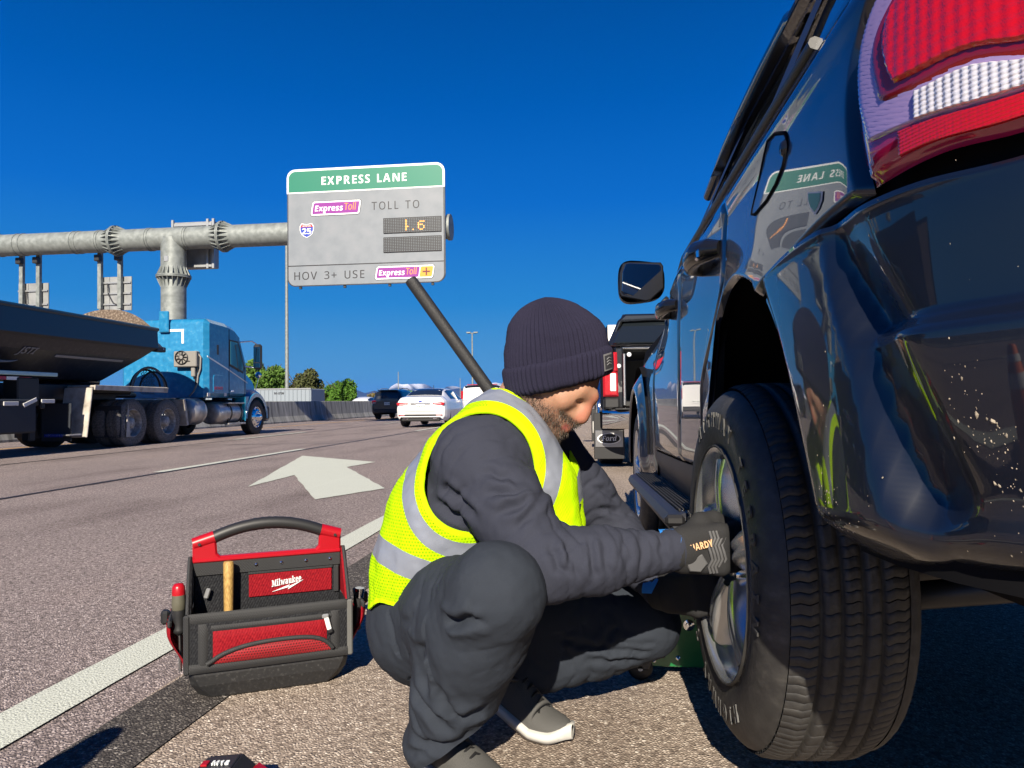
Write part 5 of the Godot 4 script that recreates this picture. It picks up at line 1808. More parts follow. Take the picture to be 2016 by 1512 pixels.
	var pl := PackedVector2Array([Vector2(-0.93, 1.33), Vector2(-0.80, 1.62), Vector2(-0.72, 1.69), Vector2(0.72, 1.69), Vector2(0.80, 1.62), Vector2(0.93, 1.33), Vector2(0.87, 1.33), Vector2(0.75, 1.61), Vector2(-0.75, 1.61), Vector2(-0.87, 1.33)])
	cs.slab(pl, 2.0, 0.02, Transform3D(Basis.IDENTITY, Vector3(0, 0, -1.08)))
	obj("shell", cs, M.pk_black, cp)
	sl("lid", cp, M.glass_dark, [Vector2(-0.86, 0.0), Vector2(-0.70, 0.40), Vector2(0.70, 0.40), Vector2(0.86, 0.0)], 0.025, 0.008, Transform3D(Basis(Vector3.RIGHT, deg_to_rad(-38.0)), Vector3(0, 1.36, 0.05)))
	sl("lid_frame", cp, M.pk_black, [Vector2(-0.92, -0.02), Vector2(-0.74, 0.44), Vector2(0.74, 0.44), Vector2(0.92, -0.02)], 0.02, 0.006, Transform3D(Basis(Vector3.RIGHT, deg_to_rad(-38.0)), Vector3(0, 1.355, 0.02)))
	tb("strut", cp, M.steel, [Vector3(-0.78, 1.32, -0.02), Vector3(0.78, 1.32, -0.02)], 0.022, 8)
	tb("rail", cp, M.alu, [Vector3(-0.80, 1.36, 0.0), Vector3(0.80, 1.36, 0.0)], 0.014, 8)
	for x: float in [-0.69, -0.80]:
		var lm := MB.new()
		lm.lathe([Vector2(0.0, 0.02), Vector2(0.022, 0.015), Vector2(0.026, 0.0)], 14, Transform3D(Basis(Vector3(1, 0, 0), Vector3(0, 0, 1), Vector3(0, -1, 0)), Vector3(x, 1.245 - (0.12 if x < -0.75 else 0.0), 0.01)))
		obj("lamp", lm, M.clear_lens, cp)
	# cab ahead of the bed
	var cab := MB.new()
	cab.slab(PackedVector2Array([Vector2(-2.2, 0.55), Vector2(-2.2, 1.35), Vector2(-2.32, 1.80), Vector2(-3.6, 1.82), Vector2(-4.25, 1.32), Vector2(-5.5, 1.18), Vector2(-5.6, 0.6), Vector2(-5.2, 0.55), Vector2(-5.15, 0.8), Vector2(-4.75, 0.95), Vector2(-4.35, 0.8), Vector2(-4.28, 0.52)]), 1.86, 0.09, side_t(0))
	obj("cab", cab, M.pk_black, t)
	for s: float in [-1.0, 1.0]:
		sl("side_window", t, M.glass_dark, [Vector2(-2.4, 1.32), Vector2(-2.45, 1.70), Vector2(-3.55, 1.70), Vector2(-4.0, 1.32)], 0.02, 0.004, side_t(s * 0.93))
	# canopy side glass and door mirror
	bx("mirror", t, M.chrome, Vector3(-1.12, 1.35, -3.85), Vector3(0.24, 0.22, 0.14), 0.05)

# ---------------------------------------------------------------- the parked SUV
# own axes: rear axle at z = 0, rear towards +z, left flank at x = -0.9
var arch_pts := [Vector2(-0.345, 0.36), Vector2(-0.338, 0.48), Vector2(-0.325, 0.60), Vector2(-0.299, 0.711), Vector2(-0.233, 0.82), Vector2(-0.109, 0.878), Vector2(0.0, 0.893), Vector2(0.07, 0.886), Vector2(0.14, 0.862), Vector2(0.208, 0.822), Vector2(0.28, 0.757), Vector2(0.342, 0.683), Vector2(0.397, 0.611), Vector2(0.445, 0.547), Vector2(0.489, 0.490), Vector2(0.523, 0.465), Vector2(0.57, 0.464)]

func lerp_pts(pts: Array, x: float) -> float:
	# smooth curve through pts (x ascending)
	if x <= pts[0].x:
		return pts[0].y
	for i in pts.size() - 1:
		if x <= pts[i + 1].x:
			var p0: Vector2 = pts[max(0, i - 1)]
			var p1: Vector2 = pts[i]
			var p2: Vector2 = pts[i + 1]
			var p3: Vector2 = pts[min(pts.size() - 1, i + 2)]
			var t: float = (x - p1.x) / (p2.x - p1.x)
			var m1: float = (p2.y - p0.y) / max(1e-5, p2.x - p0.x) * (p2.x - p1.x)
			var m2: float = (p3.y - p1.y) / max(1e-5, p3.x - p1.x) * (p2.x - p1.x)
			var t2 := t * t
			var t3 := t2 * t
			return (2 * t3 - 3 * t2 + 1) * p1.y + (t3 - 2 * t2 + t) * m1 + (-2 * t3 + 3 * t2) * p2.y + (t3 - t2) * m2
	return pts[pts.size() - 1].y

func suv_s(z: float) -> float:
	return z if z <= 0.58 else 0.58 + 0.32 * asin(clamp((z - 0.58) / 0.36, 0.0, 1.0))

func suv_tumble(y: float) -> float:
	return 0.22 * pow(max(0.0, min(y, 1.10) - 0.85), 2.0) + (0.46 * (y - 1.10) if y > 1.10 else 0.0)

func suv_p(s: float, y: float, off := 0.0) -> Vector3:
	# point of the flank and round the rear corner; s is z on the flank, then the arc
	var o := off - suv_tumble(y)
	if s <= 0.58:
		var tp := 0.028 * smoothstep(-0.7, -2.2, s) + 0.05 * smoothstep(-0.9, -2.0, s) * smoothstep(0.8, 1.1, y)
		return Vector3(-0.9 + tp - o, y, s)
	var t := (s - 0.58) / 0.32
	if t <= PI / 2:
		var n := Vector2(-cos(t) / 0.28, sin(t) / 0.36).normalized()
		return Vector3(-0.62 - 0.28 * cos(t) + n.x * o, y, 0.58 + 0.36 * sin(t) + n.y * o)
	return Vector3(-0.62 + (t - PI / 2) * 0.32, y, 0.94 + o)

func suv_panel(called: String, parent: Node, m: Material, zl: Callable, zr: Callable, yb: Callable, yt: Callable, nu: int, nv: int, off: Callable, edge := 0.004) -> MeshInstance3D:
	var mb := MB.new()
	mb.grid(nu, nv, func(a: float, b: float) -> Vector3:
		var s: float = lerpf(zl.call(0.8), zr.call(0.8), a)
		var y := 0.8
		for k in 3:
			y = lerpf(yb.call(s), yt.call(s), b)
			s = lerpf(zl.call(y), zr.call(y), a)
		var d: float = off.call(s, y)
		if a == 0.0 or a == 1.0 or b == 0.0 or b == 1.0:
			d -= edge * 3.0
		return suv_p(s, y, d))
	return obj(called, mb, m, parent)

func flare(s: float, y: float) -> float:
	# the wheel lips stand out of the flank
	var d1 := Vector2(s - 0.06, (y - 0.46)).length()
	var d2 := Vector2(s + 2.62, (y - 0.40)).length()
	return 0.009 * exp(-pow((d1 - 0.42) / 0.05, 2.0)) + 0.045 * exp(-pow((d2 - 0.40) / 0.09, 2.0)) + 0.008 * exp(-pow((y - 1.075) / 0.02, 2.0))

func parked_suv() -> void:
	M.paint = mat(0.0028, 0.0065, 0.020, 0.4, 0.0, 0.4)
	M.paint.clearcoat_enabled = true
	M.paint.clearcoat = 1.0
	M.paint.clearcoat_roughness = 0.015
	M.bumper_paint = mat(0.0028, 0.005, 0.012, 0.45, 0.0, 0.35)
	M.bumper_paint.clearcoat_enabled = true
	M.bumper_paint.clearcoat = 1.0
	M.bumper_paint.clearcoat_roughness = 0.03
	M.trim = mat(0.012, 0.012, 0.014, 0.45)
	M.cladding = mat(0.016, 0.017, 0.022, 0.5)
	var car := thing("suv", "dark blue SUV jacked up on the shoulder, near rear wheel turned to the camera", "car", Vector3(1.145, 0.09, -1.45))
	car.rotation = Vector3(deg_to_rad(-2.0), deg_to_rad(2.0), 0)
	var archf := func(s: float) -> float: return lerp_pts(arch_pts, s)
	var seam := func(s: float) -> float: return lerp_pts([Vector2(0.15, 0.815), Vector2(0.208, 0.828), Vector2(0.30, 0.842), Vector2(0.385, 0.850), Vector2(0.516, 0.858), Vector2(0.651, 0.856), Vector2(0.72, 0.853), Vector2(0.80, 0.845), Vector2(1.5, 0.842)], s)
	var belt := func(_s: float) -> float: return 1.10
	# flank panels
	var tl_left := func(y: float) -> float: return suv_s(lerp_pts([Vector2(0.80, 0.67), Vector2(0.864, 0.652), Vector2(0.907, 0.636), Vector2(0.949, 0.627), Vector2(0.989, 0.626), Vector2(1.032, 0.639), Vector2(1.06, 0.672), Vector2(1.10, 0.74), Vector2(1.2, 0.76)], y)) - 0.012
	var qp := suv_panel("quarter_panel", car, M.paint,
		func(y: float) -> float: return -0.10 + 0.035 * (y - 1.0) - 0.30 * smoothstep(0.93, 0.70, y),
		tl_left,
		func(s: float) -> float: return max(lerp_pts(arch_pts, s) if s > -0.34 else 0.5, (seam.call(s) + 0.004) if s > 0.19 else 0.0),
		belt, 70, 34, flare)
	var dr := suv_panel("door", car, M.paint,
		func(y: float) -> float: return -0.80 - 0.03 * smoothstep(0.9, 0.5, y),
		func(y: float) -> float: return -0.106 + 0.035 * (y - 1.0) - 0.30 * smoothstep(0.93, 0.70, y) - 0.04 * smoothstep(0.62, 0.5, y),
		func(_s: float) -> float: return 0.515, belt, 30, 30, flare)
	dr.set_meta("label", "rear side door with black pull handle")
	var fd := suv_panel("door", car, M.paint,
		func(_y: float) -> float: return -1.86,
		func(y: float) -> float: return -0.806 - 0.03 * smoothstep(0.9, 0.5, y),
		func(_s: float) -> float: return 0.515, belt, 30, 30, flare)
	fd.set_meta("label", "front side door carrying the door mirror")
	var farch := func(s: float) -> float:
		var d: float = 0.41 * 0.41 - (s + 2.62) * (s + 2.62)
		return 0.40 + sqrt(d) if d > 0.0 else 0.40
	suv_panel("front_wing", car, M.paint,
		func(_y: float) -> float: return -3.40,
		func(_y: float) -> float: return -1.866,
		farch,
		func(s: float) -> float: return lerpf(1.085, 0.86, clamp((-1.866 - s) / 1.5, 0.0, 1.0)), 60, 16, flare)
	# rear bumper, left half and its mirror image
	var arch_back := [Vector2(0.464, 0.545), Vector2(0.490, 0.489), Vector2(0.547, 0.445), Vector2(0.611, 0.397), Vector2(0.683, 0.342), Vector2(0.757, 0.280), Vector2(0.822, 0.208), Vector2(0.83, 0.2)]
	var groove := [Vector2(0.40, 0.700), Vector2(0.540, 0.678), Vector2(0.608, 0.658), Vector2(0.698, 0.625), Vector2(0.778, 0.578), Vector2(0.86, 0.550)]
	var bump := func(s: float, y: float) -> float:
		var d := 0.0
		var sa := lerp_pts(arch_back, clamp(y, 0.462, 0.83))
		var gs := suv_s(lerp_pts(groove, y))
		var q := s - gs
		var u: float = (s - sa) / max(0.04, gs - sa)
		d += 0.030 * smoothstep(0.0, 0.38, u) - 0.012 * pow(clamp((u - 0.5) / 0.5, 0.0, 1.0), 2.0) - 0.006
		d -= 0.018 * smoothstep(0.53, 0.475, y) * smoothstep(0.1, 0.4, u)
		d -= 0.034 * smoothstep(-0.004, 0.020, q) * (1.0 - 0.65 * smoothstep(0.03, 0.10, q)) * (0.35 + 0.65 * smoothstep(0.86, 0.72, y)) * smoothstep(0.49, 0.56, y)
		d += smoothstep(0.0, 0.03, q) * (0.022 * smoothstep(0.722, 0.704, y) - 0.034 * smoothstep(0.71, 0.49, y))
		d += 0.012 * smoothstep(0.83, 0.87, y)
		d -= 0.055 * pow(smoothstep(0.535, 0.455, y), 2.0)
		return d
	for mir in [1.0, -1.0]:
		var mb := MB.new()
		mb.xf = Transform3D(Basis.from_scale(Vector3(mir, 1, 1)), Vector3.ZERO)
		mb.grid(120, 64, func(a: float, b: float) -> Vector3:
			var s: float = lerpf(0.212, 1.70, pow(a, 1.6))
			var lo: float = archf.call(s) if s < 0.57 else lerpf(0.464, 0.498, clamp((s - 0.57) / 0.24, 0.0, 1.0))
			var hi: float = seam.call(s) - 0.005
			var y: float = lerpf(lo, hi, b)
			var d: float = bump.call(s, y)
			if b == 0.0:
				return suv_p(s, y, d - 0.03)
			if b == 1.0:
				return suv_p(s, y - 0.002, d - 0.02)
			return suv_p(s, y, d))
		var bm := obj("bumper", mb, M.bumper_paint, car)
		if mir > 0.0:
			# dried mud thrown up by the wheel
			var rg := RandomNumberGenerator.new()
			rg.seed = 5
			var dm := MB.new()
			for k in 300:
				var c := rg.randf()
				var s := 0.0
				var y := 0.0
				if c < 0.45:
					s = suv_s(0.55 + rg.randfn(0.0, 0.035)); y = 0.505 + abs(rg.randfn(0.0, 0.028))
				elif c < 0.85:
					var tt := rg.randf()
					s = suv_s(lerpf(0.762, 0.80, tt) + rg.randfn(0.0, 0.010)); y = lerpf(0.655, 0.545, tt) + rg.randfn(0.0, 0.022)
				else:
					s = rg.randf_range(0.45, 0.9); y = rg.randf_range(0.50, 0.85)
				if y < lerp_pts(arch_pts, min(s, 0.565)) + 0.01:
					continue
				var p := suv_p(s, y, bump.call(s, y))
				var q := suv_p(s + 0.01, y, bump.call(s + 0.01, y))
				var r := suv_p(s, y + 0.01, bump.call(s, y + 0.01))
				var e1 := (q - p).normalized()
				var e2 := (r - p).normalized()
				var nn := e2.cross(e1).normalized()
				if nn.x > 0.0 and nn.z < 0.0:
					nn = -nn
				var z := 0.00058 * exp(rg.randfn(0.0, 0.55))
				dm.tint = Color(1, 1, 1) * rg.randf_range(0.35, 1.0)
				var ring := []
				for i in 5:
					var an := TAU * i / 5 + rg.randf() * 0.8
					ring.append(p + (e1 * cos(an) + e2 * sin(an) * 1.4) * z * rg.randf_range(0.6, 1.2))
				for i in 5:
					dm.face([ring[i], p + nn * z * 0.6, ring[(i + 1) % 5]])
			dm.use_col = true
			var dmat := mat(0.40, 0.34, 0.26, 0.95)
			dmat.vertex_color_use_as_albedo = true
			var dn := obj("mud_specks", dm, dmat, bm)
			dn.set_meta("kind", "stuff")
	tail_light(car)
	# liner behind the gaps and in the wheel house
	var inner := MB.new()
	inner.grid(50, 12, func(a: float, b: float) -> Vector3:
		var s: float = lerpf(-3.3, 1.05, a)
		var lo := 0.45
		if s > -0.36:
			lo = archf.call(s) + 0.01
		elif abs(s + 2.62) < 0.43:
			lo = farch.call(s) + 0.02
		return suv_p(s, lerpf(lo, 1.09, b), -0.028))
	obj("inner_panel", inner, M.void_black, car)
	for zc in [0.06, -2.62]:
		var wl := MB.new()
		wl.grid(28, 1, func(a: float, b: float) -> Vector3:
			var an := deg_to_rad(lerpf(2.0, 190.0, a))
			return Vector3(lerpf(-0.885, -0.45, b), 0.47 + sin(an) * 0.47, zc + cos(an) * 0.52))
		wl.grid(28, 1, func(a: float, b: float) -> Vector3:
			var an := deg_to_rad(lerpf(2.0, 190.0, a))
			return Vector3(-0.45, 0.47 + sin(an) * 0.47 * b, zc + cos(an) * 0.52 * b))
		obj("wheel_house", wl, M.void_black, car)
	# underside
	bx("underbody", car, M.void_black, Vector3(0, 0.44, -1.2), Vector3(1.2, 0.16, 3.8), 0.03)
	bx("spare_well", car, M.void_black, Vector3(0, 0.52, 0.55), Vector3(1.3, 0.2, 0.5), 0.03)
	tb("axle", car, M.dark_steel, [Vector3(-0.75, 0.33, -0.03), Vector3(-0.3, 0.40, 0.02), Vector3(0.3, 0.40, 0.02), Vector3(0.75, 0.36, -0.03)], 0.035)
	tb("control_arm", car, M.dark_steel, [Vector3(-0.72, 0.30, 0.02), Vector3(-0.25, 0.42, 0.30)], 0.024)
	tb("exhaust_pipe", car, M.dark_steel, [Vector3(-0.28, 0.40, -0.6), Vector3(-0.40, 0.42, 0.35), Vector3(-0.42, 0.40, 0.80)], 0.03)
	greenhouse(car)
	# sills, running board
	var rk := MB.new()
	rk.grid(24, 6, func(a: float, b: float) -> Vector3:
		var s: float = lerpf(-2.22, -0.35, a)
		return suv_p(s, lerpf(0.36, 0.512, b), -0.035 + 0.028 * sin(b * PI * 0.5) - 0.006 * smoothstep(0.45, 0.5, b) * smoothstep(0.6, 0.55, b)))
	obj("sill_cladding", rk, M.cladding, car)
	var rb := MB.new()
	var bp := PackedVector2Array([Vector2(-0.985, 0.352), Vector2(-0.995, 0.372), Vector2(-0.985, 0.392), Vector2(-0.955, 0.402), Vector2(-0.85, 0.402), Vector2(-0.85, 0.372), Vector2(-0.90, 0.352)])
	rb.slab(bp, 1.62, 0.008, Transform3D(Basis.IDENTITY, Vector3(0.015, 0, -1.27)))
	var board := obj("running_board", rb, M.cladding, car)
	for k in 9:
		bx("tread_rib", board, M.rubber, Vector3(-0.945 + 0.011 * k, 0.4045, -1.27), Vector3(0.005, 0.006, 1.5), 0.001)
	bx("end_cap", board, M.trim, Vector3(-0.965, 0.385, -0.466), Vector3(0.05, 0.028, 0.03), 0.008)
	# door furniture
	var hd := part("door_handle", dr)
	var hm := MB.new()
	hm.tube([Vector3(-0.893, 1.005, -0.40), Vector3(-0.925, 1.006, -0.37), Vector3(-0.935, 1.006, -0.30), Vector3(-0.932, 1.004, -0.23), Vector3(-0.915, 1.002, -0.19), Vector3(-0.893, 1.0, -0.17)], [0.016, 0.019, 0.021, 0.022, 0.020, 0.014], 14, true, 1.25)
	obj("grip", hm, M.black_gloss, hd)
	bx("cap", hd, M.chrome, Vector3(-0.937, 0.992, -0.195), Vector3(0.010, 0.022, 0.03), 0.004)
	var hf := part("door_handle", fd)
	var hm2 := MB.new()
	hm2.tube([Vector3(-0.89, 1.0, -1.12), Vector3(-0.925, 1.0, -1.09), Vector3(-0.93, 1.0, -1.0), Vector3(-0.915, 1.0, -0.93), Vector3(-0.89, 1.0, -0.91)], [0.014, 0.018, 0.02, 0.018, 0.014], 12, true, 1.2)
	obj("grip", hm2, M.black_gloss, hf)
	# fuel flap: its own plate in a gap
	var fo := [Vector2(0.342, 1.046), Vector2(0.30, 1.062), Vector2(0.262, 1.066), Vector2(0.225, 1.054), Vector2(0.185, 1.024), Vector2(0.148, 0.992), Vector2(0.143, 0.983), Vector2(0.165, 0.977), Vector2(0.243, 0.976), Vector2(0.30, 0.984), Vector2(0.338, 0.998), Vector2(0.352, 1.015), Vector2(0.352, 1.035)]
	var gp := []
	for i in fo.size() + 1:
		var a: Vector2 = fo[i % fo.size()]
		gp.append(suv_p(a.x, a.y, flare(a.x, a.y) + 0.0004))
	var fm := MB.new()
	fm.tube(gp, 0.0032, 6, false)
	var flap := obj("fuel_flap", fm, M.void_black, qp)
	var fp := MB.new()
	var cc := Vector2(0.255, 1.02)
	for i in fo.size():
		var a: Vector2 = cc + (fo[i] - cc) * 0.965
		var b: Vector2 = cc + (fo[(i + 1) % fo.size()] - cc) * 0.965
		for r in 4:
			var a0 := cc.lerp(a, r / 4.0); var a1 := cc.lerp(a, (r + 1) / 4.0)
			var b0 := cc.lerp(b, r / 4.0); var b1 := cc.lerp(b, (r + 1) / 4.0)
			var base := fp.v.size()
			for q in [a0, a1, b1, b0]:
				fp.vert(suv_p(q.x, q.y, flare(q.x, q.y) + 0.002), Vector3(-1, 0.22 * 2 * max(0.0, q.y - 0.85), 0).normalized())
			fp.tri(base, base + 1, base + 2); fp.tri(base, base + 2, base + 3)
	obj("plate", fp, M.paint, flap)
	var notch := MB.new()
	notch.lathe([Vector2(0.0, 0.006), Vector2(0.009, 0.005), Vector2(0.013, 0.0), Vector2(0.0, -0.002)], 16, Transform3D(Basis(Vector3(0, 0, 1), Vector3(-1, 0, 0), Vector3(0, -1, 0)).scaled(Vector3(1, 1, 1)), suv_p(0.345, 1.022, 0.002)))
	obj("finger_notch", notch, M.black_gloss, flap)
	# small green shield sticker with a pale rim
	M.stick_green = mat(0.004, 0.15, 0.085, 0.4)
	for k in 2:
		var st := MB.new()
		var pts := [Vector2(0.460, 0.921), Vector2(0.522, 0.902), Vector2(0.519, 0.892), Vector2(0.507, 0.885), Vector2(0.491, 0.882), Vector2(0.471, 0.897), Vector2(0.462, 0.909)]
		var ce := Vector2(0.490, 0.901)
		var ring := []
		for p in pts:
			var q: Vector2 = ce + (p - ce) * (1.0 if k == 0 else 0.80)
			ring.append(suv_p(suv_s(q.x), q.y, flare(q.x, q.y) + 0.0012 + 0.0008 * k))
		st.face(ring)
		obj(["sticker", "sticker_field"][k], st, [M.offwhite, M.stick_green][k], qp)
	# door mirror
	var mr := part("door_mirror", car)
	var mo := Vector3(-0.945, 1.205, -1.60)
	var shell := MB.new()
	shell.grid(28, 14, func(a: float, b: float) -> Vector3:
		var an := TAU * a
		var e: float = pow(absf(cos(an)), 0.55) * signf(cos(an))
		var f: float = pow(absf(sin(an)), 0.6) * signf(sin(an))
		var k: float = [1.0, 1.02, 1.0][0] * (1.0 if b < 0.25 else sqrt(max(0.0, 1.0 - pow((b - 0.25) / 0.75, 2.2))))
		return mo + Vector3(e * 0.093 * k, f * 0.083 * k * (1.0 - 0.12 * e) , lerpf(0.035, -0.10, b)), true)
	obj("shell", shell, M.trim, mr)
	sl("frame", mr, M.black_gloss, [Vector2(-0.088, 0.035), Vector2(-0.075, 0.075), Vector2(-0.05, 0.08), Vector2(0.078, 0.075), Vector2(0.088, 0.06), Vector2(0.088, -0.03), Vector2(0.035, -0.078), Vector2(0.015, -0.082), Vector2(-0.08, -0.062), Vector2(-0.09, -0.045)], 0.012, 0.004, Transform3D(Basis.IDENTITY, mo + Vector3(0, 0, 0.034)))
	sl("mirror_glass", mr, M.mirror, [Vector2(-0.078, 0.032), Vector2(-0.066, 0.066), Vector2(-0.05, 0.070), Vector2(0.070, 0.065), Vector2(0.078, 0.055), Vector2(0.078, -0.026), Vector2(0.030, -0.068), Vector2(0.012, -0.071), Vector2(-0.07, -0.053), Vector2(-0.08, -0.04)], 0.006, 0.001, Transform3D(Basis(Vector3.UP, deg_to_rad(9.0)) * Basis(Vector3.RIGHT, deg_to_rad(10.0)), mo + Vector3(0, 0, 0.042)))
	var mw := MB.new()
	mw.tube([Vector3(-0.80, 1.06, -1.62), Vector3(-0.825, 1.10, -1.61), Vector3(-0.86, 1.13, -1.605)], [0.035, 0.03, 0.026], 12)
	obj("arm", mw, M.trim, mr)
	tb("puddle_lamp", mr, M.black_gloss, [Vector3(-0.828, 1.07, -1.55), Vector3(-0.842, 1.03, -1.53), Vector3(-0.85, 0.985, -1.53)], [0.006, 0.016, 0.004], 8)
	# wheels: the near rear one hangs free of the ground
	var near := suv_wheel(car, Vector3(-0.918, 0.348, -0.11), true)
	near.rotation.y = deg_to_rad(2.5)
	suv_wheel(car, Vector3(-0.89, 0.367, -2.62), false)
	var w3 := suv_wheel(car, Vector3(0.885, 0.29, -0.035), false)
	w3.scale.x = -1.0
	var w4 := suv_wheel(car, Vector3(0.89, 0.367, -2.62), false)
	w4.scale.x = -1.0

func greenhouse(car: Node3D) -> void:
	# pillars, glass and roof on one sloping surface
	M.mirror = mat(0.55, 0.57, 0.60, 0.03, 1.0)
	var surf := func(s0: float, s1: float, y0: float, y1: float, off: float, nu: int, nv: int) -> MB:
		var mb := MB.new()
		mb.grid(nu, nv, func(a: float, b: float) -> Vector3:
			var y: float = lerpf(y0, y1, b)
			return suv_p(lerpf(s0, s1, a) - (y - 1.1) * 0.25 * clamp((s0 + 1.4) * 0.8, -1.0, 1.0), y, off))
		return mb
	var top := 1.55
	for q in [["quarter_window", 0.17, 0.50], ["door_window", -0.72, 0.06], ["door_window", -1.52, -0.86]]:
		obj(q[0], surf.call(q[1], q[2], 1.125, 1.50, -0.012, 12, 8), M.glass_dark, car)
	for q in [["corner_pillar", 0.44, 0.90], ["door_pillar", 0.045, 0.19], ["door_pillar", -0.88, -0.70], ["windscreen_pillar", -1.70, -1.48]]:
		obj(q[0], surf.call(q[1], q[2], 1.10, top, 0.0, 10, 10), M.paint if q[0] != "door_pillar" else M.trim, car)
	for q in [[1.096, 1.13], [1.49, 1.56]]:
		obj("window_frame", surf.call(-1.60, 0.74 if q[0] < 1.2 else 0.9, q[0], q[1], 0.003, 60, 3), M.paint, car)
	tb("weather_strip", car, M.trim, [suv_p(-1.7, 1.124, 0.004), suv_p(-0.8, 1.124, 0.006), suv_p(-0.1, 1.124, 0.006), suv_p(0.45, 1.124, 0.006)], 0.009, 8)
	# roof and hatch
	var rf := MB.new()
	rf.grid(20, 30, func(a: float, b: float) -> Vector3:
		var x: float = lerpf(-0.70, 0.70, a)
		var z: float = lerpf(-1.35, 0.72, b)
		return Vector3(x, 1.55 + 0.085 * (1.0 - pow(abs(x / 0.70), 2.4)) + 0.02 * sin(b * PI), z))
	obj("roof", rf, M.paint, car)
	var ht := MB.new()
	ht.grid(20, 14, func(a: float, b: float) -> Vector3:
		var y: float = lerpf(0.865, 1.56, b)
		var w: float = 0.80 - suv_tumble(y)
		var x: float = lerpf(-w, w, a)
		return Vector3(x, y, 0.90 - 0.20 * smoothstep(1.05, 1.56, y) - 0.12 * pow(abs(x / w), 4.0)))
	obj("tailgate", ht, M.paint, car)
	var bonnet := MB.new()
	bonnet.grid(16, 12, func(a: float, b: float) -> Vector3:
		var x: float = lerpf(-0.78, 0.78, a)
		return Vector3(x, lerpf(1.10, 0.90, b) + 0.03 * (1.0 - pow(abs(x / 0.78), 2.0)), lerpf(-1.85, -3.40, b)))
	obj("bonnet", bonnet, M.paint, car)
	var ws := MB.new()
	ws.grid(12, 8, func(a: float, b: float) -> Vector3:
		var w: float = lerpf(0.76, 0.66, b)
		return Vector3(lerpf(-w, w, a), lerpf(1.10, 1.58, b), lerpf(-1.95, -1.30, b)))
	obj("windscreen", ws, M.glass_dark, car)
	sl("front_panel", car, M.paint, [Vector2(-0.86, 0.42), Vector2(0.86, 0.42), Vector2(0.82, 0.9), Vector2(-0.82, 0.9)], 0.12, 0.04, Transform3D(Basis.IDENTITY, Vector3(0, 0, -3.42)))
	# roof rail with its feet
	var rr := part("roof_rail", car)
	tb("rail", rr, M.black_gloss, [Vector3(-0.655, 1.60, -0.33), Vector3(-0.648, 1.648, -0.45), Vector3(-0.645, 1.655, -0.72), Vector3(-0.642, 1.655, -1.00), Vector3(-0.64, 1.645, -1.30), Vector3(-0.64, 1.60, -1.75)], [0.021, 0.025, 0.026, 0.026, 0.025, 0.02], 12)
	for z: float in [-0.36, -1.06]:
		var fm := MB.new()
		fm.box(Vector3(-0.648, 1.61, z), Vector3(0.055, 0.075, 0.10), 0.018)
		obj("foot", fm, M.trim, rr)

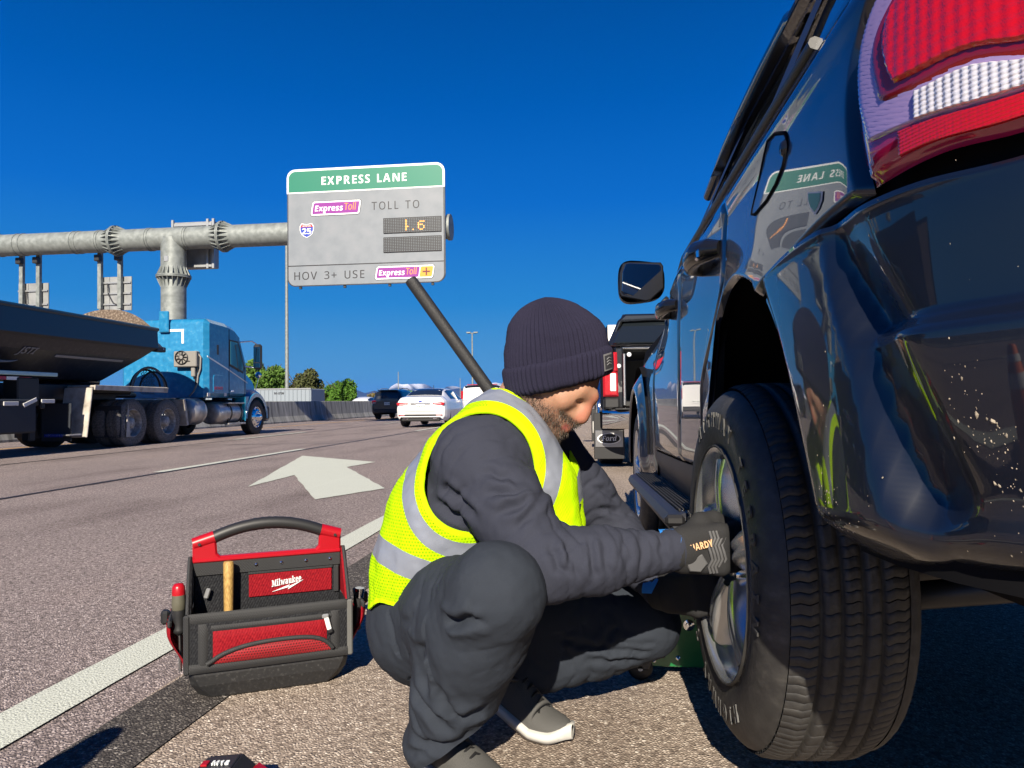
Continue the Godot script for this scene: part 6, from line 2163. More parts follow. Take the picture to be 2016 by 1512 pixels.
func tail_light(car: Node3D) -> void:
	var cellim := noise_image(256, 201, 0.10, FastNoiseLite.TYPE_CELLULAR, 1)
	var facet := normal_tex(cellim, 10.0)
	M.tl_rim = mat(0.30, 0.004, 0.045, 0.10, 0.1)
	M.tl_chamber = mat(0.24, 0.001, 0.002, 0.25, 0.2)
	M.tl_red = with_normal(tri(mat(0.55, 0.004, 0.006, 0.14, 0.25), 22.0, false), facet, 0.22)
	M.tl_lav = mat(0.34, 0.24, 0.44, 0.14, 0.2)
	M.tl_white = with_normal(tri(mat(0.66, 0.64, 0.68, 0.12, 0.3), 16.0, false), facet, 0.22)
	for k in ["tl_rim", "tl_chamber", "tl_red", "tl_lav", "tl_white"]:
		var m: StandardMaterial3D = M[k]
		m.clearcoat_enabled = true
		m.clearcoat = 1.0
		m.clearcoat_roughness = 0.02
	var t := part("tail_light", car)
	# outlines as left edge z(y); the lamp runs round the corner to s = 1.02
	var edge := func(pts: Array, y: float) -> float: return suv_s(lerp_pts(pts, y))
	var e_rim := [Vector2(0.845, 0.66), Vector2(0.864, 0.652), Vector2(0.907, 0.636), Vector2(0.949, 0.627), Vector2(0.989, 0.626), Vector2(1.032, 0.639), Vector2(1.06, 0.672), Vector2(1.10, 0.74), Vector2(1.2, 0.76)]
	var e_lav := [Vector2(0.86, 0.69), Vector2(0.885, 0.672), Vector2(0.904, 0.665), Vector2(0.956, 0.648), Vector2(1.010, 0.648), Vector2(1.050, 0.676), Vector2(1.09, 0.745), Vector2(1.2, 0.78)]
	var e_red := [Vector2(0.90, 0.705), Vector2(0.927, 0.690), Vector2(0.936, 0.687), Vector2(0.986, 0.674), Vector2(1.014, 0.682), Vector2(1.045, 0.72), Vector2(1.09, 0.78), Vector2(1.2, 0.80)]
	var send := 0.98
	var lens := func(e: Array, y0: Callable, y1: Callable, off: Callable, nu: int, nv: int, s1: float) -> MB:
		var mb := MB.new()
		mb.grid(nu, nv, func(a: float, b: float) -> Vector3:
			var s := 0.7
			var y := 1.0
			for i in 3:
				y = lerpf(y0.call(s), y1.call(s), b)
				s = lerpf(edge.call(e, y), s1, a)
			return suv_p(s, y, off.call(s, y, a, b)))
		return mb
	var base_y := func(s: float) -> float: return lerp_pts([Vector2(0.60, 0.862), Vector2(0.652, 0.864), Vector2(0.73, 0.866), Vector2(0.80, 0.858), Vector2(1.1, 0.855)], s)
	var dome := func(_s: float, _y: float, a: float, b: float) -> float: return 0.010 * min(1.0, min(a, b) * 14.0) - (0.006 if (a == 0.0 or b == 0.0) else 0.0)
	obj("lens_body", lens.call(e_rim, base_y, func(_s: float) -> float: return 1.21, dome, 40, 40, send), M.tl_rim, t)
	# pale strip that bends from the side into the bottom
	var ridge := func(s: float, y: float, a: float, b: float) -> float: return 0.0125 + 0.0012 * absf(sin((y + s * 0.35) * 620.0)) - (0.003 if (a == 0.0 or b == 0.0 or b == 1.0) else 0.0)
	obj("pale_strip", lens.call(e_lav, func(s: float) -> float: return lerp_pts([Vector2(0.62, 0.910), Vector2(0.665, 0.904), Vector2(0.73, 0.896), Vector2(0.80, 0.886), Vector2(1.1, 0.876)], s), func(_s: float) -> float: return 1.20, ridge, 60, 140, send), M.tl_lav, t)
	# reversing lamp
	var rid2 := func(s: float, y: float, a: float, b: float) -> float: return 0.0150 + 0.0016 * absf(sin(s * 420.0)) + 0.0008 * absf(sin(y * 700.0)) - (0.003 if (a == 0.0 or b == 0.0 or b == 1.0) else 0.0)
	var rl := [Vector2(0.86, 0.732), Vector2(1.2, 0.732)]
	obj("reversing_lens", lens.call(rl, func(s: float) -> float: return lerp_pts([Vector2(0.62, 0.912), Vector2(0.665, 0.906), Vector2(0.73, 0.898), Vector2(0.80, 0.888), Vector2(1.1, 0.878)], s), func(s: float) -> float: return lerp_pts([Vector2(0.66, 0.934), Vector2(0.72, 0.926), Vector2(0.77, 0.924), Vector2(0.82, 0.908), Vector2(1.1, 0.90)], s), rid2, 200, 40, send), M.tl_white, t)
	# red stop chamber
	var cham := func(_s: float, _y: float, a: float, b: float) -> float: return 0.0170 - 0.003 * smoothstep(0.0, 0.08, min(a, b)) - (0.004 if (a == 0.0 or b == 0.0) else 0.0)
	obj("stop_lens", lens.call(e_red, func(s: float) -> float: return lerp_pts([Vector2(0.66, 0.937), Vector2(0.72, 0.929), Vector2(0.77, 0.927), Vector2(0.82, 0.911), Vector2(1.1, 0.903)], s), func(_s: float) -> float: return 1.195, cham, 40, 40, send), M.tl_chamber, t)
	var ch2 := func(s: float, y: float, a: float, b: float) -> float: return 0.0182 + 0.0012 * absf(sin(s * 260.0)) + 0.0009 * absf(sin(y * 300.0)) - (0.004 if (a == 0.0 or b == 0.0) else 0.0)
	var e_in := [Vector2(0.90, 0.735), Vector2(0.945, 0.71), Vector2(0.99, 0.695), Vector2(1.02, 0.705), Vector2(1.05, 0.745), Vector2(1.2, 0.83)]
	obj("stop_reflector", lens.call(e_in, func(s: float) -> float: return lerp_pts([Vector2(0.66, 0.950), Vector2(0.72, 0.942), Vector2(0.77, 0.938), Vector2(0.82, 0.922), Vector2(1.1, 0.914)], s), func(_s: float) -> float: return 1.19, ch2, 130, 110, send), M.tl_red, t)
	# lower red reflector
	var rid3 := func(s: float, y: float, a: float, b: float) -> float: return 0.0135 + 0.0010 * absf(sin(s * 900.0)) * absf(sin(y * 900.0)) - (0.003 if (a == 0.0 or b == 0.0 or b == 1.0) else 0.0)
	obj("lower_reflector", lens.call([Vector2(0.86, 0.712), Vector2(1.0, 0.705)], func(s: float) -> float: return lerp_pts([Vector2(0.60, 0.869), Vector2(0.652, 0.871), Vector2(0.73, 0.872), Vector2(0.80, 0.864), Vector2(1.1, 0.861)], s), func(s: float) -> float: return lerp_pts([Vector2(0.62, 0.908), Vector2(0.665, 0.902), Vector2(0.73, 0.894), Vector2(0.80, 0.884), Vector2(1.1, 0.874)], s), rid3, 200, 30, send), M.tl_red, t)

func suv_wheel(car: Node3D, at: Vector3, fine: bool) -> Node3D:
	# at: middle of the outer face; the axle runs along x
	var w := part("wheel", car, at)
	var R := 0.358
	var W := 0.228
	var mb := MB.new()
	var base_prof := [Vector2(0.006, 0.214), Vector2(-0.002, 0.236), Vector2(-0.008, 0.258), Vector2(-0.0095, 0.280), Vector2(-0.005, 0.303), Vector2(0.003, 0.321), Vector2(0.013, 0.333)]
	var grooves := [0.072, 0.104, 0.137, 0.166]
	var ws := [0.027]
	for g in grooves:
		ws.append_array([g - 0.0052, g - 0.0038, g + 0.0038, g + 0.0052])
	ws.append(0.212)
	var extra := []
	for i in ws.size() - 1:
		extra.append(ws[i])
		if ws[i + 1] - ws[i] > 0.012:
			extra.append(ws[i] + (ws[i + 1] - ws[i]) * 0.33)
			extra.append(ws[i] + (ws[i + 1] - ws[i]) * 0.67)
	extra.append(ws[-1])
	ws = extra
	var pitches := 66 if fine else 33
	var rows := []
	for k in pitches:
		for q in ([0.0, 0.012, 0.049, 0.061, 0.36, 0.52, 0.53, 0.555, 0.565] if fine else [0.0, 0.5]):
			rows.append((k + q) / pitches)
	var nrow := rows.size()
	var radius := func(x: float, q: float) -> float:
		# tread section with grooves; q is the place within a pitch
		var c := (x - W * 0.5) / (W * 0.5)
		var r: float = R - 0.006 * c * c - 0.009 * pow(max(0.0, abs(c) - 0.55) / 0.25, 2.0)
		for g in grooves:
			if abs(x - g) < 0.0045:
				return r - 0.0085
		if fine:
			if q > 0.006 and q < 0.055 and (x < 0.0675 or x > 0.1705):
				return r - 0.006
			if q > 0.006 and q < 0.055 and abs(x - 0.1205) < 0.012:
				return r - 0.004
			if q > 0.525 and q < 0.56:
				return r - 0.0035
		return r
	var cols := ws.size()
	var base := 0
	mb.grid(cols - 1, nrow, func(a: float, b: float) -> Vector3:
		var ci := int(round(a * (cols - 1)))
		var ri := int(round(b * nrow))
		var fr: float = rows[ri % nrow]
		var x: float = ws[ci]
		var q := fposmod(fr * pitches, 1.0)
		var r: float = radius.call(x, q)
		var zig: float = 0.0022 * sin(x * 210.0) + 0.010 * pow((x - 0.125) / 0.125, 2.0) * signf(x - 0.125)
		var an: float = TAU * fr + zig / R
		return Vector3(x, r * sin(an), r * cos(an)))
	# shoulders and sidewalls
	var t := Transform3D(Basis(Vector3(0, 1, 0), Vector3(1, 0, 0), Vector3(0, 0, 1)), Vector3.ZERO)
	var outer := []
	for p in base_prof:
		outer.append(Vector2(p.y, p.x))
	outer.append(Vector2(0.341, 0.022))
	outer.append(Vector2(0.343, 0.0275))
	mb.lathe(outer, 96 if fine else 48, t, 0.3)
	var inner := [Vector2(0.343, 0.211), Vector2(0.342, 0.220), Vector2(0.335, 0.230), Vector2(0.30, 0.244), Vector2(0.25, 0.244), Vector2(0.20, 0.23)]
	mb.lathe(inner, 48, t, 0.3)
	var ty := obj("tyre", mb, M.tyre, w)
	if fine:
		# raised ribs, bars and lettering on the sidewall
		for rr in [0.231]:
			var rm := MB.new()
			rm.lathe([Vector2(rr - 0.003, -0.0165 if rr < 0.3 and rr > 0.24 else (0.0005 if rr > 0.3 else -0.005)), Vector2(rr - 0.0015, -0.0045 if rr > 0.3 else -0.0095), Vector2(rr + 0.0015, -0.0025 if rr > 0.3 else -0.0098), Vector2(rr + 0.003, 0.004 if rr > 0.3 else -0.005)], 96, t)
			obj("rib", rm, M.tyre, ty)
		var word := "HIGHWAY TERRAIN"
		for rep in 2:
			for i in word.length():
				if word[i] == " ":
					continue
				var an: float = deg_to_rad((118.0 if rep == 0 else -62.0) - i * 9.2)
				var lt := text_mb(word[i], 0.030, true, 0.0, "Droid Sans", 0.003)
				var up := Vector3(0, sin(an), cos(an))
				var rt := Vector3(0, -cos(an), sin(an))
				lt.v = Transform3D(Basis(rt, up, Vector3(-1, 0, 0)), up * 0.284 + Vector3(-0.0092, 0, 0)) * lt.v
				var nb := Basis(rt, up, Vector3(-1, 0, 0))
				for k in lt.n.size():
					lt.n[k] = nb * lt.n[k]
				obj("letter", lt, M.tyre_letter, ty)
	# alloy rim
	var rim := MB.new()
	rim.lathe([Vector2(0.205, 0.20), Vector2(0.196, 0.12), Vector2(0.190, 0.06), Vector2(0.200, 0.024), Vector2(0.214, 0.006), Vector2(0.222, -0.004), Vector2(0.231, -0.007), Vector2(0.231, 0.010)], 72, t, 0.4)
	var rimo := obj("rim", rim, M.alloy, w)
	var dm := MB.new()
	dm.lathe([Vector2(0.19, 0.14), Vector2(0.06, 0.14)], 32, t)
	obj("brake_disc", dm, M.dark_steel, w)
	var hub := MB.new()
	hub.lathe([Vector2(0.0, 0.018), Vector2(0.028, 0.019), Vector2(0.031, 0.024), Vector2(0.033, 0.034), Vector2(0.066, 0.036), Vector2(0.074, 0.044), Vector2(0.076, 0.09)], 36, t, 0.7)
	obj("hub", hub, M.alloy, rimo)
	for k in 5:
		var an := TAU * k / 5 + 0.35
		var sp := MB.new()
		sp.grid(10, 14, func(a: float, b: float) -> Vector3:
			var r: float = lerpf(0.052, 0.204, b)
			var hw: float = lerpf(0.033, 0.046, pow(b, 1.5)) + 0.010 * smoothstep(0.8, 1.0, b)
			var c := a * 2.0 - 1.0
			var x: float = 0.012 - 0.010 * sin(b * PI) - 0.006 * b + 0.035 * pow(abs(c), 3.0) - 0.010 * (1.0 - abs(c)) + 0.012 * exp(-pow(c / 0.22, 2.0))
			var up := Vector3(0, sin(an), cos(an))
			var rt := Vector3(0, cos(an), -sin(an))
			return up * r + rt * hw * c + Vector3(x, 0, 0))
		obj("spoke", sp, M.alloy, rimo)
		var ln := MB.new()
		var la := an + TAU / 10
		ln.lathe([Vector2(0.0, -0.016), Vector2(0.009, -0.015), Vector2(0.011, -0.010), Vector2(0.011, 0.02)], 6, Transform3D(t.basis, Vector3(0.030, sin(la) * 0.0572, cos(la) * 0.0572)), 0.9)
		obj("lug_nut", ln, M.chrome, rimo)
	return w

# ---------------------------------------------------------------- tool bag, hand tools, jack
func tool_bag() -> void:
	var weave := normal_tex(weave_tex(10), 4.0)
	M.bag_red = with_normal(tri(mat(1, 1, 1, 0.75, 0, 0.3), 14.0, false), weave, 0.5)
	M.bag_red.albedo_texture = ramp_tex(noise_image(256, 171, 0.03, FastNoiseLite.TYPE_SIMPLEX_SMOOTH, 4), [[0.0, 0.13, 0.002, 0.006], [0.5, 0.21, 0.003, 0.009], [1.0, 0.27, 0.010, 0.014]])
	M.bag_black = with_normal(tri(mat(1, 1, 1, 0.8, 0, 0.3), 14.0, false), weave, 0.6)
	M.bag_black.albedo_texture = ramp_tex(noise_image(256, 172, 0.03, FastNoiseLite.TYPE_SIMPLEX_SMOOTH, 4), [[0.0, 0.008, 0.008, 0.010], [0.6, 0.015, 0.016, 0.019], [1.0, 0.035, 0.036, 0.038]])
	M.bag_grey = mat(0.10, 0.10, 0.095, 0.7)
	M.bag_web = with_normal(tri(mat(0.018, 0.0185, 0.020, 0.7), 25.0, false), weave, 0.8)
	var hexim := weave_tex(8, true)
	M.bag_net = with_normal(tri(mat(1, 1, 1, 0.7), 18.0, false), normal_tex(hexim, 4.0), 0.9)
	M.bag_net.albedo_texture = ramp_tex(hexim, [[0.0, 0.05, 0.001, 0.003], [1.0, 0.26, 0.005, 0.010]])
	M.red_plastic = mat(0.33, 0.004, 0.010, 0.32)
	M.grip = mat(0.014, 0.014, 0.015, 0.5)
	M.scuffed = tri(mat(1, 1, 1, 0.6), 3.0, false)
	M.scuffed.albedo_texture = ramp_tex(noise_image(512, 173, 0.05, FastNoiseLite.TYPE_SIMPLEX_SMOOTH, 5), [[0.0, 0.009, 0.009, 0.010], [0.66, 0.015, 0.015, 0.016], [0.8, 0.028, 0.028, 0.028], [1.0, 0.09, 0.09, 0.087]])
	var b := thing("tool_bag", "red and black fabric tool bag with arched handle on the shoulder", "tool bag", Vector3(-0.937, 0.0, -1.962), deg_to_rad(28.0))
	# moulded base tray with cut-off corners
	var tray := MB.new()
	var rings := [[0.0, 0.172, 0.088, 0.030], [0.006, 0.178, 0.094, 0.032], [0.040, 0.196, 0.106, 0.022], [0.066, 0.200, 0.109, 0.014], [0.078, 0.199, 0.108, 0.012]]
	for i in rings.size() - 1:
		var q0 := ring8(rings[i])
		var q1 := ring8(rings[i + 1])
		for k in 8:
			tray.face([q0[k], q0[(k + 1) % 8], q1[(k + 1) % 8], q1[k]])
	tray.face(ring8(rings[0]))
	tray.face(ring8(rings[4]))
	obj("base_tray", tray, M.scuffed, b)
	# the soft box: front pocket wall bulges a little
	var wall := func(called: String, m: Material, x0: float, x1: float, y0: float, y1: float, off: float, nu: int, nv: int) -> MeshInstance3D:
		var mb := MB.new()
		mb.grid(nu, nv, func(a: float, c: float) -> Vector3:
			var x := lerpf(x0, x1, a)
			var y := lerpf(y0, y1, c)
			return Vector3(x, y, front_z(x, y) + off - (0.004 if (a == 0.0 or a == 1.0 or c == 0.0 or c == 1.0) and off > 0.0015 else 0.0)))
		return obj(called, mb, m, b)
	wall.call("front_panel", M.bag_black, -0.203, 0.203, 0.076, 0.226, 0.0, 30, 14)
	wall.call("top_band", M.bag_web, -0.203, 0.203, 0.200, 0.227, 0.003, 30, 4)
	wall.call("zip_band", M.bag_web, -0.150, 0.165, 0.180, 0.196, 0.003, 24, 3)
	wall.call("red_pocket", M.bag_red, -0.142, 0.142, 0.095, 0.180, 0.0045, 24, 10)
	wall.call("lower_band", M.bag_web, -0.202, 0.202, 0.076, 0.100, 0.0055, 30, 4)
	for x: float in [-0.165, 0.165]:
		wall.call("edge_band", M.bag_web, x - 0.012, x + 0.012, 0.078, 0.20, 0.004, 4, 8)
	# mesh pouch under an arched piping
	var arch := func(x: float) -> float: return lerp_pts([Vector2(-0.155, 0.100), Vector2(-0.120, 0.122), Vector2(-0.06, 0.139), Vector2(0.02, 0.145), Vector2(0.10, 0.140), Vector2(0.140, 0.124), Vector2(0.155, 0.104)], x)
	var pouch := MB.new()
	pouch.grid(40, 10, func(a: float, c: float) -> Vector3:
		var x := lerpf(-0.152, 0.152, a)
		var y := lerpf(0.099, arch.call(x), c)
		return Vector3(x, y, front_z(x, y) + 0.007 + 0.007 * sin(c * PI) * sin(a * PI)))
	obj("mesh_pouch", pouch, M.bag_net, b)
	var pip := []
	for k in 25:
		var x := lerpf(-0.157, 0.157, k / 24.0)
		var y: float = arch.call(x)
		pip.append(Vector3(x, y, front_z(x, y) + 0.009))
	var pm := MB.new()
	pm.tube(pip, 0.0058, 8)
	obj("piping", pm, M.bag_web, b)
	# side walls and back
	for s: float in [-1.0, 1.0]:
		var sm := MB.new()
		sm.grid(8, 10, func(a: float, c: float) -> Vector3: return Vector3(s * (0.203 - 0.012 * sin(a * PI)), lerpf(0.076, 0.226, c), lerpf(0.112, -0.105, a)))
		obj("side_panel", sm, M.bag_black, b)
		bx("corner_trim", b, M.bag_grey if s > 0.0 else M.bag_web, Vector3(s * 0.204, 0.150, 0.112), Vector3(0.016, 0.150, 0.012), 0.004)
		# pleated outer pocket
		var pk := part("side_pocket", b)
		for k in 5:
			var pl := MB.new()
			var z0 := 0.082 - k * 0.034
			pl.grid(6, 10, func(a: float, c: float) -> Vector3:
				var bulge: float = 0.040 * smoothstep(0.0, 0.8, c) + 0.010 * sin(a * PI)
				return Vector3(s * (0.204 + bulge), lerpf(0.076, 0.196 + 0.006 * sin(a * PI), c), z0 - a * 0.033))
			obj("pleat", pl, M.bag_red, pk)
		bx("rim", pk, M.bag_web, Vector3(s * 0.246, 0.199, 0.0), Vector3(0.010, 0.018, 0.175), 0.004)
		bx("strap_clip", pk, M.black, Vector3(s * 0.262, 0.196, -0.01), Vector3(0.022, 0.036, 0.03), 0.006)
		# gusset up to the divider
		var gm := MB.new()
		gm.slab(PackedVector2Array([Vector2(-0.10, 0.222), Vector2(0.105, 0.222), Vector2(0.035, 0.315), Vector2(0.0, 0.352), Vector2(-0.02, 0.345), Vector2(-0.07, 0.30)]), 0.010, 0.003, side_t(s * 0.199))
		obj("gusset", gm, M.bag_red if s > 0.0 else M.bag_black, b)
		tb("gusset_piping", b, M.bag_web, [Vector3(s * 0.203, 0.224, 0.106), Vector3(s * 0.203, 0.312, 0.036), Vector3(s * 0.202, 0.350, 0.002)], 0.005, 7)
	var bk := MB.new()
	bk.grid(12, 8, func(a: float, c: float) -> Vector3: return Vector3(lerpf(-0.203, 0.203, a), lerpf(0.076, 0.226, c), -0.108))
	obj("back_panel", bk, M.bag_black, b)
	bx("floor", b, M.bag_black, Vector3(0, 0.082, 0), Vector3(0.38, 0.01, 0.20), 0.0)
	# divider carrying the handle
	bx("divider", b, M.bag_black, Vector3(0.0, 0.215, 0.0), Vector3(0.385, 0.255, 0.016), 0.004)
	bx("divider_band", b, M.bag_web, Vector3(0.0, 0.318, 0.0100), Vector3(0.386, 0.036, 0.006), 0.002)
	bx("divider_red", b, M.bag_red, Vector3(0.058, 0.262, 0.0100), Vector3(0.222, 0.062, 0.006), 0.002)
	bx("divider_seam", b, M.bag_web, Vector3(0.058, 0.297, 0.0125), Vector3(0.226, 0.006, 0.004), 0.001)
	bx("divider_edge", b, M.bag_web, Vector3(0.181, 0.262, 0.0115), Vector3(0.014, 0.075, 0.006), 0.002)
	for k in 5:
		var rv := MB.new()
		rv.lathe([Vector2(0.0, 0.004), Vector2(0.004, 0.003), Vector2(0.0052, 0.0)], 14, Transform3D(Basis(Vector3(1, 0, 0), Vector3(0, 0, 1), Vector3(0, -1, 0)), Vector3(-0.100 + k * 0.066, 0.320, 0.0135)))
		obj("rivet", rv, M.chrome, b)
	text("lettering", b, M.sign_bright, "Milwaukee", Transform3D(Basis(Vector3.BACK, 0.12), Vector3(0.045, 0.268, 0.0150)), 0.017, true, 0.22, "Droid Serif", 0.080)
	sl("bolt_mark", b, M.sign_bright, [Vector2(-0.040, -0.016), Vector2(0.008, -0.006), Vector2(0.004, -0.011), Vector2(0.046, 0.0), Vector2(0.002, -0.018), Vector2(0.006, -0.012)], 0.003, 0.0, Transform3D(Basis(Vector3.BACK, 0.12), Vector3(0.045, 0.262, 0.0145)))
	# red plastic handle frame and rubber grip
	var fr := MB.new()
	fr.slab(PackedVector2Array([Vector2(-0.195, 0.334), Vector2(0.195, 0.334), Vector2(0.195, 0.386), Vector2(0.188, 0.394), Vector2(0.140, 0.409), Vector2(0.136, 0.394), Vector2(0.133, 0.357), Vector2(0.125, 0.349), Vector2(-0.125, 0.349), Vector2(-0.133, 0.357), Vector2(-0.136, 0.394), Vector2(-0.140, 0.409), Vector2(-0.188, 0.394), Vector2(-0.195, 0.386)]), 0.024, 0.005)
	var hd := obj("handle", fr, M.red_plastic, b)
	bx("lip", hd, M.red_plastic, Vector3(0, 0.341, 0.0), Vector3(0.388, 0.010, 0.034), 0.003)
	var gp := []
	var gr := []
	for k in 33:
		var t := k / 32.0
		var x := lerpf(-0.145, 0.145, t)
		gp.append(Vector3(x, 0.398 + 0.032 * (1.0 - pow(absf(x) / 0.145, 2.0)), 0.0))
		gr.append(0.0165 + (0.0010 if k % 2 == 0 and k > 10 and k < 24 else 0.0))
	var gm2 := MB.new()
	gm2.tube(gp, gr, 16)
	obj("grip", gm2, M.grip, hd)
	for s: float in [-1.0, 1.0]:
		tb("shoulder", hd, M.red_plastic, [Vector3(s * 0.193, 0.385, 0.0), Vector3(s * 0.140, 0.4005, 0.0)], [0.0165, 0.0175], 14)
		tb("screw", hd, M.dark_steel, [Vector3(s * 0.178, 0.386, 0.014), Vector3(s * 0.178, 0.386, 0.0195)], 0.004, 10)
	# zip puller on its short tape
	var zp := part("zip_puller", b)
	bx("slider", zp, M.alu, Vector3(0.138, 0.190, 0.128), Vector3(0.018, 0.012, 0.008), 0.003)
	bx("pull", zp, M.white, Vector3(0.144, 0.170, 0.130), Vector3(0.012, 0.034, 0.005), 0.002, Basis(Vector3.BACK, 0.25))
	bx("pull_end", zp, M.black, Vector3(0.150, 0.150, 0.130), Vector3(0.015, 0.012, 0.007), 0.003, Basis(Vector3.BACK, 0.25))
	# little key clip and steel end of a ruler
	bx("clip", b, M.alu, Vector3(-0.158, 0.255, 0.022), Vector3(0.012, 0.028, 0.008), 0.003, Basis(Vector3.BACK, -0.3))
	# ---- tools standing in it
	var o := b.transform
	var h := thing("hammer", "hammer standing head down in the bag, wooden handle up", "hammer", o * Vector3(-0.105, 0.09, 0.040))
	M.hickory = tri(mat(1, 1, 1, 0.6), 9.0, false)
	M.hickory.uv1_scale = Vector3(30, 5, 30)
	M.hickory.albedo_texture = ramp_tex(noise_image(256, 174, 0.05, FastNoiseLite.TYPE_SIMPLEX_SMOOTH, 4), [[0.0, 0.10, 0.055, 0.012], [0.35, 0.32, 0.19, 0.055], [0.6, 0.46, 0.29, 0.09], [1.0, 0.55, 0.36, 0.13]])
	var hm := MB.new()
	hm.lathe([Vector2(0.0, 0.0), Vector2(0.0115, 0.0), Vector2(0.0125, 0.10), Vector2(0.0135, 0.19), Vector2(0.0142, 0.244), Vector2(0.0125, 0.249), Vector2(0.0, 0.251)], 16, Transform3D(Basis.from_scale(Vector3(1.0, 1.0, 0.72)), Vector3.ZERO), 0.6)
	obj("handle", hm, M.hickory, h)
	bx("head", h, M.dark_steel, Vector3(0, 0.012, 0), Vector3(0.10, 0.026, 0.026), 0.006)
	var sd := thing("screwdriver", "red and black handled screwdriver hooked in the bag's side pocket", "screwdriver", o * Vector3(-0.222, 0.10, 0.060))
	sd.rotation = Vector3(0.0, b.rotation.y, 0.02)
	var prof := [Vector2(0.0, 0.198), Vector2(0.011, 0.196), Vector2(0.0155, 0.188), Vector2(0.0165, 0.174), Vector2(0.0165, 0.168)]
	var m1 := MB.new()
	m1.lathe(prof, 18)
	obj("cap", m1, M.red_plastic, sd)
	m1 = MB.new()
	m1.lathe([Vector2(0.0165, 0.168), Vector2(0.0175, 0.150), Vector2(0.0172, 0.132), Vector2(0.0162, 0.130)], 18)
	obj("band", m1, mat(0.09, 0.085, 0.06, 0.5), sd)
	m1 = MB.new()
	m1.lathe([Vector2(0.0162, 0.130), Vector2(0.0165, 0.115), Vector2(0.0130, 0.092), Vector2(0.0155, 0.080), Vector2(0.0165, 0.074), Vector2(0.010, 0.068), Vector2(0.0055, 0.064)], 18)
	obj("grip", m1, M.grip, sd)
	tb("shaft", sd, M.steel, [Vector3(0, 0.066, 0), Vector3(0, -0.03, 0)], 0.0042, 10)
	# torch-like tool in the right pocket
	var tc := thing("socket_tool", "short black and chrome tool poking from the bag's side pocket", "tool", o * Vector3(0.233, 0.12, 0.035))
	tb("body", tc, M.black, [Vector3(0, 0.0, 0), Vector3(0.012, 0.105, 0)], 0.013, 12)
	tb("ferrule", tc, M.chrome, [Vector3(0.0105, 0.090, 0.004), Vector3(0.013, 0.116, 0.004)], 0.0135, 12)
	# ---- cordless tool lying at the very front
	var ct := thing("cordless_tool", "red and black cordless power tool lying on the tarmac below the bag", "power tool", Vector3(-0.715, 0.0, -1.315), deg_to_rad(8.0))
	sl("battery", ct, M.black, [Vector2(-0.062, 0.030), Vector2(-0.062, 0.070), Vector2(-0.040, 0.088), Vector2(0.022, 0.092), Vector2(0.045, 0.072), Vector2(0.045, 0.030)], 0.085, 0.008)
	bx("plate", ct, M.dark_steel, Vector3(-0.012, 0.091, 0.0), Vector3(0.062, 0.004, 0.05), 0.002, Basis(Vector3.BACK, 0.06))
	text("lettering", ct, M.sign_bright, "M18", Transform3D(Basis(Vector3(1, 0, 0), Vector3(0, 0, -1), Vector3(0, 1, 0)), Vector3(-0.005, 0.0955, 0.008)), 0.012, true)
	bx("marker", ct, M.red_plastic, Vector3(-0.035, 0.0935, 0.006), Vector3(0.012, 0.004, 0.018), 0.001)
	sl("foot", ct, M.red_plastic, [Vector2(0.030, 0.0), Vector2(0.030, 0.060), Vector2(0.055, 0.080), Vector2(0.085, 0.058), Vector2(0.12, 0.05), Vector2(0.13, 0.0)], 0.070, 0.010)
	tb("barrel", ct, M.red_plastic, [Vector3(-0.06, 0.036, 0), Vector3(0.03, 0.040, 0)], 0.035, 16)

func front_z(x: float, y: float) -> float:
	return 0.114 + 0.010 * (1.0 - pow(x / 0.205, 2.0)) * sin(clamp((y - 0.07) / 0.16, 0.0, 1.0) * PI)

func ring8(r: Array) -> Array:
	var y: float = r[0]
	var w: float = r[1]
	var d: float = r[2]
	var c: float = r[3]
	return [Vector3(-w + c, y, d), Vector3(w - c, y, d), Vector3(w, y, d - c), Vector3(w, y, -d + c), Vector3(w - c, y, -d), Vector3(-w + c, y, -d), Vector3(-w, y, -d + c), Vector3(-w, y, d - c)]

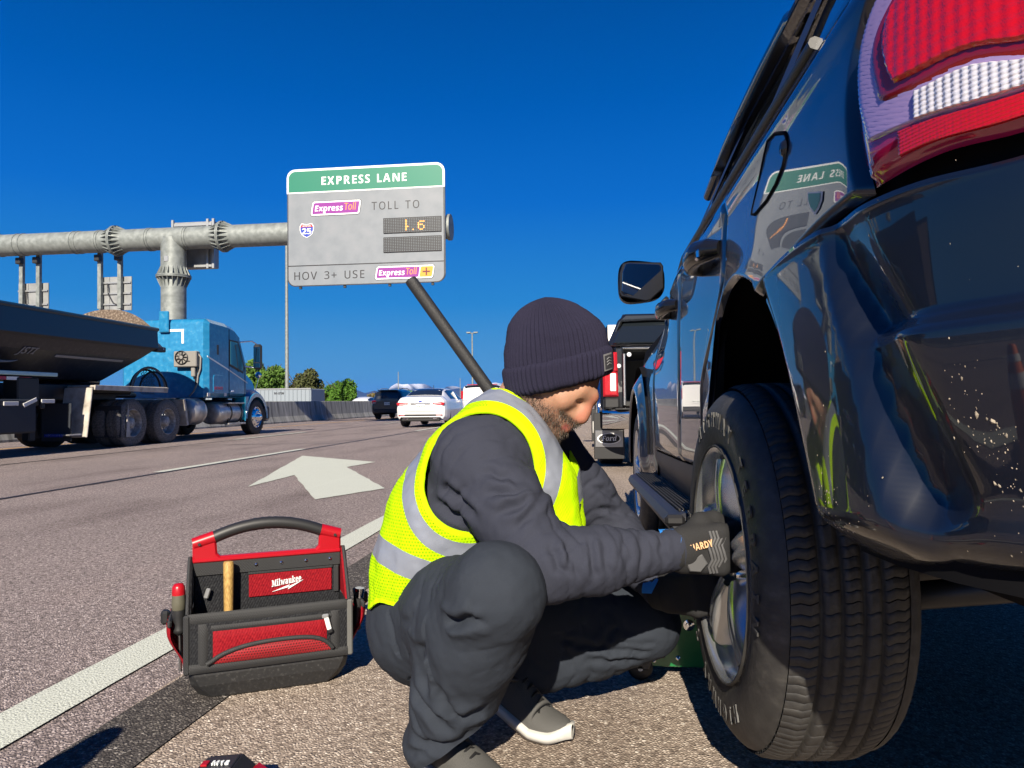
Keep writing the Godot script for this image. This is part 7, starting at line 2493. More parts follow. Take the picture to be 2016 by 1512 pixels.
func floor_jack() -> void:
	M.jack_green = mat(0.004, 0.13, 0.035, 0.28)
	M.jack_green.clearcoat_enabled = true
	M.jack_green.clearcoat = 0.8
	M.jack_green.clearcoat_roughness = 0.06
	var j := thing("floor_jack", "green trolley jack with long black handle under the SUV", "jack", Vector3(0.058, 0, -2.165))
	for s: float in [-1.0, 1.0]:
		var m := MB.new()
		m.slab(PackedVector2Array([Vector2(0.03, 0.030), Vector2(0.015, 0.045), Vector2(0.03, 0.058), Vector2(0.075, 0.062), Vector2(0.10, 0.078), Vector2(0.10, 0.150), Vector2(0.125, 0.178), Vector2(0.17, 0.180), Vector2(0.24, 0.150), Vector2(0.40, 0.112), Vector2(0.70, 0.100), Vector2(0.72, 0.030)]), 0.008, 0.002, Transform3D(Basis.IDENTITY, Vector3(0, 0, s * 0.085)))
		var pl := obj("side_plate", m, M.jack_green, j)
		for q in [[0.155, 0.145, 0.015], [0.205, 0.105, 0.007], [0.06, 0.047, 0.006], [0.125, 0.055, 0.006]]:
			var bm := MB.new()
			bm.lathe([Vector2(0.0, 0.012), Vector2(q[2] * 0.55, 0.011), Vector2(q[2] * 0.6, 0.004), Vector2(q[2], 0.003), Vector2(q[2], 0.0)], 18, Transform3D(Basis(Vector3(1, 0, 0), Vector3(0, 0, s), Vector3(0, -s, 0)), Vector3(q[0], q[1], s * 0.089)))
			obj("bolt", bm, M.chrome, pl)
		# caster and front roller
		var cs := part("caster", j)
		var wm := MB.new()
		wm.lathe([Vector2(0.0, -0.012), Vector2(0.028, -0.012), Vector2(0.034, -0.007), Vector2(0.034, 0.007), Vector2(0.028, 0.012), Vector2(0.0, 0.012)], 24, Transform3D(Basis(Vector3(1, 0, 0), Vector3(0, 0, 1), Vector3(0, -1, 0)), Vector3(0.022, 0.034, s * 0.105)))
		obj("wheel", wm, M.black, cs)
		tb("axle_bolt", cs, M.offwhite, [Vector3(0.022, 0.034, s * 0.105 - 0.018), Vector3(0.022, 0.034, s * 0.105 + 0.018)], 0.007, 12)
		sl("fork", cs, M.dark_steel, [Vector2(-0.005, 0.07), Vector2(0.06, 0.07), Vector2(0.045, 0.03), Vector2(0.01, 0.03)], 0.036, 0.004, Transform3D(Basis.IDENTITY, Vector3(0, 0, s * 0.105)))
		tb("front_wheel", j, M.black, [Vector3(0.66, 0.035, s * 0.095), Vector3(0.66, 0.035, s * 0.125)], 0.035, 20)
	bx("rear_plate", j, M.black, Vector3(0.04, 0.064, 0.0), Vector3(0.10, 0.012, 0.22), 0.004)
	bx("power_unit", j, M.black, Vector3(0.16, 0.085, 0.0), Vector3(0.20, 0.09, 0.11), 0.02)
	tb("lift_arm", j, M.jack_green, [Vector3(0.25, 0.12, 0), Vector3(0.70, 0.33, 0)], 0.032, 12)
	tb("saddle", j, M.dark_steel, [Vector3(0.70, 0.34, 0), Vector3(0.70, 0.385, 0)], [0.05, 0.06], 20)
	bx("handle_socket", j, M.black, Vector3(0.06, 0.165, 0.0), Vector3(0.06, 0.12, 0.07), 0.012, Basis(Vector3.BACK, 0.58))
	sl("release_bracket", j, M.pale_teal, [Vector2(0.075, 0.165), Vector2(0.095, 0.215), Vector2(0.108, 0.21), Vector2(0.100, 0.185), Vector2(0.160, 0.225), Vector2(0.165, 0.215), Vector2(0.10, 0.160)], 0.02, 0.003, Transform3D(Basis.IDENTITY, Vector3(0, 0, 0.075)))
	text("lettering", j, M.alu, "DAYTONA", Transform3D(Basis(Vector3(1, 0, 0), Vector3(0.15, 1, 0), Vector3(0, 0, 1)), Vector3(0.33, 0.052, 0.0905)), 0.024, true, 0.15, "Droid Sans", 0.19)
	# handle: bare tube below, foam sleeve above
	var a := Vector3(0.012, 0.205, 0.0)
	var e := Vector3(-0.633, 1.125, 0.03)
	tb("handle_tube", j, M.black_gloss, [a, a.lerp(e, 0.5)], 0.0160, 18)
	M.foam = with_normal(tri(mat(0.016, 0.016, 0.017, 0.55), 12.0), normal_tex(noise_image(256, 181, 0.12, FastNoiseLite.TYPE_SIMPLEX_SMOOTH, 3), 4.0), 1.0)
	tb("handle_sleeve", j, M.foam, [a.lerp(e, 0.45), a.lerp(e, 0.995), e], [0.0185, 0.0185, 0.0165], 20)

# ---------------------------------------------------------------- the man at the wheel
func cloth(r: float, g: float, b: float, weave: Texture2D, scale: float, rough := 0.9) -> StandardMaterial3D:
	var m := tri(mat(1, 1, 1, rough, 0, 0.25), scale, true)
	m.albedo_texture = ramp_tex(noise_image(256, int(r * 1000.0) + 7, 0.08, FastNoiseLite.TYPE_SIMPLEX_SMOOTH, 4), [[0.0, r * 0.62, g * 0.62, b * 0.62], [0.5, r, g, b], [1.0, r * 1.5, g * 1.5, b * 1.5]])
	with_normal(m, weave, 0.3)
	return m

func weave_tex(n: int, holes := false) -> Image:
	var im := Image.create(128, 128, false, Image.FORMAT_L8)
	for y in 128:
		for x in 128:
			var u := x * n / 128.0
			var v := y * n / 128.0
			var q := 0.5
			if holes:
				var fx := fposmod(u + (0.5 if int(v) % 2 == 1 else 0.0), 1.0) - 0.5
				var fy := fposmod(v, 1.0) - 0.5
				q = smoothstep(0.20, 0.34, sqrt(fx * fx + fy * fy))
			else:
				q = 0.5 + 0.5 * sin(u * TAU) * (1.0 if int(v) % 2 == 0 else -1.0) * absf(sin(v * PI))
			im.set_pixel(x, y, Color(q, q, q))
	return im

func person() -> void:
	var weave := normal_tex(weave_tex(16), 3.0)
	var hole_im := weave_tex(8, true)
	M.shirt = cloth(0.031, 0.034, 0.049, weave, 34.0)
	M.trouser = cloth(0.025, 0.030, 0.040, weave, 38.0, 0.85)
	M.vest_mesh = tri(mat(1, 1, 1, 0.85, 0, 0.2), 19.0)
	M.vest_mesh.albedo_texture = ramp_tex(hole_im, [[0.0, 0.20, 0.34, 0.004], [0.6, 0.46, 0.78, 0.003], [1.0, 0.50, 0.84, 0.003]])
	with_normal(M.vest_mesh, normal_tex(hole_im, 3.0), 0.7)
	M.vest_solid = with_normal(tri(mat(0.54, 0.86, 0.003, 0.8, 0, 0.2), 12.0), weave, 0.3)
	M.vest_edge = mat(0.56, 0.84, 0.005, 0.75, 0, 0.2)
	for k in ["vest_mesh", "vest_solid", "vest_edge"]:
		M[k].backlight_enabled = true
		M[k].backlight = lin(0.25, 0.45, 0.0)
	M.silver = with_normal(tri(mat(0.21, 0.23, 0.28, 0.42, 0.2, 0.5), 30.0), weave, 0.15)
	M.knit = cloth(0.017, 0.016, 0.032, weave, 16.0, 0.95)
	M.glove = cloth(0.024, 0.024, 0.025, weave, 25.0, 0.8)
	M.glove_pad = with_normal(tri(mat(0.075, 0.075, 0.077, 0.6), 30.0), weave, 0.4)
	M.blue_cuff = mat(0.015, 0.17, 0.52, 0.7)
	M.hardy = mat(0.72, 0.42, 0.22, 0.6)
	var me := thing("person", "person in a lime safety vest and dark beanie squatting at the rear wheel", "person", Vector3.ZERO)
	# joints
	var hipN := Vector3(-0.405, 0.262, -1.625)
	var hipF := Vector3(-0.375, 0.250, -1.815)
	var kneeN := Vector3(-0.196, 0.425, -1.30)
	var ankN := Vector3(-0.335, 0.115, -1.475)
	var kneeF := Vector3(0.080, 0.212, -1.865)
	var ankF := Vector3(-0.235, 0.105, -1.775)
	var shN := Vector3(-0.272, 0.640, -1.525)
	var shF := Vector3(-0.150, 0.630, -1.850)
	var elbN := Vector3(-0.118, 0.452, -1.375)
	var wrN := Vector3(0.122, 0.470, -1.458)
	var elbF := Vector3(0.018, 0.425, -1.91)
	var wrF := Vector3(0.118, 0.318, -1.735)
	var nb := Vector3(-0.205, 0.735, -1.67)
	var noise := FastNoiseLite.new()
	noise.seed = 12
	noise.frequency = 9.0
	noise.fractal_octaves = 3
	var nz2 := FastNoiseLite.new()
	nz2.seed = 33
	nz2.frequency = 22.0
	nz2.fractal_octaves = 2

	# ---- head and neck: the body itself
	var fwd := Vector3(0.70, -0.635, 0.30).normalized()
	var rgt := fwd.cross(Vector3(0.66, 0.74, 0.05)).normalized()
	var up := rgt.cross(fwd).normalized()
	var hc := Vector3(-0.120, 0.806, -1.648)
	var hb := Basis(fwd, up, rgt)
	var L := func(f: float, u: float, r: float) -> Vector3: return hc + fwd * f + up * u + rgt * r
	var fh := Field.new(Vector3(-0.36, 0.52, -1.80), Vector3(0.03, 0.94, -1.49), 0.0042, 150.0)
	fh.egg(L.call(-0.008, 0.030, 0.0), hb, Vector3(0.098, 0.092, 0.078))
	fh.egg(L.call(0.030, -0.030, 0.0), hb, Vector3(0.060, 0.072, 0.060))
	for s: float in [-1.0, 1.0]:
		fh.chain([L.call(-0.010, -0.050, s * 0.056), L.call(0.040, -0.080, s * 0.036), L.call(0.078, -0.092, s * 0.010)], [0.020, 0.019, 0.017])
		fh.capsule(L.call(0.080, 0.030, s * 0.034), L.call(0.094, 0.030, s * 0.006), 0.012, 0.012)
		fh.egg(L.call(0.058, -0.012, s * 0.043), hb, Vector3(0.028, 0.024, 0.022))
		fh.capsule(L.call(0.096, -0.022, s * 0.006), L.call(0.090, -0.024, s * 0.013), 0.009, 0.008)
		fh.egg(L.call(0.074, 0.008, s * 0.032), hb, Vector3(0.015, 0.012, 0.015))
		fh.capsule(L.call(0.094, -0.049, s * 0.002), L.call(0.080, -0.052, s * 0.022), 0.0075, 0.005)
		fh.capsule(L.call(0.091, -0.0625, s * 0.002), L.call(0.079, -0.059, s * 0.020), 0.0085, 0.005)
		fh.chain([L.call(-0.012, 0.018, s * 0.078), L.call(-0.020, 0.0, s * 0.084), L.call(-0.012, -0.022, s * 0.077)], [0.008, 0.010, 0.007])
	fh.chain([L.call(0.090, 0.024, 0.0), L.call(0.104, -0.004, 0.0), L.call(0.109, -0.018, 0.0)], [0.009, 0.0105, 0.0125])
	fh.egg(L.call(0.074, -0.090, 0.0), hb, Vector3(0.024, 0.020, 0.026))
	fh.chain([L.call(-0.030, -0.035, 0.0), nb + Vector3(0.01, 0.0, 0), nb + Vector3(-0.03, -0.10, 0)], [0.062, 0.066, 0.10])
	fh.carve(L.call(0.097, -0.0555, 0.0), hb, Vector3(0.010, 0.0022, 0.026))
	fh.carve(L.call(0.092, 0.006, 0.030), hb, Vector3(0.012, 0.007, 0.014))
	var head := fh.mesh()
	net_relax(head, 1)
	net_normals(head)
	var skin := mat(1, 1, 1, 0.55, 0, 0.4)
	skin.vertex_color_use_as_albedo = true
	skin.subsurf_scatter_enabled = true
	skin.subsurf_scatter_strength = 0.12
	with_normal(tri(skin, 26.0), normal_tex(noise_image(256, 165, 0.14, FastNoiseLite.TYPE_SIMPLEX_SMOOTH, 3), 2.0), 0.35)
	var sn := FastNoiseLite.new()
	sn.seed = 3
	sn.frequency = 60.0
	var beard_at := func(p: Vector3) -> float:
		var q := p - hc
		var f := q.dot(fwd)
		var u := q.dot(up)
		var r := absf(q.dot(rgt))
		var b: float = smoothstep(-0.030, -0.062, u - 0.25 * max(0.0, 0.05 - f)) * smoothstep(-0.05, -0.02, f)
		b = max(b, smoothstep(-0.026, -0.033, u) * smoothstep(-0.048, -0.042, u) * smoothstep(0.07, 0.082, f))
		b = max(b, smoothstep(0.025, -0.01, f) * smoothstep(-0.045, -0.02, f) * smoothstep(-0.005, -0.03, u) * 0.8)
		b *= 1.0 - smoothstep(0.012, 0.0, absf(u + 0.056)) * smoothstep(0.078, 0.086, f) * (1.0 if r < 0.026 else 0.0)
		b *= smoothstep(-0.135, -0.115, u)
		return clamp(b, 0.0, 1.0)
	var tint := func(p: Vector3, _n: Vector3) -> Color:
		var c := Color(0.34, 0.180, 0.115)
		var q := p - hc
		var f := q.dot(fwd)
		var u := q.dot(up)
		var lips: float = smoothstep(0.0115, 0.006, absf(u + 0.056)) * smoothstep(0.082, 0.090, f) * smoothstep(0.024, 0.018, absf(q.dot(rgt)))
		c = c.lerp(Color(0.22, 0.06, 0.052), lips)
		c = c.lerp(Color(0.40, 0.145, 0.095), smoothstep(0.098, 0.108, f) * 0.7)
		c *= 1.0 + 0.12 * sn.get_noise_3dv(p)
		var b: float = beard_at.call(p)
		return c.lerp(Color(0.055, 0.040, 0.032), b * 0.80 * (0.8 + 0.4 * sn.get_noise_3dv(p * 6.0)))
	var body := net_obj("body", head, skin, me, tint)
	body.set_meta("label", "head and neck with a trimmed dark beard, looking down")
	# beard: short strands rooted on the jaw
	var rg := RandomNumberGenerator.new()
	rg.seed = 8
	var hm := MB.new()
	hm.use_col = true
	var hp: PackedVector3Array = head[0]
	var hn: PackedVector3Array = head[2]
	for i in hp.size():
		var b: float = beard_at.call(hp[i])
		var cnt := int(b * 4.0 + rg.randf())
		for j in cnt:
			if b < 0.08:
				continue
			var p := hp[i] + Vector3(rg.randf_range(-1, 1), rg.randf_range(-1, 1), rg.randf_range(-1, 1)) * 0.0025
			var dir := (hn[i] * 0.8 - up * 0.9 + fwd * 0.2 + Vector3(rg.randfn(), rg.randfn(), rg.randfn()) * 0.35).normalized()
			var ln := rg.randf_range(0.004, 0.009) * (0.6 + 0.6 * b)
			var sd := dir.cross(Vector3(rg.randfn(), rg.randfn(), rg.randfn())).normalized() * 0.00042
			hm.tint = Color(0.022, 0.017, 0.014).lerp(Color(0.20, 0.15, 0.11), pow(rg.randf(), 3.5))
			hm.face([p - sd, p + dir * ln, p + sd])
	var hair := mat(1, 1, 1, 0.6)
	hair.vertex_color_use_as_albedo = true
	var bo := obj("beard", hm, hair, body)
	bo.set_meta("kind", "stuff")
	# eyelid line and brow hairs
	for s: float in [-1.0, 1.0]:
		tb("eyelashes", body, hair_dark(), [L.call(0.082, 0.004, s * 0.020), L.call(0.0875, 0.001, s * 0.030), L.call(0.080, 0.001, s * 0.042)], 0.0013, 5)

	# ---- knitted beanie, ribbed, with a turned-up cuff
	var ax := Vector3(-0.10, 0.99, 0.03).normalized()
	var bf := (Vector3.RIGHT - ax * ax.x).normalized()
	var br := ax.cross(bf).normalized()
	var bc := Vector3(-0.104, 0.795, -1.648)
	var cap := func(th: float, hgt: float, out: float) -> Vector3:
		var prof := [Vector2(0.0, 1.0), Vector2(0.065, 1.025), Vector2(0.095, 1.0), Vector2(0.125, 0.93), Vector2(0.150, 0.80), Vector2(0.172, 0.60), Vector2(0.186, 0.40), Vector2(0.1945, 0.20), Vector2(0.199, 0.0)]
		var q := lerp_pts(prof, hgt)
		var tilt: float = (0.012 * cos(th) - 0.010 * max(0.0, sin(th) * -1.0)) * smoothstep(0.17, 0.08, hgt)
		var shift := -bf * 0.010 * smoothstep(0.10, 0.21, hgt)
		var lump: float = 1.0 + 0.025 * noise.get_noise_3d(cos(th) * 0.08, hgt * 1.6, sin(th) * 0.08) * smoothstep(0.05, 0.14, hgt) * 2.0
		return bc + ax * (hgt + tilt) + shift + (bf * cos(th) * 0.1135 + br * sin(th) * 0.094) * q * lump + (bf * cos(th) + br * sin(th)) * out
	var bn := part("beanie", me)
	var cr := MB.new()
	cr.grid(320, 44, func(a: float, b: float) -> Vector3:
		var th := TAU * a
		var hgt: float = lerpf(0.052, 0.199, b)
		return cap.call(th, hgt, (0.0024 * cos(th * 64.0) + 0.0010 * noise.get_noise_3d(a * 30.0, b * 8.0, 2.0)) * smoothstep(0.199, 0.17, hgt)), true)
	obj("crown", cr, M.knit, bn)
	var cf := MB.new()
	cf.grid(320, 20, func(a: float, b: float) -> Vector3:
		var th := TAU * a
		var e := b * 2.0 - 1.0
		var o: float = 0.0078 * (1.0 - pow(absf(e), 6.0)) - 0.006 * pow(absf(e), 12.0)
		return cap.call(th, 0.0335 + 0.0335 * e + 0.002 * noise.get_noise_2d(a * 3.0, 5.0), o + 0.0020 * cos(th * 64.0 + 1.5 * sin(b * 3.0))), true)
	obj("cuff", cf, M.knit, bn)
	# small woven patch on the cuff towards the forehead
	var pm := MB.new()
	pm.grid(8, 6, func(a: float, b: float) -> Vector3: return cap.call(lerpf(-0.62, -0.30, a), lerpf(0.014, 0.050, b), 0.0112))
	var pt := obj("patch", pm, mat(0.16, 0.16, 0.17, 0.8), bn)
	for q in [[-0.595, 0.0175, -0.325, 0.0465]]:
		var pi := MB.new()
		pi.grid(8, 6, func(a: float, b: float) -> Vector3: return cap.call(lerpf(q[0], q[2], a), lerpf(q[1], q[3], b), 0.0120))
		obj("patch_field", pi, mat(0.025, 0.025, 0.03, 0.8), bn)
		for y: float in [0.026, 0.032, 0.038]:
			tb("patch_mark", bn, mat(0.20, 0.20, 0.21, 0.8), [cap.call(-0.54, y, 0.0125), cap.call(-0.46, y + 0.003, 0.0127), cap.call(-0.38, y, 0.0125)], 0.0011, 5)

	# ---- shirt
	var fs := Field.new(Vector3(-0.58, 0.26, -2.02), Vector3(0.17, 0.82, -1.27), 0.0105, 48.0)
	for s: float in [-1.0, 1.0]:
		var dz := s * 0.085
		fs.chain([Vector3(-0.395, 0.33, -1.70 + dz), Vector3(-0.335, 0.48, -1.69 + dz), Vector3(-0.255, 0.60, -1.685 + dz), Vector3(-0.225, 0.66, -1.68 + dz)], [0.105, 0.112, 0.105, 0.075])
	fs.chain([shN, elbN.lerp(shN, 0.45), elbN], [0.076, 0.067, 0.053])
	fs.chain([elbN, elbN.lerp(wrN, 0.4), wrN], [0.055, 0.051, 0.041])
	fs.chain([shF, elbF.lerp(shF, 0.5), elbF, elbF.lerp(wrF, 0.5), wrF], [0.076, 0.064, 0.054, 0.048, 0.039])
	fs.capsule(Vector3(-0.23, 0.675, -1.60), shN, 0.07, 0.074)
	fs.capsule(Vector3(-0.20, 0.675, -1.76), shF, 0.07, 0.070)
	fs.capsule(nb + Vector3(-0.01, -0.03, 0), nb + Vector3(0.0, 0.015, 0), 0.085, 0.068)
	var shirt := fs.mesh()
	net_relax(shirt, 1)
	net_normals(shirt)
	# drawn folds: valleys with a swell on either side, from (x, y) to (x, y) on the cloth near depth z; height, half width
	var shirt_folds := [[-0.134, 0.600, -0.241, 0.625, -1.45, 0.0070, 0.0070], [-0.128, 0.593, -0.233, 0.587, -1.43, 0.0080, 0.0070], [-0.122, 0.587, -0.206, 0.551, -1.41, 0.0080, 0.0070], [-0.118, 0.584, -0.168, 0.527, -1.38, 0.0060, 0.0070], [-0.333, 0.592, -0.245, 0.537, -1.47, 0.0080, 0.0080], [-0.349, 0.557, -0.277, 0.516, -1.50, 0.0070, 0.0080], [-0.103, 0.500, -0.072, 0.446, -1.33, 0.0070, 0.0080], [-0.073, 0.510, -0.054, 0.444, -1.34, 0.0060, 0.0070], [-0.036, 0.509, -0.025, 0.440, -1.37, 0.0050, 0.0060], [-0.006, 0.509, 0.000, 0.442, -1.38, 0.0040, 0.0060], [0.028, 0.510, 0.030, 0.446, -1.39, 0.0040, 0.0060], [0.059, 0.510, 0.064, 0.451, -1.40, 0.0040, 0.0060], [0.095, 0.511, 0.102, 0.459, -1.41, 0.0040, 0.0060], [-0.033, 0.554, 0.021, 0.517, -1.82, 0.0060, 0.0070], [-0.022, 0.497, 0.033, 0.485, -1.83, 0.0060, 0.0070]]
	var trouser_folds := [[-0.284, 0.381, -0.222, 0.404, -1.35, 0.0120, 0.0090], [-0.275, 0.378, -0.205, 0.393, -1.33, 0.0090, 0.0080], [-0.352, 0.297, -0.295, 0.354, -1.45, 0.0090, 0.0110], [-0.350, 0.292, -0.340, 0.217, -1.45, 0.0080, 0.0100], [-0.401, 0.332, -0.321, 0.386, -1.50, 0.0050, 0.0100], [-0.356, 0.433, -0.268, 0.459, -1.45, 0.0040, 0.0100], [-0.371, 0.215, -0.292, 0.151, -1.40, 0.0090, 0.0090], [-0.314, 0.247, -0.280, 0.183, -1.37, 0.0080, 0.0090], [-0.280, 0.183, -0.227, 0.194, -1.37, 0.0090, 0.0090], [-0.382, 0.119, -0.291, 0.113, -1.42, 0.0080, 0.0090], [-0.289, 0.118, -0.259, 0.143, -1.41, 0.0070, 0.0090], [-0.387, 0.079, -0.346, 0.101, -1.42, 0.0060, 0.0090], [-0.110, 0.204, -0.014, 0.186, -1.79, 0.0070, 0.0070], [-0.026, 0.186, 0.017, 0.232, -1.79, 0.0060, 0.0070], [-0.020, 0.186, 0.093, 0.166, -1.79, 0.0080, 0.0080], [0.017, 0.196, 0.106, 0.186, -1.79, 0.0050, 0.0060], [-0.050, 0.158, 0.081, 0.144, -1.79, 0.0060, 0.0080]]
	var drawn := func(list: Array, p: Vector3) -> float:
		var d := 0.0
		for q in list:
			if absf(p.z - q[4]) > 0.13:
				continue
			var a := Vector2(q[0], q[1])
			var ab := Vector2(q[2], q[3]) - a
			var v := Vector2(p.x, p.y) - a + Vector2(nz2.get_noise_2d(p.x, p.y), nz2.get_noise_2d(p.y, p.x)) * 0.006
			var t: float = v.dot(ab) / ab.length_squared()
			if t < -0.15 or t > 1.15:
				continue
			var r: float = absf(v.cross(ab)) / ab.length() / q[6]
			if r > 4.5:
				continue
			var w: float = smoothstep(-0.15, 0.2, t) * smoothstep(1.15, 0.75, t)
			d += w * q[5] * (0.55 * exp(-0.7 * (r - 2.1) * (r - 2.1)) - exp(-r * r))
		return d
	var fold := func(p: Vector3, a: Vector3, b: Vector3, t0: float, t1: float, freq: float, amp: float) -> float:
		# creases that run round a limb between t0 and t1 of its length
		var ab := b - a
		var t := (p - a).dot(ab) / ab.length_squared()
		var w := smoothstep(t0, t0 + 0.12, t) * smoothstep(t1, t1 - 0.12, t)
		if w <= 0.0:
			return 0.0
		var rad := (p - a - ab * t).length()
		if rad > 0.115:
			return 0.0
		var ph := t * freq * 0.8 + 3.0 * noise.get_noise_3dv(p * 0.55)
		var c: float = absf(sin(ph))
		return -0.8 * amp * w * pow(1.0 - c, 2.0) * (0.55 + 0.9 * noise.get_noise_3dv(p * 0.9 + Vector3(5, 1, 2)))
	shirt = net_split(shirt)
	net_push(shirt, func(p: Vector3, _n: Vector3) -> float:
		var d: float = 0.0035 * noise.get_noise_3dv(p) + 0.0012 * nz2.get_noise_3dv(p) + drawn.call(shirt_folds, p)
		d += fold.call(p, shN, elbN, -0.25, 0.45, 26.0, 0.009)
		d += fold.call(p, shN, elbN, 0.65, 1.15, 30.0, 0.006)
		d += fold.call(p, elbN, wrN, -0.05, 0.35, 34.0, 0.007)
		d += fold.call(p, elbN, wrN, 0.30, 1.0, 42.0, 0.005)
		d += fold.call(p, shF, elbF, 0.2, 1.1, 30.0, 0.007)
		d += fold.call(p, elbF, wrF, 0.0, 1.0, 34.0, 0.006)
		return d)
	var so := net_obj("shirt", net_cut(shirt, func(p: Vector3) -> float: return min(min((wrN + Vector3(0.012, 0, 0) - p).dot((wrN - elbN).normalized()) + (1.0 if p.z < -1.60 else 0.0), (wrF + Vector3(0.01, -0.008, 0.01) - p).dot((wrF - elbF).normalized()) + (1.0 if p.x < 0.0 or p.z > -1.58 or p.y > 0.40 else 0.0)), 0.10 - (p - nb - Vector3(0.02, 0.125, 0)).length() if false else 0.765 - p.y)), M.shirt, me, null, 0.003)
	# raglan seam at the near shoulder
	var seam := []
	for k in 13:
		var an := lerpf(-0.9, 2.5, k / 12.0)
		var q := shN + (elbN - shN).normalized() * -0.028 + (Vector3(0.80, 0.25, -0.5) * cos(an) + Vector3(-0.2, 0.75, 0.6) * sin(an)).normalized() * 0.0
		seam.append(q)

	# ---- trousers
	var ft := Field.new(Vector3(-0.56, 0.03, -2.02), Vector3(0.20, 0.56, -1.17), 0.0105, 46.0)
	ft.capsule(hipN, hipF, 0.118, 0.115)
	ft.egg(Vector3(-0.435, 0.285, -1.715), Basis.IDENTITY, Vector3(0.088, 0.10, 0.155))
	ft.chain([hipN, hipN.lerp(kneeN, 0.5), kneeN], [0.110, 0.096, 0.073])
	ft.chain([kneeN, kneeN.lerp(ankN, 0.35), kneeN.lerp(ankN, 0.75), ankN + Vector3(-0.003, -0.03, 0.0)], [0.072, 0.076, 0.072, 0.074])
	ft.chain([hipF, hipF.lerp(kneeF, 0.5), kneeF], [0.115, 0.102, 0.080])
	ft.chain([kneeF, kneeF.lerp(ankF, 0.4), ankF], [0.078, 0.072, 0.068])
	ft.capsule(Vector3(-0.40, 0.34, -1.66), Vector3(-0.39, 0.34, -1.76), 0.115, 0.115)
	var tr := ft.mesh()
	net_relax(tr, 1)
	net_normals(tr)
	tr = net_split(tr)
	net_push(tr, func(p: Vector3, _n: Vector3) -> float:
		var d: float = 0.004 * noise.get_noise_3dv(p) + 0.0014 * nz2.get_noise_3dv(p) + drawn.call(trouser_folds, p)
		d += fold.call(p, hipN, kneeN, -0.1, 0.45, 22.0, 0.010)
		d += fold.call(p, hipN, kneeN, 0.55, 0.95, 26.0, 0.005)
		d += fold.call(p, kneeN, ankN, 0.05, 0.35, 26.0, 0.006)
		d += fold.call(p, kneeN, ankN, 0.62, 1.1, 22.0, 0.012)
		d += fold.call(p, hipF, kneeF, 0.25, 0.9, 24.0, 0.009)
		d += fold.call(p, kneeF, ankF, 0.1, 0.9, 24.0, 0.010)
		# hem flares over the near shoe
		d += 0.010 * smoothstep(0.12, 0.06, p.y) * smoothstep(-1.62, -1.55, p.z)
		return d)
	net_obj("trousers", net_cut(tr, func(p: Vector3) -> float: return p.y - 0.078 - 0.75 * (p.x + 0.335) * (1.0 if p.z > -1.60 else 0.0) + (0.0 if p.z > -1.6 else 0.02)), M.trouser, me, null, 0.003)
	# seams and knee dart, belt with loop
	var proj_n := func(c: Vector3, dir: Vector3, r: float) -> Vector3: return c + dir.normalized() * r
	bx("belt_loop", me, M.trouser, Vector3(-0.497, 0.268, -1.600), Vector3(0.012, 0.060, 0.024), 0.003, Basis(Vector3.BACK, -0.08) * Basis(Vector3.UP, 0.9))

	# ---- safety vest
	var fv := Field.new(Vector3(-0.64, 0.24, -1.98), Vector3(0.02, 0.84, -1.40), 0.0105, 42.0)
	for s: float in [-1.0, 1.0]:
		var dz := s * 0.092
		fv.chain([Vector3(-0.428, 0.300, -1.69 + dz), Vector3(-0.392, 0.40, -1.69 + dz), Vector3(-0.343, 0.51, -1.69 + dz), Vector3(-0.275, 0.61, -1.685 + dz), Vector3(-0.228, 0.672, -1.68 + dz)], [0.098, 0.112, 0.120, 0.112, 0.080])
		fv.chain([Vector3(-0.185, 0.66, -1.685 + dz), Vector3(-0.135, 0.575, -1.69 + dz), Vector3(-0.105, 0.47, -1.69 + dz * 0.95)], [0.060, 0.056, 0.052])
		fv.capsule(Vector3(-0.235, 0.690, -1.69 + s * 0.05), Vector3(-0.265, 0.655, -1.69 + s * 0.150), 0.062, 0.070)
	fv.capsule(Vector3(-0.24, 0.735, -1.73), Vector3(-0.24, 0.735, -1.62), 0.045, 0.045)
	var vest := fv.mesh(0.0)
	net_relax(vest, 1)
	net_normals(vest)
	vest = net_split(vest)
	net_push(vest, func(p: Vector3, _n: Vector3) -> float: return 0.006 * noise.get_noise_3dv(p * 0.8) + 0.0018 * nz2.get_noise_3dv(p) + 0.006 * noise.get_noise_3d(p.x * 1.7, p.y * 0.4, p.z * 1.7) * smoothstep(0.5, 0.34, p.y))
	var hole := func(p: Vector3, s: float) -> float:
		# 1 on the armhole's edge, larger outside it
		var c := Vector2(-0.262, 0.618) if s > 0.0 else Vector2(-0.20, 0.62)
		var q := (Vector2(p.x, p.y) - c).rotated(0.35)
		return Vector2(q.x / 0.112, q.y / 0.122).length()
	var keep := func(p: Vector3) -> float:
		var v: float = p.y - (0.318 + (p.x + 0.53) * 0.31) + 0.008 * sin(p.x * 40.0 + p.z * 30.0)
		if p.z > -1.66:
			v = min(v, (hole.call(p, 1.0) - 1.0) * 0.11 + 0.0)
		if p.z < -1.72:
			v = min(v, (hole.call(p, -1.0) - 1.0) * 0.11)
		# neck opening, a V at the front
		var a := Vector3(-0.172, 0.785, -1.672)
		var b := Vector3(-0.03, 0.585, -1.685)
		var t: float = clamp((p - a).dot(b - a) / (b - a).length_squared(), 0.0, 1.0)
		v = min(v, (p - a.lerp(b, t)).length() - lerpf(0.088, 0.012, t))
		return v
	var v0 := net_cut(vest, keep)
	var along := func(p: Vector3) -> float: return (p.x + 0.40) * 0.40 + (p.y - 0.40) * 0.917
	var strip_waist := func(p: Vector3) -> float: return 0.024 - absf((along.call(p) as float) - 0.020 - 0.012 * sin((p.x + 0.45) * 9.0))
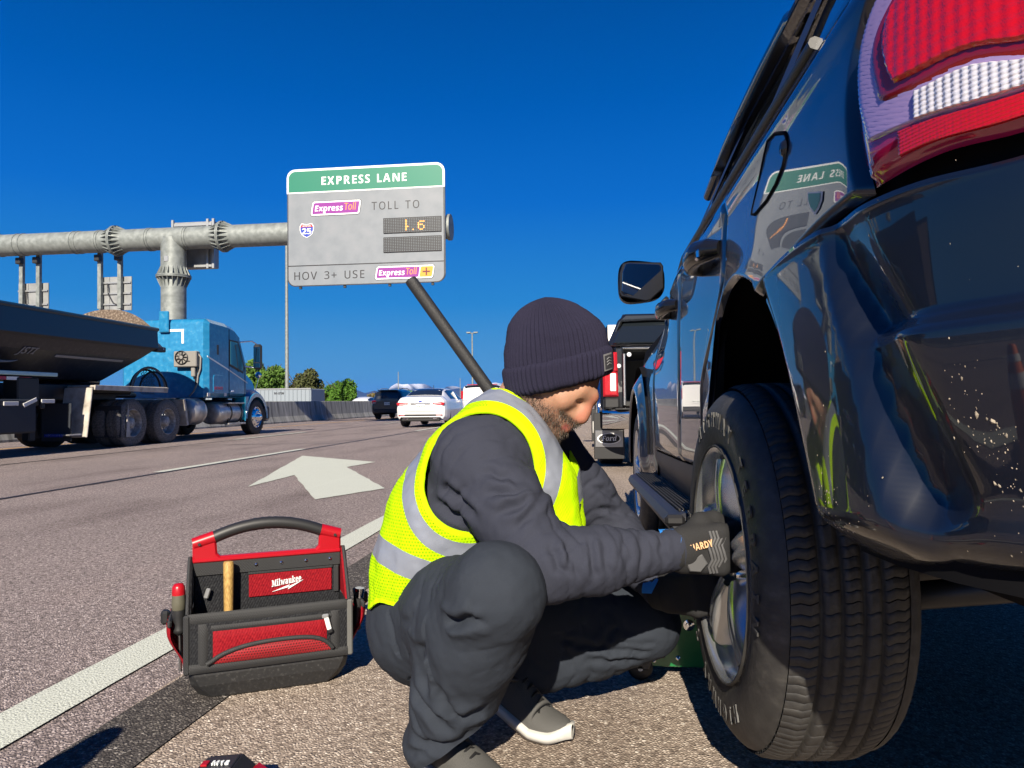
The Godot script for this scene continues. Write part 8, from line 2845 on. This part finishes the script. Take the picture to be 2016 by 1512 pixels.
	var strip_up := func(p: Vector3) -> float:
		var e: float = hole.call(p, 1.0 if p.z > -1.685 else -1.0)
		var a: float = along.call(p)
		var w: float = 0.145 - absf(e - 1.34)
		# below the armhole the strip runs straight down the panel
		return min(w * 0.11, a - 0.045)
	var edge_w := func(p: Vector3) -> float: return 0.010 - (keep.call(p) as float)
	var vo := part("safety_vest", me)
	var silver := func(p: Vector3) -> float: return max(strip_waist.call(p), strip_up.call(p))
	var rest := net_cut(v0, func(p: Vector3) -> float: return -(edge_w.call(p) as float))
	net_obj("piping", net_cut(v0, edge_w), M.vest_edge, vo, null, 0.004)
	net_obj("reflective_strip", net_cut(rest, silver), M.silver, vo, null, 0.003)
	var lime := net_cut(rest, func(p: Vector3) -> float: return -(silver.call(p) as float))
	var front := func(p: Vector3) -> float: return (p.x + 0.215) + (p.y - 0.62) * 0.25
	net_obj("front_panel", net_cut(lime, front), M.vest_solid, vo, null, 0.002)
	net_obj("mesh_panel", net_cut(lime, func(p: Vector3) -> float: return -(front.call(p) as float)), M.vest_mesh, vo, null, 0.002)
	# zip and the black strap tab
	var zp := part("zip", vo)
	tb("teeth", zp, M.black, [Vector3(-0.062, 0.535, -1.625), Vector3(-0.066, 0.505, -1.622), Vector3(-0.075, 0.475, -1.622)], 0.004, 6)
	tb("puller", zp, M.steel, [Vector3(-0.062, 0.500, -1.612), Vector3(-0.066, 0.482, -1.606)], 0.003, 6)
	bx("tab", vo, M.black, Vector3(-0.137, 0.618, -1.532), Vector3(0.008, 0.034, 0.022), 0.002, Basis(Vector3.BACK, 0.25) * Basis(Vector3.UP, 0.6))

	# ---- gloves
	glove(me, wrN, Vector3(0.99, 0.02, -0.10).normalized(), Vector3(0, 1, 0.05), Vector3(0.0, -0.05, 1), true)
	glove(me, wrF, Vector3(0.80, 0.14, 0.58).normalized(), Vector3(-0.25, 0.95, 0.1), Vector3(-0.5, 0.0, 0.85), false)

	# ---- shoes
	shoe(me, Vector3(-0.348, 0.0, -1.505), deg_to_rad(38.0), 0.0)
	shoe(me, Vector3(-0.255, 0.0, -1.752), deg_to_rad(30.0), 0.30)

func hair_dark() -> StandardMaterial3D:
	if not M.has("hair_dark"):
		M.hair_dark = mat(0.03, 0.022, 0.017, 0.7)
	return M.hair_dark

func glove(me: Node3D, wrist: Vector3, fwd: Vector3, up0: Vector3, back0: Vector3, lettered: bool) -> void:
	# fwd towards the knuckles, up to the thumb side, back out of the back of the hand
	var back := (back0 - fwd * back0.dot(fwd)).normalized()
	var up := (up0 - fwd * up0.dot(fwd) - back * up0.dot(back)).normalized()
	var P := func(f: float, u: float, b: float) -> Vector3: return wrist + fwd * f + up * u + back * b
	var f := Field.new(wrist - Vector3(0.10, 0.11, 0.13), wrist + Vector3(0.17, 0.11, 0.13), 0.0036, 170.0)
	f.chain([P.call(-0.006, 0.0, 0.0), P.call(0.022, 0.0, 0.0)], [0.034, 0.032])
	for k in 4:
		var u := 0.034 - 0.0225 * k
		f.capsule(P.call(0.018, u * 0.75, 0.003), P.call(0.088, u, 0.004), 0.0190, 0.0150)
	# fingers: knuckle, then curled round towards the palm
	var ln := [0.040, 0.044, 0.041, 0.033]
	for k in 4:
		var u: float = 0.034 - 0.0225 * k
		var a: Vector3 = P.call(0.092, u, 0.004)
		var b: Vector3 = P.call(0.092 + ln[k] * 0.80, u * 1.02 - 0.002, -0.004 - 0.014)
		var c: Vector3 = P.call(0.092 + ln[k] * 0.85, u * 1.02 - 0.003, -0.044)
		var d: Vector3 = P.call(0.092 + ln[k] * 0.30, u * 1.0 - 0.003, -0.058)
		f.chain([a, b, c, d], [0.0130, 0.0112, 0.0104, 0.0094])
	# thumb leaves the side of the palm and lies along the index finger
	f.chain([P.call(0.030, 0.026, -0.010), P.call(0.058, 0.050, -0.022), P.call(0.088, 0.052, -0.036), P.call(0.110, 0.044, -0.046)], [0.018, 0.0145, 0.0125, 0.0105])
	var net := f.mesh()
	net_relax(net, 1)
	net_normals(net)
	var g := part("glove", me)
	net_obj("shell", net, M.glove, g)
	# cuff with a blue tongue
	var cm := MB.new()
	cm.grid(28, 5, func(a: float, b: float) -> Vector3:
		var an := TAU * a
		var r := 0.037 + 0.003 * sin(b * PI)
		return P.call(lerpf(-0.016, 0.016, b), sin(an) * r, cos(an) * r), true)
	obj("cuff", cm, M.glove, g)
	var bm := MB.new()
	bm.grid(14, 6, func(a: float, b: float) -> Vector3:
		var an := lerpf(0.15, 1.75, a)
		var r := 0.0405
		return P.call(lerpf(-0.026, 0.000 + 0.012 * sin(a * PI), b), sin(an) * r, cos(an) * r))
	obj("cuff_lining", bm, M.blue_cuff, g)
	if lettered:
		# moulded ridges over the knuckles, a pad on the back, the printed word
		for k in 5:
			var pts := []
			for i in 7:
				var u := lerpf(0.040, -0.040, i / 6.0)
				pts.append(P.call(0.066 + k * 0.0065 + 0.004 * sin(i * 2.1), u, 0.0258 - 0.0010 * k - 0.9 * u * u * 4.0))
			tb("knuckle_ridge", g, M.glove_pad, pts, 0.0032, 6)
		var pad := MB.new()
		pad.slab(PackedVector2Array([Vector2(0.016, -0.012), Vector2(0.050, -0.002), Vector2(0.060, -0.020), Vector2(0.046, -0.036), Vector2(0.026, -0.034)]), 0.006, 0.002, Transform3D(Basis(fwd, up, back), P.call(0.0, 0.0, 0.0262)))
		obj("back_pad", pad, M.glove_pad, g)
		text("lettering", g, M.hardy, "HARDY", Transform3D(Basis(fwd, up, back) * Basis(Vector3.BACK, 0.22), P.call(0.049, 0.015, 0.0285)), 0.0125, true, 0.0, "Droid Sans", 0.042)

func shoe(me: Node3D, at: Vector3, turn: float, lift: float) -> void:
	# at: under the ankle; turn about y from +x towards the camera; lift raises the heel
	var s := part("shoe", me)
	var ca := cos(turn)
	var sa := sin(turn)
	var toe_x := 0.105
	var P := func(f: float, u: float, r: float) -> Vector3:
		# roll the foot up about the ball
		var pf := f - toe_x
		var pu := u
		if f < toe_x:
			var q := pf
			pf = q * cos(lift) + u * sin(lift)
			pu = u * cos(lift) - q * sin(lift)
		var x := pf + toe_x
		return at + Vector3(x * ca - r * sa * -1.0 * -1.0, pu, x * sa + r * ca)
	var width := func(f: float) -> float: return lerp_pts([Vector2(-0.085, 0.0), Vector2(-0.078, 0.022), Vector2(-0.05, 0.034), Vector2(0.0, 0.034), Vector2(0.06, 0.042), Vector2(0.11, 0.048), Vector2(0.15, 0.043), Vector2(0.18, 0.026), Vector2(0.193, 0.0)], f)
	var top := func(f: float) -> float: return lerp_pts([Vector2(-0.085, 0.075), Vector2(-0.06, 0.105), Vector2(0.0, 0.105), Vector2(0.04, 0.098), Vector2(0.09, 0.075), Vector2(0.14, 0.056), Vector2(0.18, 0.046), Vector2(0.193, 0.034)], f)
	var up := MB.new()
	up.grid(36, 20, func(a: float, b: float) -> Vector3:
		var f := lerpf(-0.085, 0.193, a)
		var an := PI * b
		var w: float = width.call(f)
		var t: float = top.call(f)
		var rib := 0.0008 * sin(f * 700.0) * sin(an)
		return P.call(f, 0.026 + (t - 0.026) * pow(sin(an), 0.7) + rib, -cos(an) * (w - 0.002) * (1.0 + 0.0 * t)))
	obj("upper", up, M.shoe_grey, s)
	var sole := MB.new()
	sole.grid(36, 8, func(a: float, b: float) -> Vector3:
		var f := lerpf(-0.088, 0.196, a)
		var w: float = width.call(clamp(f * 0.985, -0.085, 0.193)) + 0.004
		var an := PI * 2.0 * b
		return P.call(f, 0.017 - cos(an) * 0.0165 + 0.012 * smoothstep(0.15, 0.196, f), sin(an) * w if false else clamp(sin(an) * 2.0, -1.0, 1.0) * w))
	obj("sole", sole, M.sole_white, s)
	# collar, laces
	var col := []
	for k in 15:
		var an := lerpf(0.3, TAU - 0.3, k / 14.0)
		col.append(P.call(-0.02 + cos(an) * 0.045, 0.098 - 0.004 * cos(an), sin(an) * 0.034))
	tb("collar", s, M.black, col, 0.007, 7)
	for k in 5:
		var f := 0.035 + 0.017 * k
		var t: float = top.call(f)
		tb("lace", s, M.black, [P.call(f, t * 0.86, -0.022), P.call(f + 0.004, t + 0.005, 0.0), P.call(f, t * 0.86, 0.022)], 0.0028, 6)
